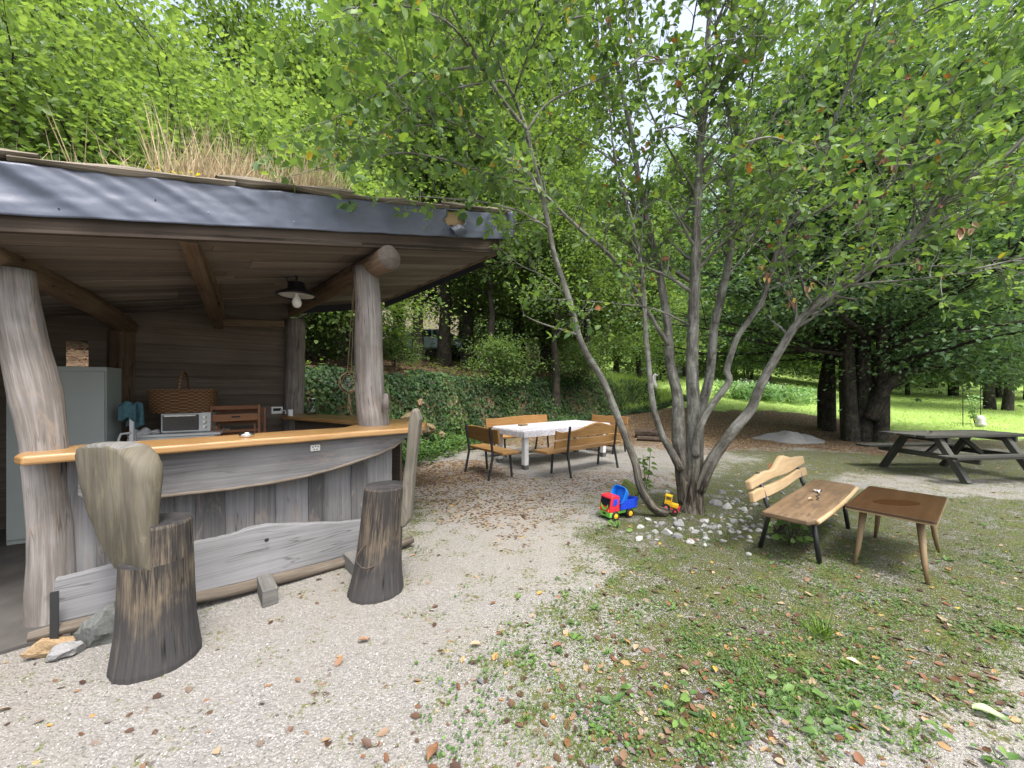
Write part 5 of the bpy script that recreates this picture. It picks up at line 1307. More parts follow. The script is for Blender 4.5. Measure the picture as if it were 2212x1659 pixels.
# dark logs behind the leaning trunk
b = MB(); a = at(1372, 12.0); c = at(1432, 11.6)
b.tube([a+Vector((0, 0, .12)), (a+c)/2+Vector((0, .05, .14)), c+Vector((0, 0, .12))], [.15, .16, .14], 12, .2, 3)
tag(b.build('fallen_log', M['logdark'], None), 'dark rotting log lying behind the benches', 'log')
b = MB(); a = at(1376, 11.4); c = at(1428, 11.2)
b.tube([a+Vector((0, 0, .06)), c+Vector((0, 0, .06))], [.09, .08], 10, .2, 5)
tag(b.build('fallen_log', M['logdark'], None), 'thinner dark log lying in front of the rotting one', 'log')
# ---------------------------------------------------------------- trees
def smooth_line(pts, rad, m=4):
    out = []; rr = []
    for k in range(len(pts)-1):
        p0 = pts[max(k-1, 0)]; p1 = pts[k]; p2 = pts[k+1]; p3 = pts[min(k+2, len(pts)-1)]
        for i in range(m):
            w = i/m; out.append(.5*((2*p1)+(p2-p0)*w+(2*p0-5*p1+4*p2-p3)*w*w+(3*p1-p0-3*p2+p3)*w**3)); rr.append(rad[k]*(1-w)+rad[k+1]*w)
    return out+[pts[-1]], rr+[rad[-1]]
class Twigs:
    """grows side branches and leaf positions along given stems"""
    def __init__(s, seed): s.r = random.Random(seed); s.bark = MB(); s.lp = []; s.ld = []; s.ln = []
    def rdir(s): 
        while True:
            v = Vector((s.r.uniform(-1, 1), s.r.uniform(-1, 1), s.r.uniform(-1, 1)))
            if .05 < v.length < 1: return v.normalized()
    def leafline(s, pts, step, back=0.):
        for a, c in zip(pts[:-1], pts[1:]):
            L = (c-a).length; n = max(1, int(L/step))
            for i in range(n):
                p = a.lerp(c, (i+s.r.random())/n); d = (c-a).normalized()
                side = d.cross(s.rdir()).normalized()
                ld = (side*.9+d*.55+Vector((0, 0, s.r.uniform(-.45, .25)))).normalized()
                s.lp.append(p); s.ld.append(ld); s.ln.append((Vector((0, 0, 1))*.8+s.rdir()*.75))
    def twig(s, p, d, L, r, level, leafstep):
        pts = [p]; cur = p.copy(); n = 4
        for i in range(n):
            d = (d+s.rdir()*.22+Vector((0, 0, .05))).normalized(); cur = cur+d*(L/n); pts.append(cur.copy())
        s.bark.tube(pts, [r*(1-.75*i/n) for i in range(n+1)], 5 if level else 6, cap=False)
        if level <= 0:
            s.leafline(pts[1:], leafstep); s.lp.append(pts[-1]); s.ld.append(d); s.ln.append(Vector((0, 0, 1))+s.rdir()*.5)
        else:
            k = max(2, int(L/.13))
            for i in range(k):
                f = .25+.75*(i+s.r.random())/k; j = min(n-1, int(f*n)); q = pts[j].lerp(pts[j+1], f*n-j)
                dd = (d*.7+s.rdir()*.9+Vector((0, 0, .1))).normalized()
                s.twig(q, dd, L*s.r.uniform(.25, .48)*(1.15-.4*f), r*.45, level-1, leafstep)
            s.leafline(pts[3:], leafstep*1.5)
    def stem(s, pts, rad, start=.4, step=.24, L=(.5, 1.1), leafstep=.042, sides=10, bias=Vector((0, 0, .25)), wob=.06, level=1, endtwigs=True, dens=2.1):
        fine, rr = smooth_line(pts, [q*.88 for q in rad], 5)
        s.bark.tube(fine, rr, sides, wob, s.r.random()*9, mi=0)
        tot = sum((b_-a_).length for a_, b_ in zip(fine[:-1], fine[1:])); acc = 0; nxt = tot*start
        for i, (a_, c_) in enumerate(zip(fine[:-1], fine[1:])):
            acc += (c_-a_).length
            while acc > nxt:
                f = nxt/tot; d = (c_-a_).normalized(); side = d.cross(s.rdir()).normalized()
                dd = (side*.85+d*.55+bias).normalized()
                s.twig(c_.copy(), dd, s.r.uniform(*L)*(1.05-.35*f), max(.004, rr[i]*.4), level, leafstep)
                nxt += step/dens*s.r.uniform(.6, 1.4)
        if endtwigs: 
            d = (fine[-1]-fine[-3]).normalized(); s.twig(fine[-1], d, L[1]*.8, max(.004, rr[-1]), level, leafstep)
    def finish(s, root, barkm, leafm, len_, wr, tones, seed, keep=None, bname='trunk', cname='crown'):
        o = s.bark.build(bname, barkm, root, smooth=True)
        lp = np.array([tuple(v) for v in s.lp]); ld = np.array([tuple(v) for v in s.ld]); ln = np.array([tuple(v) for v in s.ln])
        r = np.random.default_rng(seed)
        if keep is not None: k = keep(lp); lp, ld, ln = lp[k], ld[k], ln[k]
        L = r.uniform(len_[0], len_[1], len(lp)); tone = tones(r, len(lp))
        inv = MW[root.name].inverted(); lp = lp+np.array(inv.translation)[None] 
        me = leaf_mesh(cname, lp, ld, ln, L, L*wr*r.uniform(.85, 1.15, len(lp)), tone, leafm)
        return o, obj_of(me, cname, root)
def near_keep(lp):
    return (lp[:, 1] > 1.7) & (lp[:, 2] > 1.5)
def near_tone(r, n):
    t = r.beta(2.2, 2.2, n)*.88; k = r.random(n); return np.where(k > .985, r.uniform(.9, 1, n), t)

# --- the many-stemmed willow
tw = thing('willow_tree', 'many-stemmed grey willow rising from the ring of stones beside the bench', 'tree', (TREE.x, TREE.y, 0))
T = Twigs(5)
D = 4.95
def pl(*a): return [P(x, y, d) for x, y, d in a]
base = MB()
# base of fused stems
def stemr(px, d): return px/2*d/F
T.stem(pl((1492, 1118, 4.95), (1494, 1085, 4.95), (1497, 1000, 4.95), (1499, 900, 4.95), (1495, 800, 4.95), (1497, 700, 4.95), (1502, 590, 4.92), (1506, 450, 4.85), (1515, 300, 4.75), (1522, 180, 4.6), (1532, 40, 4.45), (1540, -120, 4.3)),
       [.21, .165, .115, .095, .085, .08, .07, .06, .05, .04, .03, .02], .42, .2, (.5, 1.2))
T.stem(pl((1484, 1085, 4.98), (1476, 1010, 4.98), (1466, 940, 5.0), (1464, 860, 5.05), (1448, 785, 5.1), (1441, 690, 5.15), (1424, 590, 5.2), (1401, 490, 5.25), (1381, 400, 5.3), (1368, 310, 5.3), (1342, 190, 5.25), (1318, 60, 5.2), (1300, -60, 5.1)),
       [.13, .12, .1, .082, .07, .062, .055, .05, .043, .036, .03, .022, .015], .42, .22, (.5, 1.1))
T.stem(pl((1470, 1015, 4.9), (1450, 975, 4.88), (1428, 935, 4.85), (1410, 870, 4.82), (1402, 795, 4.8), (1395, 715, 4.8), (1391, 640, 4.8), (1383, 560, 4.78), (1366, 480, 4.75), (1340, 390, 4.7), (1322, 300, 4.65)),
       [.06, .055, .048, .042, .036, .033, .03, .026, .022, .018, .012], .5, .24, (.4, .9))
T.stem(pl((1508, 1010, 5.0), (1512, 900, 5.05), (1533, 812, 5.1), (1543, 706, 5.12), (1558, 640, 5.12), (1571, 580, 5.1), (1582, 490, 5.1), (1573, 440, 5.05), (1580, 362, 5.0), (1594, 290, 4.95), (1562, 200, 4.85), (1552, 150, 4.8), (1575, 80, 4.7), (1590, -20, 4.6), (1600, -110, 4.5)),
       [.075, .07, .064, .06, .056, .052, .048, .046, .042, .04, .034, .03, .026, .022, .016], .42, .22, (.5, 1.1))
T.stem(pl((1503, 985, 4.85), (1506, 940, 4.8), (1530, 886, 4.75), (1573, 828, 4.7), (1570, 800, 4.7), (1578, 770, 4.68), (1594, 726, 4.65), (1620, 690, 4.6), (1648, 645, 4.55), (1675, 556, 4.45), (1705, 486, 4.35), (1742, 436, 4.25), (1764, 370, 4.1), (1790, 290, 3.95), (1830, 190, 3.8), (1870, 80, 3.6), (1900, -40, 3.5)),
       [.055, .05, .046, .043, .042, .04, .038, .036, .034, .03, .027, .024, .022, .02, .017, .013, .009], .42, .18, (.5, 1.1))
T.stem(pl((1510, 1060, 4.88), (1535, 1000, 4.8), (1582, 932, 4.72), (1622, 884, 4.66), (1646, 825, 4.6), (1682, 762, 4.52), (1718, 704, 4.45), (1757, 664, 4.38), (1807, 630, 4.3), (1888, 578, 4.15), (1924, 548, 4.1), (2013, 465, 3.95), (2069, 402, 3.85), (2126, 364, 3.75), (2175, 334, 3.68), (2230, 280, 3.6), (2300, 210, 3.5)),
       [.085, .08, .07, .062, .056, .05, .047, .044, .041, .037, .035, .03, .027, .024, .022, .018, .012], .42, .17, (.45, 1.1))
# long side branches seen in the photograph
for br, r0, st in (
    (pl((1447, 750, 5.1), (1397, 670, 4.95), (1360, 605, 4.85), (1311, 545, 4.7), (1251, 494, 4.55), (1180, 424, 4.35), (1142, 387, 4.25), (1097, 351, 4.12), (1052, 303, 4.0), (974, 264, 3.8), (890, 222, 3.6)), .032, .35),
    (pl((1489, 702, 4.92), (1440, 678, 4.8), (1403, 665, 4.72), (1330, 656, 4.55), (1263, 650, 4.4)), .018, .5),
    (pl((1716, 706, 4.45), (1720, 660, 4.4), (1705, 600, 4.3), (1690, 540, 4.1)), .014, .4),
    (pl((1757, 664, 4.38), (1830, 590, 4.4), (1930, 540, 4.45), (2050, 470, 4.5), (2190, 420, 4.5)), .018, .3),
    (pl((1888, 578, 4.15), (1960, 570, 4.0), (2050, 575, 3.85), (2150, 560, 3.7)), .014, .25),
    (pl((2013, 465, 3.95), (2080, 350, 3.9), (2150, 220, 3.8), (2220, 90, 3.7)), .016, .25),
    (pl((1764, 370, 4.1), (1850, 310, 4.0), (1950, 260, 3.9), (2060, 170, 3.8), (2180, 90, 3.7)), .017, .2),
    (pl((1705, 486, 4.35), (1800, 440, 4.2), (1900, 400, 4.1), (2010, 330, 4.0)), .015, .25),
    (pl((1506, 420, 4.85), (1450, 330, 4.7), (1400, 230, 4.5), (1370, 120, 4.3), (1350, 0, 4.2)), .018, .3),
    (pl((1381, 400, 5.3), (1300, 330, 5.1), (1210, 280, 4.9), (1120, 220, 4.8)), .016, .3),
    (pl((1580, 362, 5.0), (1650, 280, 5.0), (1720, 180, 4.9), (1790, 60, 4.8)), .02, .25),
    (pl((1515, 300, 4.75), (1570, 200, 4.4), (1640, 110, 4.1), (1720, 20, 3.8)), .02, .3),
    (pl((1571, 158, 4.8), (1640, 80, 4.4), (1700, 0, 4.2)), .014, .2),
    (pl((1424, 590, 5.2), (1350, 520, 5.4), (1270, 460, 5.6), (1180, 400, 5.7)), .016, .3),
    (pl((1545, 640, 5.1), (1600, 560, 5.5), (1660, 500, 5.8), (1740, 430, 6.0)), .018, .3)):
    n = len(br); T.stem(br, [r0*(1-.75*i/(n-1)) for i in range(n)], st, .2, (.35, .85), sides=7, wob=.03)
# more crown higher up and towards the viewer, out of sight of the stems
rr_ = random.Random(3)
for k in range(46):
    a = P(rr_.uniform(1150, 2260), rr_.uniform(-80, 590), rr_.uniform(3.2, 5.4)); c = a+Vector((rr_.uniform(-.6, 1.), rr_.uniform(-1.2, .6), rr_.uniform(-.1, .5)))
    T.stem([a, a.lerp(c, .5)+Vector((0, 0, .06)), c], [.012, .008, .004], .1, .17, (.35, .75), sides=6, wob=0)
T.finish(tw, M['bark'], M['leaf_near'], (.055, .11), .6, near_tone, 41, near_keep)

# --- the leaning willow stem on the left of it
tl = G(1412, 1098); tl2 = thing('willow_tree', 'thin leaning willow with one bare trunk slanting over the toy truck towards the roof', 'tree', tl)
T = Twigs(9)
T.stem(pl((1440, 1106, 4.75), (1412, 1098, 4.72), (1384, 1052, 4.7), (1373, 1003, 4.7), (1356, 957, 4.72), (1342, 920, 4.74), (1326, 880, 4.75), (1303, 823, 4.76), (1268, 765, 4.78), (1251, 728, 4.76), (1240, 687, 4.72), (1228, 642, 4.66), (1198, 553, 4.55), (1186, 494, 4.48), (1168, 403, 4.36), (1149, 338, 4.26), (1139, 283, 4.18)),
       [.06, .062, .056, .052, .05, .049, .049, .047, .046, .045, .041, .04, .036, .034, .031, .029, .03], .97, .3, (.3, .6), endtwigs=False)
for br, r0, st, L in (
    (pl((1139, 283, 4.18), (1090, 222, 4.05), (1045, 151, 3.9), (1023, 110, 3.82), (993, 55, 3.7), (968, 0, 3.6), (950, -60, 3.5)), .026, .25, (.4, .95)),
    (pl((1139, 283, 4.18), (1110, 210, 4.15), (1090, 174, 4.1), (1074, 119, 4.0), (1052, 48, 3.9), (1036, -20, 3.8)), .022, .25, (.4, .9)),
    (pl((1139, 283, 4.18), (1174, 232, 4.25), (1219, 203, 4.3), (1303, 168, 4.4), (1371, 140, 4.5)), .018, .3, (.4, .8)),
    (pl((1045, 151, 3.9), (1020, 145, 3.82), (980, 150, 3.72), (932, 158, 3.6), (880, 153, 3.48), (840, 119, 3.38), (800, 80, 3.3)), .017, .2, (.4, .9)),
    (pl((885, 154, 3.5), (850, 180, 3.4), (810, 205, 3.3), (760, 235, 3.2), (712, 262, 3.15)), .011, .1, (.35, .75)),
    (pl((1090, 174, 4.1), (1039, 180, 3.9), (988, 190, 3.75), (940, 208, 3.6), (900, 222, 3.5), (850, 262, 3.4)), .014, .15, (.35, .8)),
    (pl((1045, 151, 3.9), (1060, 90, 3.6), (1090, 30, 3.4), (1120, -40, 3.2)), .015, .2, (.4, .8)),
    (pl((1110, 210, 4.15), (1140, 120, 3.8), (1180, 40, 3.5), (1220, -40, 3.3)), .015, .2, (.4, .8)),
    (pl((1186, 494, 4.48), (1130, 460, 4.2), (1060, 440, 4.0), (980, 430, 3.85), (900, 425, 3.75), (860, 432, 3.7)), .014, .2, (.3, .6)),
    (pl((1168, 403, 4.36), (1110, 390, 4.1), (1040, 370, 3.9), (960, 345, 3.7), (880, 330, 3.55), (800, 340, 3.45), (735, 350, 3.4)), .016, .15, (.35, .8)),
    (pl((1149, 338, 4.26), (1080, 310, 4.1), (1010, 290, 3.95), (930, 270, 3.8), (840, 285, 3.65), (770, 300, 3.55)), .014, .15, (.35, .8)),
    (pl((1045, 151, 3.9), (980, 60, 3.4), (900, 20, 3.1), (820, 10, 2.9), (750, 20, 2.8)), .014, .2, (.4, .8)),
    (pl((1245, 722, 4.74), (1189, 705, 4.6), (1160, 695, 4.5), (1133, 681, 4.45)), .016, .99, (.2, .35)),
    (pl((1228, 642, 4.66), (1180, 600, 4.8), (1120, 570, 5.0), (1060, 520, 5.2)), .012, .3, (.35, .7))):
    n = len(br); T.stem(br, [r0*(1-.7*i/(n-1)) for i in range(n)], st, .17, L, sides=7, wob=.03, endtwigs=st < .9)
T.finish(tl2, M['bark'], M['leaf_near'], (.06, .115), .62, lambda r, n: np.clip(near_tone(r, n)+np.where(r.random(n) > .02, .06, 0), 0, 1), 43, near_keep)

# --- dead, hanging brown leaves caught in the willow twigs: part of the willow
b = MB(); rr_ = random.Random(31)
lp = []; ld = []; ln = []
for px, py, d in [(2095, 490, 3.4), (2075, 500, 3.45), (1755, 300, 3.9), (1690, 262, 4.3), (1600, 312, 4.3), (1110, 345, 4.1), (1985, 560, 3.9), (1745, 620, 4.2), (1708, 640, 4.3), (1655, 590, 4.3), (1845, 440, 3.9), (1900, 410, 3.8), (1930, 365, 3.8), (1770, 345, 3.9), (1650, 570, 4.4), (1960, 240, 3.6), (1735, 505, 4.2), (1905, 330, 3.6)]:
    for k in range(rr_.randint(3, 6)):
        p = P(px+rr_.uniform(-12, 12), py+rr_.uniform(-14, 14), d); lp.append(tuple(p)); ld.append((rr_.uniform(-.5, .5), rr_.uniform(-.5, .5), -1)); ln.append((rr_.uniform(-1, 1), -1, rr_.uniform(-.5, .5)))
lp = np.array(lp)-np.array([TREE.x, TREE.y, 0]); n = len(lp); L = NR.uniform(.05, .09, n)
obj_of(leaf_mesh('dead_leaves', lp, np.array(ld), np.array(ln), L, L*.5, NR.choice([.3, .42, .52, .86, .93, .97], n), M['litter'], .45), 'dead_leaves', tw)

# --- woodland trees: a few grown kinds, then copies
def grow_tree(name, seed, H, rt, nlimb, R, cb, leafn, leaf_len, leafm, barkm, flat=.35, droop=0., up=.55, lean=(0, 0), multi=None, clump=.55, wr=.6, fall=0., six=False, tones=None, trunk_leaf=0):
    r = random.Random(seed); nr = np.random.default_rng(seed); b = MB(); tips = []
    trunks = multi or [(0, 0, 0, 0, 1.)]
    for (ox, oy, lx, ly, k) in trunks:
        pts = [Vector((ox, oy, -.4))]; n = 9
        for i in range(1, n+1):
            f = i/n; pts.append(Vector((ox+(lean[0]+lx)*f*H*k+.12*r.uniform(-1, 1)*min(1, H/8), oy+(lean[1]+ly)*f*H*k+.12*r.uniform(-1, 1), f*H*k*.92)))
        rad = [rt*k*1.35]+[rt*k*(1-.85*(i/n)) for i in range(1, n+1)]
        fine, fr_ = smooth_line(pts, rad, 3); b.tube(fine, fr_, 12, .12, r.random()*9, cap=False, flute=.06)
        nl = max(3, int(nlimb*k/len(trunks)**.6)); az = r.random()*6.28
        for j in range(nl):
            f = cb+(1-cb)*(j+.5*r.random())/nl; az += 2.4+r.uniform(-.4, .4)
            q = f*n; i = min(n-1, int(q)); p = pts[i].lerp(pts[i+1], q-i)
            Rl = R*k**.5*(1.05-.62*((f-cb)/(1-cb))**1.3)*r.uniform(.75, 1.15)
            d = Vector((math.cos(az), math.sin(az), up*(.5+f)-droop*(1-f)))
            lp_ = [p]; cur = p.copy(); m = 5
            for s_ in range(m):
                d = (d+Vector((r.uniform(-.25, .25), r.uniform(-.25, .25), r.uniform(-.12, .12)-droop*.12-fall*.2*s_/m))).normalized(); cur = cur+d*Rl/m; lp_.append(cur.copy())
            lr = max(.018, rt*k*(.5-.35*f))
            b.tube(lp_, [lr*(1-.8*s_/m) for s_ in range(m+1)], 7, .05, 1, cap=False)
            for s_ in range(1, m+1):
                tips.append((lp_[s_], d.copy(), .6+.4*s_/m))
                for w in range(3):
                    dd = (d+Vector((r.uniform(-1, 1), r.uniform(-1, 1), r.uniform(-.3, .5)))).normalized(); L2 = Rl*r.uniform(.18, .42); e = lp_[s_]+dd*L2
                    if w < 2: b.tube([lp_[s_], lp_[s_].lerp(e, .5)+Vector((0, 0, .04)), e], [lr*.3, lr*.2, .006], 4, cap=False)
                    tips.append((e, dd, 1.)); tips.append((lp_[s_].lerp(e, .55), dd, .7))
        tips.append((pts[-1], Vector((0, 0, 1)), 1.))
    tp_ = np.array([tuple(t[0]) for t in tips]); td = np.array([tuple(t[1]) for t in tips]); wt = np.array([t[2] for t in tips]); wt /= wt.sum()
    ci = nr.choice(len(tips), leafn, p=wt)
    cs = nr.uniform(.6, 1.3, len(tips))
    off = nr.normal(0, 1, (leafn, 3))*np.array([clump, clump, clump*flat])*cs[ci][:, None]
    pos = tp_[ci]+off-np.array([0, 0, 1])*(np.linalg.norm(off[:, :2], axis=1)**2*.18*(1+fall))[:, None]
    dirn = nrmz(td[ci]*.5+nrmz(off)*.8+nr.normal(0, .4, (leafn, 3))+np.array([0, 0, -.25-fall*.3]))
    nn = nrmz(np.array([0, 0, 1.])+nr.normal(0, .45, (leafn, 3)))
    L = nr.uniform(leaf_len*.7, leaf_len*1.25, leafn)
    ct = nr.random(len(tips)); tone = np.clip(.25+.3*ct[ci]+.45*(nr.random(leafn)-.3), 0, 1) if tones is None else tones(nr, leafn, ct[ci])
    me = leaf_mesh('crown', pos, dirn, nn, L, L*wr, tone, leafm, .12, six)
    root = thing(name, None, None)
    b.build('trunk', barkm, root, local=True, smooth=True); obj_of(me, 'crown', root)
    return root
used = {}
def plant(root, px, d, scale=1., rz=0., label=None, group=None, zoff=0., cat='tree', at_xy=None, sz=None):
    p = at(px, d) if at_xy is None else Vector((at_xy[0], at_xy[1], gz(*at_xy)))
    o = root if root.name not in used else copy_tree(root); used[root.name] = 1
    o.location = (p.x, p.y, p.z+zoff); o.rotation_euler = (0, 0, rz); o.scale = (scale, scale, sz or scale)
    o['label'] = label; o['category'] = cat
    if group: o['group'] = group
    return o
hz1 = grow_tree('hazel_tree', 1, 5.2, .05, 20, 2.4, .12, 10000, .105, M['leaf_bright'], M['barkdark'], .5, up=.9, multi=[(0, 0, .04, 0, 1.), (.2, .1, .16, .08, .9), (-.2, 0, -.2, .05, .9), (0, -.15, .02, -.14, .8)], clump=.42, wr=.72, six=True)
hz2 = grow_tree('hazel_tree', 2, 6.2, .06, 22, 2.6, .1, 10500, .105, M['leaf_bright'], M['barkdark'], .55, up=.8, multi=[(0, 0, -.1, 0, 1.), (.25, 0, .2, .02, .95), (-.1, .2, -.25, .1, .8)], clump=.46, wr=.72, six=True)
mp1 = grow_tree('maple_tree', 3, 13, .27, 26, 3.6, .42, 15000, .19, M['leaf_mid'], M['barkdark'], .45, up=.6, clump=.62, wr=.75)
mp2 = grow_tree('maple_tree', 4, 15, .3, 26, 3.8, .42, 14000, .2, M['leaf_mid'], M['barkdark'], .45, up=.7, clump=.66, wr=.75, lean=(.03, 0))
hb1 = grow_tree('hornbeam_tree', 5, 15, .21, 70, 5.4, .18, 72000, .13, M['leaf_dark'], M['barkdark'], .16, droop=.05, up=.32, fall=.15, multi=[(0, 0, .01, 0, 1.), (.34, .1, .03, .03, .95), (-.38, .05, -.035, 0, .8), (.12, -.3, .015, -.03, .8), (.5, -.08, .05, .0, .7), (-.12, .3, -.02, .03, .85), (.62, .2, .17, .02, .5)], clump=.62, wr=.6)
hb2 = grow_tree('hornbeam_tree', 6, 13, .19, 50, 4.6, .22, 46000, .14, M['leaf_dark'], M['barkdark'], .18, droop=.0, up=.4, fall=.15, multi=[(0, 0, -.02, 0, 1.), (-.5, .0, .01, 0, .9)], clump=.62, wr=.6)
sh1 = grow_tree('hazel_shrub', 7, 2.2, .03, 16, 1.5, .1, 4200, .1, M['leaf_mid'], M['barkdark'], .4, up=.6, multi=[(0, 0, 0, 0, 1.), (.1, .1, .15, .1, .9), (-.1, 0, -.2, 0, .9)], clump=.3, wr=.68, six=True)
be2 = grow_tree('beech_tree', 12, 27, .36, 44, 6.6, .14, 42000, .27, M['leaf_mid'], M['barkdark'], .4, up=.45, clump=1.0, wr=.7)
be1 = grow_tree('beech_tree', 8, 17, .25, 30, 4.6, .25, 15000, .24, M['leaf_mid'], M['barkdark'], .4, up=.5, clump=.85, wr=.7)

GH = 'bright hazels growing on the slope above the roof'
HL = ['bright hazel with dark forking stems right above the dry grass on the roof', 'lime green hazel at the upper left corner of the view', 'hazel between the forked one and the willow leaves', 'hazel low behind the left end of the roof edge', 'taller hazel filling the top left behind the forked one']
plant(hz1, 345, 8.6, 1.1, .6, HL[0], GH)
plant(hz2, 60, 7.4, 1.05, 2., HL[1], GH)
plant(hz1, 600, 9.6, 1.15, 3.1, HL[2], GH)
plant(hz2, 180, 9.4, .95, 4.4, HL[3], GH)
plant(hz2, 430, 11.5, 1.5, 1.3, HL[4], GH)
for i, (px, d, s_, rz, lab) in enumerate([(-120, 8.5, 1.2, 1., 'hazel reaching in past the left edge of the roof'), (760, 10.6, 1.0, 2.2, 'hazel just above the right half of the roof edge'), (250, 13, 1.7, 5., 'pale hazel highest on the slope at the top left'), (650, 13.5, 1.6, .3, 'large hazel behind the willow tips above the roof'), (-20, 12, 1.7, 3.7, 'big hazel in the far upper left of the wood')]):
    plant(hz1 if i % 2 else hz2, px, d, s_, rz, lab, GH)
GM = 'maples and beeches in the wood behind the bank'
n_ = 0
for (kind, px, d, s_, rz, lab) in [
    (mp1, 905, 17, .95, 0., 'slender dark trunk just left of the ivy-clad trunks above the bank'), (mp2, 958, 17.5, 1., 1., 'thick dark forked trunk in the middle of the wood above the bank'), (mp1, 1010, 18.5, 1.1, 2., 'dark ivy-clad trunk to the right of the forked one'),
    (mp2, 1270, 17, .62, 3., 'dark double trunk behind the leaning willow stem'), (mp1, 690, 18, 1.1, 4., 'dark trunk seen between the two bar posts'), (mp2, 800, 22, 1.1, 5., 'trunk behind the bushes right of the smooth counter post'),
    (be1, 560, 20, 1., .4, 'tall beech behind the hazels above the roof'), (be1, 300, 22, 1., 1.6, 'tall beech deep behind the forked hazel'), (be1, 30, 19, 1., 2.7, 'tall beech in the far left of the wood'), (be2, 1120, 24, 1., 3.4, 'tall beech behind the broad shrub on the bank'),
    (be2, 860, 28, 1.1, 4.4, 'far beech behind the parked car'), (mp2, 1380, 23, .6, 2.4, 'maple at the top of the bank where the lawn begins'), (mp1, 1180, 20, 1., 5.3, 'maple behind the bent willow trunk'), (be2, 1000, 34, 1.2, .9, 'farthest beech behind the dark forked trunk'),
    (mp1, 1060, 15.2, .62, 1.9, 'young maple behind the broad shrub'), (mp1, 1200, 14.8, .6, 4.1, 'young maple beside the grassy end of the bank')]:
    plant(kind, px, d, s_, rz, lab, GM)
GB_ = 'trees round the lawn'
for (kind, px, d, s_, rz, lab) in [
    (hb1, 1868, 11.4, 1., .2, 'big hornbeam with a cluster of dark trunks behind the picnic table'), (hb2, 1785, 13.6, 1., 1., 'hornbeam with two curved dark trunks left of the big cluster'),
    (be2, 1480, 50, 1.0, 1.2, 'beech behind the dark hut at the far end of the lawn'), (be1, 1640, 46, 1.15, 2.6, 'beech at the far end of the lawn above the pale ferns'), (be1, 1760, 48, 1.2, 3.7, 'far beech seen between the two hornbeam trunk groups'), (be2, 2010, 44, 1.0, 5., 'far beech over the right part of the lawn'),
    (hb2, 2140, 20.5, 1.05, 2., 'hornbeam with a single short trunk on the far right of the lawn'), (hb2, 2060, 31, 1.15, 4., 'shady hornbeam behind the right side of the lawn'), (mp2, 1430, 33, 1.1, .7, 'maple behind the white slatted fence'), (be2, 2150, 36, 1.1, .2, 'far beech at the right edge of the wood'), (be1, 1720, 55, 1.4, .5, 'farthest beech in the gap over the lawn')]:
    plant(kind, px, d, s_, rz, lab, GB_)
for (kind, px, d, s_, rz, lab) in [(be2, 1190, 38, .85, 2.2, 'very tall beech behind the bend of the bare leaning trunk'), (be2, 1640, 50, 1., 5.2, 'very tall beech behind the middle willow stems'), (be2, 1900, 46, 1.05, .6, 'very tall beech behind the big hornbeam cluster'), (be2, 2230, 27, 1., 3.9, 'very tall beech past the right edge of the picnic table'), (mp1, 1330, 27, .85, 2.8, 'maple between the willow stems where the bank ends'), (hz2, 1290, 20, 1.1, 1., 'bright hazel at the sunny top of the bank behind the willow stems'), (hz1, 1420, 29, 1.3, 2., 'bright hazel left of the white slatted fence'), (hz1, 1620, 34, 1.5, 4., 'bright hazel behind the dark open shelter'), (hz2, 1880, 33, 1.6, .5, 'bright hazel at the end of the lawn behind the hornbeam trunks')]:
    plant(kind, px, d, s_, rz, lab, GB_)
lm1 = grow_tree('lime_tree', 21, 11, .14, 34, 4.3, .16, 30000, .17, M['leaf_bright'], M['barkdark'], .35, droop=.12, up=.4, fall=.3, clump=.6, wr=.8)
for (px, d, s_, rz, lab) in [(1335, 24, .9, 0., 'lime tree above the grassy end of the bank'), (1480, 31, 1.05, 1., 'lime tree hanging over the far end of the lawn between the willow stems'), (1660, 29, 1., 2.2, 'lime tree whose low branches hang over the pale ferns'), (1800, 33, 1.1, 3.5, 'lime tree behind the two-trunked hornbeam'), (1960, 32, 1., 4.4, 'lime tree in the shade at the back of the lawn'), (2160, 29, 1.1, 5.2, 'lime tree at the right end of the lawn'), (1120, 19.5, .85, 2.9, 'lime tree behind the broad shrub on the bank'), (1560, 37, 1.3, .7, 'taller lime tree beyond the dark open shelter')]:
    plant(lm1, px, d, s_, rz, lab, GB_)
# leafy edge of the far wood
n = 80000; r_ = np.random.default_rng(77); a = r_.uniform(1000, 4200, n); dd = r_.uniform(43, 62, n); x = (a-1106)/F*dd; y = dd
z = hgt(x, y)+(r_.beta(1.1, 1.6, n)*9)*(.6+.4*vnoise(x, y, .35, 3)); L = r_.uniform(.3, .55, n)
me = leaf_mesh('far_wood_edge', np.stack([x, y, z], 1), r_.normal(0, 1, (n, 3)), r_.normal(0, .7, (n, 3))+np.array([0, -.5, .8]), L, L*.7, np.clip(.45+.3*vnoise(x, z*2, .6, 2)+r_.normal(0, .2, n), 0, 1), M['leaf_mid'], .12, False)
tag(obj_of(me, 'far_wood_edge'), 'leafy green edge of the far wood beyond the lawn', 'woodland', kind='stuff')
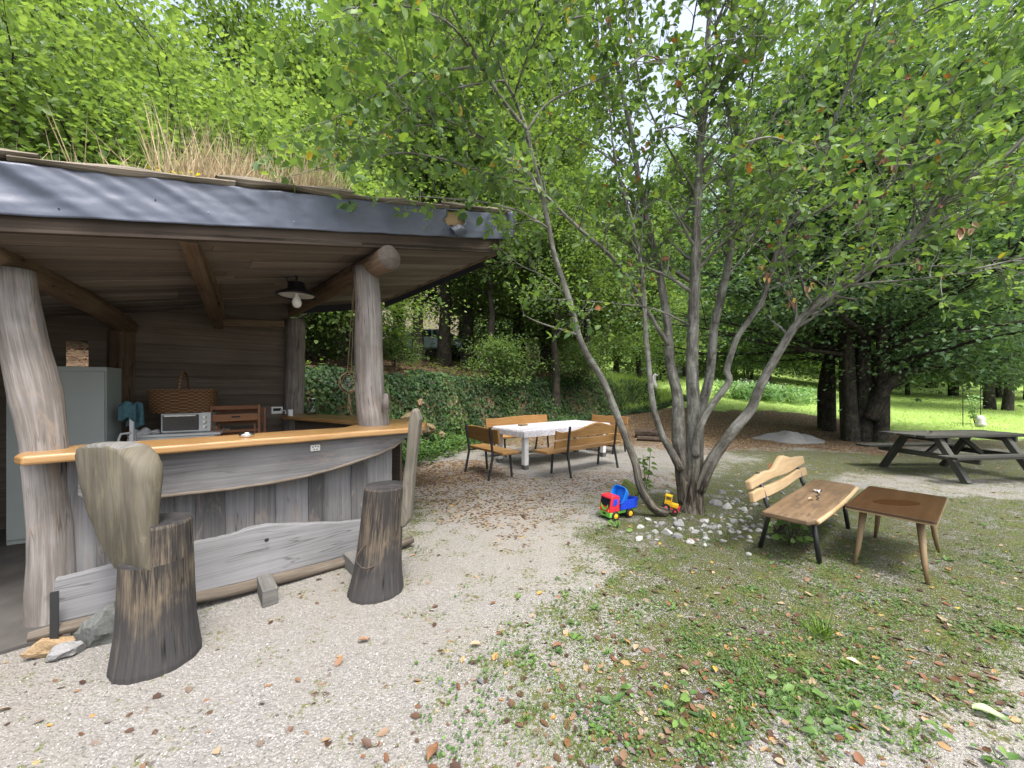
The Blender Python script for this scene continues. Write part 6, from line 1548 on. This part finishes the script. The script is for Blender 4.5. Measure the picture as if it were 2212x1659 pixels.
# long bough of the big hornbeam
hbo = [o for o in COL.objects if o.name.startswith('hornbeam_tree')][0]
b = MB(); br = [P(1878, 905, 11.2), P(1900, 850, 11.0), P(1935, 815, 10.8), P(1985, 797, 10.5), P(2060, 790, 10.2), P(2130, 784, 10.0), P(2230, 768, 9.8), P(2330, 755, 9.6)]
fine, rr2 = smooth_line(br, [.2, .17, .13, .105, .085, .07, .055, .035], 4); hl = Vector(hbo.location)
b.tube([v-hl for v in fine], rr2, 10, .08, 3)
br = [P(1950, 810, 10.7), P(1985, 770, 10.5), P(2030, 745, 10.4), P(2090, 725, 10.2)]; fine, rr2 = smooth_line(br, [.08, .07, .05, .03], 4); b.tube([v-hl for v in fine], rr2, 8, .06, 4)
n = 7000; r_ = np.random.default_rng(15); bp = np.array([tuple(v-hl) for v in fine]); tip = np.array([tuple(P(x, y, d)-hl) for x, y, d in [(1960, 760, 10.6), (2010, 740, 10.2), (2060, 780, 10.0), (2110, 800, 9.8), (2150, 740, 9.7), (2190, 800, 9.6), (2230, 770, 9.5), (2280, 800, 9.4), (2050, 700, 10.2), (2150, 680, 9.9), (2250, 700, 9.6), (1700, 700, 11.5), (1660, 680, 11.3), (1760, 670, 11.0), (1730, 640, 10.8), (1840, 640, 10.4), (1890, 660, 10.2)]])
ci = r_.integers(0, len(tip), n); pos = tip[ci]+r_.normal(0, 1, (n, 3))*np.array([.5, .5, .12]); pos[:, 2] -= .12*np.abs(r_.normal(0, 1, n)); L = r_.uniform(.08, .15, n)
obj_of(leaf_mesh('low_sprays', pos, r_.normal(0, 1, (n, 3))+np.array([.3, -.2, -.5]), r_.normal(0, .4, (n, 3))+np.array([0, -.25, 1.]), L, L*.62, np.clip(r_.normal(.55, .25, n), 0, 1), M['leaf_dark'], .12, False), 'low_sprays', hbo)
bo = b.build('bough', M['barkdark'], hbo, local=True, smooth=True)
GS = 'shrubs on the bank'
for i, (px, d, s_, rz, lab) in enumerate([(1085, 13.4, .8, 0., 'broad shrub with layered pale leaves on top of the bank'), (850, 12.6, .6, 1., 'dark shrub right of the smooth counter post on the bank'), (690, 11.0, .75, 3., 'shrub between the two bar posts'), (1250, 15.6, .8, 4., 'shrub behind the bare leaning trunk on the bank'), (730, 13.5, .8, 2.6, 'shrub deeper in the wood between the bar posts')]):
    plant(sh1, px, d, s_, rz, lab, GS, cat='shrub')

# ---------------------------------------------------------------- ivy, bank plants and ferns
x, y = scatter_xy(420000, -9, 12, 5, 24, 51)
s_ = .7*x+.714*y; z_ = zones(x, y); off = z_[6]
k = (off > -.15) & (off < 2.0+.3*np.sin(s_*2)) & (s_ > 2.2) & (s_ < 21)
bare = vnoise(x, y, 2.2, 3)+.5*vnoise(x, y, 5, 1); k &= ~((bare > .62) & (off > .0) & (off < .95) & (s_ < 8.6)); k &= NR.random(len(x)) < np.where(off > 1.3, .5, 1.)
k &= NR.random(len(x)) < np.clip(1.3-(s_-16)/6, .2, 1)
x, y = x[k], y[k]; z = hgt(x, y); e = .05
gx_ = (hgt(x+e, y)-hgt(x-e, y))/(2*e); gy_ = (hgt(x, y+e)-hgt(x, y-e))/(2*e)
N = nrmz(np.stack([-gx_, -gy_, np.ones(len(x))], 1)); n = len(x)
pos = np.stack([x, y, z], 1)+N*NR.uniform(.01, .16, n)[:, None]
dn = nrmz(np.stack([NR.normal(0, .5, n)+.3, NR.normal(0, .5, n)-.3, -np.ones(n)*.8], 1)); L = NR.uniform(.045, .105, n)
me = leaf_mesh('ivy', pos, dn, nrmz(N+NR.normal(0, .35, (n, 3))+np.array([.2, -.25, .3])), L, L*.85, np.clip(.4+.5*vnoise(x, y, 1.5, 7)+NR.normal(0, .22, n), 0, 1), M['ivy'])
tag(obj_of(me, 'ivy'), 'dark green ivy covering the steep bank behind the benches', 'ivy', kind='stuff')
x, y = scatter_xy(5200, -4, 3, 6, 13.5, 52); s_ = .7*x+.714*y; off = zones(x, y)[6]
k = (off > -.75) & (off < .25) & (s_ > 3.2) & (s_ < 7.6) & (NR.random(len(x)) < .9); x, y = x[k], y[k]
tag(obj_of(weeds('bank_foot_weeds', x, y, 9, .04, .085, M['weed'], 53, .5, .7, .34, .08), 'bank_foot_weeds'), 'light green leafy weeds at the foot of the rock bank', 'weeds', kind='stuff')
x, y = scatter_xy(900, -9, 4, 7, 20, 54); off = zones(x, y)[6]; k = (off > 1.2) & (NR.random(len(x)) < .55) & (vnoise(x, y, 1.1, 6) > -.2); x, y = x[k], y[k]
tag(obj_of(weeds('forest_undergrowth', x, y, 12, .06, .12, M['leaf_mid'], 55, .5, .6, .3, .14), 'forest_undergrowth'), 'low leafy undergrowth on the shaded slope', 'undergrowth', kind='stuff')
for i in range(5):
    px, py, d, r = [(880, 905, 8.9, .2), (925, 925, 9.2, .17), (905, 870, 9.3, .14), (950, 940, 9.8, .15), (715, 880, 7.9, .18)][i]
    p = at(px, d); o = stone('rock', 70+i, (p.x, p.y+.1, max(.1, CH-(py-HZ)/F*d)), (r, r*.8, r*.75), i, 'rock', ['ochre rock jutting from the bank behind the stake backrest', 'ochre rock lower down the bank beside the short bench', 'ochre rock high on the bank under the hanging ivy', 'pale ochre rock near the ground at the foot of the bank', 'ochre rock in the bank between the two bar posts'][i], cat='rock', group='rocks in the bank')
# grassy end of the bank
x, y = scatter_xy(1500, 3.5, 8.5, 15, 21, 56); s_ = .7*x+.714*y; off = zones(x, y)[6]; k = (off > .2) & (s_ > 14.5); x, y = x[k], y[k]
tag(obj_of(blades('bank_grass', x, y, 9, .15, .5, .014, M['lawnblade'], 57, .45, .12), 'bank_grass'), 'tall pale grass on the sunny end of the bank', 'grass', kind='stuff')
# pale ferns with white flowers on the lawn
fe = at(1650, 21); x, y = NR.normal(fe.x, 1.5, 130), NR.normal(fe.y, .7, 130)
me = weeds('fern_patch', x, y, 26, .12, .3, M['fernleaf'], 58, 1.2, .3, .75, .16)
tag(obj_of(me, 'fern_patch'), 'pale fern patch with white flowers on the lawn left of the hornbeams', 'ferns', kind='stuff')
x, y = NR.normal(at(1618, 22).x, .7, 60), NR.normal(21.5, .4, 60)
tag(obj_of(weeds('flower_patch', x, y, 5, .04, .08, M['petal'], 59, .4, .8, 1.0, .1), 'flower_patch'), 'white flowers standing behind the ferns on the lawn', 'flowers', kind='stuff')

# ---------------------------------------------------------------- small plants that stand alone
def sapling(name, px, py, d, H, n, leaf, mat, lab, seed, lean=.1, cat='sapling', wr=.75, spread=.12):
    r = random.Random(seed); g = at(px, d) if py is None else G(px, py); t = thing(name, lab, cat, g); b = MB(); lp = []; ld = []; ln = []
    for k in range(n):
        a = r.uniform(0, 6.28); tip = g+Vector((lean*H*math.cos(a)*r.random()*2, lean*H*math.sin(a)*r.random()*2, H*r.uniform(.7, 1.)))
        b.tube([g, g.lerp(tip, .5)+Vector((.02, 0, 0)), tip], [.006*min(1, H/.2), .005*min(1, H/.2), .002*min(1, H/.2)], 5)
        for j in range(max(2, int(H/.05))):
            f = .2+.8*r.random(); p = g.lerp(tip, f); aa = r.uniform(0, 6.28); lp.append(tuple(p+Vector((r.uniform(-1, 1), r.uniform(-1, 1), 0))*spread*.3)); ld.append((math.cos(aa), math.sin(aa), r.uniform(-.5, .3))); ln.append((r.uniform(-.6, .6), r.uniform(-.8, .2), .8))
    b.build('stem', M['weed'] if H < .15 else M['twig'], t); inv = -np.array(tuple(g)); lp = np.array(lp)+inv; L = np.array([r.uniform(leaf*.7, leaf*1.3) for _ in lp])
    obj_of(leaf_mesh('leaves', lp, np.array(ld), np.array(ln), L, L*wr, NR.uniform(.4, 1, len(L)), mat), 'leaves', t); return t
sapling('sapling', 1392, 1075, 0, .75, 3, .085, M['leaf_bright'], 'green sapling with broad leaves standing between the leaning trunk and the willow', 4, .12)
sapling('sapling', 1705, 1178, 0, .3, 7, .07, M['weed'], 'green seedling bush growing under the bench with the stained seat', 5, .35, 'seedling', spread=.5)
sapling('sapling', 1680, 1150, 0, .22, 6, .08, M['weed'], 'oak-like seedling under the left half of the stained bench', 6, .5, 'seedling', spread=.5)
sapling('sapling', 2105, None, 15, 1.3, 6, .09, M['fernleaf'], 'pale leafy plant by the thin metal stakes on the lawn', 8, .15, 'plant')
sapling('sapling', 1330, 1140, 0, .12, 6, .06, M['weed'], 'low leafy weed right in front of the toy truck', 9, .6, 'weed', spread=.6)
for px, py, H, n_, lf, lab, sd in ((1752, 1545, .07, 14, .075, 'leafy green weed clump at the edge of the front gravel', 21), (1440, 1535, .07, 6, .085, 'broad-leaved plantain in the pebbly moss near the front', 22), (2155, 1640, .06, 7, .08, 'grey-green weed in the front right corner of the gravel', 23), (1135, 1118+290, .05, 5, .05, 'small weed alone between the gravel path and the moss', 24)):
    sapling('weed', px, py, 0, max(H, .06), n_, lf*.75, M['weed'], lab, sd, .9, 'weed', wr=.5, spread=.5)
g = G(1772, 1372); tg = blades('grass_tuft', np.array([g.x]*3), np.array([g.y, g.y+.02, g.y-.02]), 40, .06, .15, .005, M['grassblade'], 66, .7, .03)
tag(obj_of(tg, 'grass_tuft'), 'dark green tuft of grass in front of the side table', 'grass tuft')
for px, py, L, rz, mt, tn_, lab in ((2140, 1550, .12, -.5, 'fernleaf', 1., 'long whitish leaf lying on the gravel at the lower right'), (1846, 1437, .07, -.7, 'straw', 1., 'white leaf lying on the moss in front of the side table'), (1028, 1398, .07, .3, 'litter', .93, 'olive brown leaf on the gravel in front of the taller stool'), (786, 1388, .07, .35, 'litter', .55, 'long brown leaf on the gravel between the two stools'), (1545, 1452, .06, 1.2, 'litter', .97, 'yellow leaf on the moss below the willow stones'), (935, 1632, .09, 1.3, 'litter', .5, 'tan leaf at the lower edge of the view'), (1205, 1400, .07, .6, 'litter', .52, 'brown leaf where the gravel meets the moss'), (1375, 1405, .07, .9, 'litter', .9, 'orange leaf on the moss right of the gravel path')):
    g = G(px, py); curled('fallen_leaf', g+Vector((0, 0, .006)), L, rz, mt, lab, tn_)
# plants on the roof
qx = NR.uniform(2.1, 3.6, 300); qx = np.concatenate([qx, NR.normal(3.05, .2, 330), NR.normal(2.4, .13, 230), NR.uniform(.8, 5.0, 40)]); tt_ = NR.uniform(.1, .8, len(qx))
pts = np.array([tuple(Rf(q, t, .42-.02*q)) for q, t in zip(qx, tt_)])
def roofblades(name, pts, nb, hmin, hmax, wid, mat, seed, lean):
    r = np.random.default_rng(seed); n = len(pts)*nb; p = np.repeat(pts, nb, 0)+r.normal(0, .025, (n, 3))*np.array([1, 1, .2])
    d = np.stack([r.normal(.1, lean, n), r.normal(0, lean, n), np.ones(n)], 1); nn = r.normal(0, 1, (n, 3)); L = r.uniform(hmin, hmax, n)*np.repeat(r.uniform(.5, 1.2, len(pts)), nb)
    return leaf_mesh(name, p, d, nn, L, wid*r.uniform(.7, 1.3, n), r.random(n), mat, .1)
tag(obj_of(roofblades('dry_roof_grass', pts, 4, .22, .7, .0055, M['straw'], 61, .3), 'dry_roof_grass'), 'dry straw-coloured grass growing on the hut roof', 'dry grass', kind='stuff')
qx = NR.uniform(.3, 5.6, 350); pts = np.array([tuple(Rf(q, t, .42-.02*q)) for q, t in zip(qx, NR.uniform(.06, 1.6, 350))])
tag(obj_of(roofblades('green_roof_plants', pts, 6, .04, .16, .03, M['weed'], 62, .9), 'green_roof_plants'), 'low green leaves growing along the hut roof', 'roof plants', kind='stuff')
for px, d, H, nst, lab in ((265, 2.92, .3, 1, 'tall dry flower stalk above the yellow roof plant'), (107, 2.6, .45, 1, 'single dry stalk on the roof left of the yellow plant')):
    pass
yp = Rf(3.42, .12, .37); t = thing('yellow_roof_plant', 'bright yellow compound-leaved plant on the roof edge', 'plant', yp)
n = 150; lp = NR.normal(0, 1, (n, 3))*np.array([.09, .05, .03])+np.array([0, 0, .09]); a = NR.uniform(0, 6.28, n)
obj_of(leaf_mesh('leaves', lp, np.stack([np.cos(a), np.sin(a), NR.uniform(-.2, .3, n)], 1), np.stack([NR.normal(0, .4, n), NR.normal(-.4, .4, n), np.ones(n)], 1), NR.uniform(.03, .05, n), NR.uniform(.016, .025, n), NR.random(n), M['leaf_yellow']), 'leaves', t)
b = MB(); 
for k in range(5): b.tube([(0, 0, -.05), (rnd.uniform(-.09, .09), rnd.uniform(-.04, .04), .1)], .003, 4)
b.build('stem', M['twig'], t, local=True)
vp = Rf(3.12, .1, .38); t = thing('violet_flower', 'violet bellflowers on the roof edge beside the yellow plant', 'flowers', vp)
lp = []; ld = []
for k in range(5):
    c = Vector((rnd.uniform(-.08, .1), rnd.uniform(-.03, .03), rnd.uniform(.03, .12)))
    for j in range(7): a = j*.9; lp.append(tuple(c)); ld.append((math.cos(a), math.sin(a)*.6-.3, .35+math.sin(a)*.4))
n = len(lp); obj_of(leaf_mesh('petals', np.array(lp), np.array(ld), np.tile(np.array([0, -1., .4]), (n, 1)), np.full(n, .035), np.full(n, .016), NR.random(n), M['violet']), 'petals', t)

# ---------------------------------------------------------------- far things
g = at(925, 21.5); car = thing('parked_car', 'silver-blue parked car half hidden behind the dark trunks on the hill', 'car', (g.x, g.y, g.z), .12)
prof = [(-2.1, .35), (-2.12, .75), (-1.95, .95), (-1.2, 1.02), (-.55, 1.42), (.9, 1.45), (1.75, 1.0), (2.05, .92), (2.1, .4)]
Mx = Matrix(((1, 0, 0, 0), (0, 0, -1, .85), (0, 1, 0, 0), (0, 0, 0, 1))); b = MB(); b.prism(prof, 1.7, Mx); b.build('body', M['carpaint'], car, local=True, bevel=.08, segs=3)
for sy in (-1, 1):
    b = MB(); b.prism([(-1.05, 1.02), (-.5, 1.36), (.25, 1.38), (.25, 1.02)], .02, Matrix(((1, 0, 0, 0), (0, 0, -1, sy*.86+.01), (0, 1, 0, 0), (0, 0, 0, 1)))); b.prism([(.33, 1.02), (.33, 1.38), (.88, 1.38), (1.5, 1.02)], .02, Matrix(((1, 0, 0, 0), (0, 0, -1, sy*.86+.01), (0, 1, 0, 0), (0, 0, 0, 1)))); b.build('window', M['carglass'], car, local=True)
    for x in (-1.3, 1.3):
        b = MB(); Rx = Matrix((Vector((0, 0, -sy)), Vector((1, 0, 0)), Vector((0, sy, 0)))).transposed()
        if Rx.determinant() < 0: Rx = Matrix((Vector((1, 0, 0)), Vector((0, 0, -sy)), Vector((0, sy, 0)))).transposed()
        b.lathe([(0, -.1), (.3, -.1), (.32, 0), (.3, .09), (.2, .1), (0, .08)], 20, (x, sy*.82, .32), R=Rx); b.build('wheel', M['tyre'], car, local=True)
g = at(1436, 33); fn = thing('slatted_fence', 'pale slatted wooden fence at the far end of the lawn', 'fence', g, .15)
for k in range(4): b = MB(); b.box((0, 0, .35+.33*k), (3.4, .04, .2)); b.build('rail', M['whitewood'], fn, local=True)
for x in (-1.6, 0, 1.6): b = MB(); b.box((x, .05, .7), (.12, .1, 1.6), None, 2); b.build('post', M['greyhut'], fn, local=True)
g = at(1545, 36); ht = thing('open_hut', 'dark open wooden shelter with grey posts at the far end of the lawn', 'shelter', g, -.1)
b = MB(); b.box((0, 1.2, 1.1), (5., .1, 2.2)); b.build('back_wall', M['block'], ht, local=True)
b = MB(); b.box((0, 0, 2.35), (5.6, 3.2, .14), Matrix.Rotation(.1, 3, 'X')); b.build('roof', M['picnic'], ht, local=True)
for x in (-2.3, -.2, 2.3): b = MB(); b.box((x, -1.2, 1.05), (.22, .22, 2.3), None, 2); b.build('post', M['greyhut'], ht, local=True)
b = MB(); b.box((-1.4, -.9, .75), (1.6, .5, .08)); b.box((-1.4, -.7, .4), (1.5, .08, .6)); b.build('bench', M['greyhut'], ht, local=True)
g = at(1411, 20); sv = thing('garden_statue', 'small white carved garden statue on a dark stone where the bank meets the lawn', 'statue', g)
b = MB(); b.tube([(0, 0, .12), (.02, 0, .32), (-.03, 0, .55), (.03, 0, .78), (.12, -.02, .95), (.22, -.03, .9)], [.16, .2, .17, .1, .08, .05], 12, .3, 3); b.build('figure', M['statue'], sv, local=True, smooth=True)
b = MB(); b.box((.05, 0, .06), (.5, .35, .3)); b.build('base', M['stone_dark'], sv, local=True, bevel=.03)
for (px, zt, lab) in ((2080, 1.9, 'thin black garden stake with a small loop beside the pale plant'), (2118, 1.75, 'thin black garden stake right of the pale plant')):
    g = at(px, 14.6); b = MB(); b.tube([g, g+Vector((0, 0, zt))], .012, 6); b.tube([g+Vector((0, 0, .75)), g+Vector((.18, 0, .78))], .012, 6); tag(b.build('garden_stake', M['black'], None), lab, 'stake')
g = at(2118, 14.4); b = MB(); b.lathe([(0, .0), (.12, .02), (.16, .12), (.1, .2), (.14, .3), (.05, .42), (0, .44)], 14, g); tag(b.build('garden_ornament', M['statue'], None, smooth=True), 'small pale garden ornament at the foot of the stakes', 'ornament')
# ---------------------------------------------------------------- camera and light
cam = bpy.data.objects.new('camera', bpy.data.cameras.new('camera')); COL.objects.link(cam); SC.camera = cam
cam.location = (0, 0, CH); cam.rotation_euler = (math.radians(90), 0, 0)
cam.data.sensor_width = 36; cam.data.lens = F/2212*36; cam.data.shift_y = (HZ-829.5)/2212; cam.data.clip_end = 800; cam.data.clip_start = .05
w = bpy.data.worlds.new('World'); SC.world = w; w.use_nodes = True; nt = w.node_tree; nt.nodes.clear()
EL, AZ = 66, 150
sky = nt.nodes.new('ShaderNodeTexSky'); sky.sky_type = 'NISHITA'; sky.sun_disc = False
sky.sun_elevation = math.radians(EL); sky.sun_rotation = math.radians(AZ); sky.air_density = 1.0; sky.dust_density = 6.0; sky.ozone_density = .6
hs = nt.nodes.new('ShaderNodeHueSaturation'); hs.inputs['Saturation'].default_value = .65; nt.links.new(sky.outputs[0], hs.inputs['Color'])
bg = nt.nodes.new('ShaderNodeBackground'); bg.inputs['Strength'].default_value = .145; nt.links.new(hs.outputs[0], bg.inputs['Color'])
wo = nt.nodes.new('ShaderNodeOutputWorld'); nt.links.new(bg.outputs[0], wo.inputs['Surface'])
sl = bpy.data.lights.new('sun', 'SUN'); sl.energy = 1.0; sl.angle = math.radians(12); sl.color = (1, 1, .99)
so_ = bpy.data.objects.new('sun', sl); COL.objects.link(so_)
dv = Vector((math.sin(math.radians(AZ))*math.cos(math.radians(EL)), math.cos(math.radians(AZ))*math.cos(math.radians(EL)), math.sin(math.radians(EL))))
so_.rotation_euler = dv.to_track_quat('Z', 'Y').to_euler()
SC.view_settings.view_transform = 'Standard'; SC.view_settings.look = 'None'; SC.view_settings.exposure = 1.72; SC.view_settings.gamma = 1
SC.cycles.max_bounces = 8; SC.cycles.diffuse_bounces = 4; SC.cycles.transmission_bounces = 6; SC.cycles.transparent_max_bounces = 8
SC.cycles.use_denoising = True
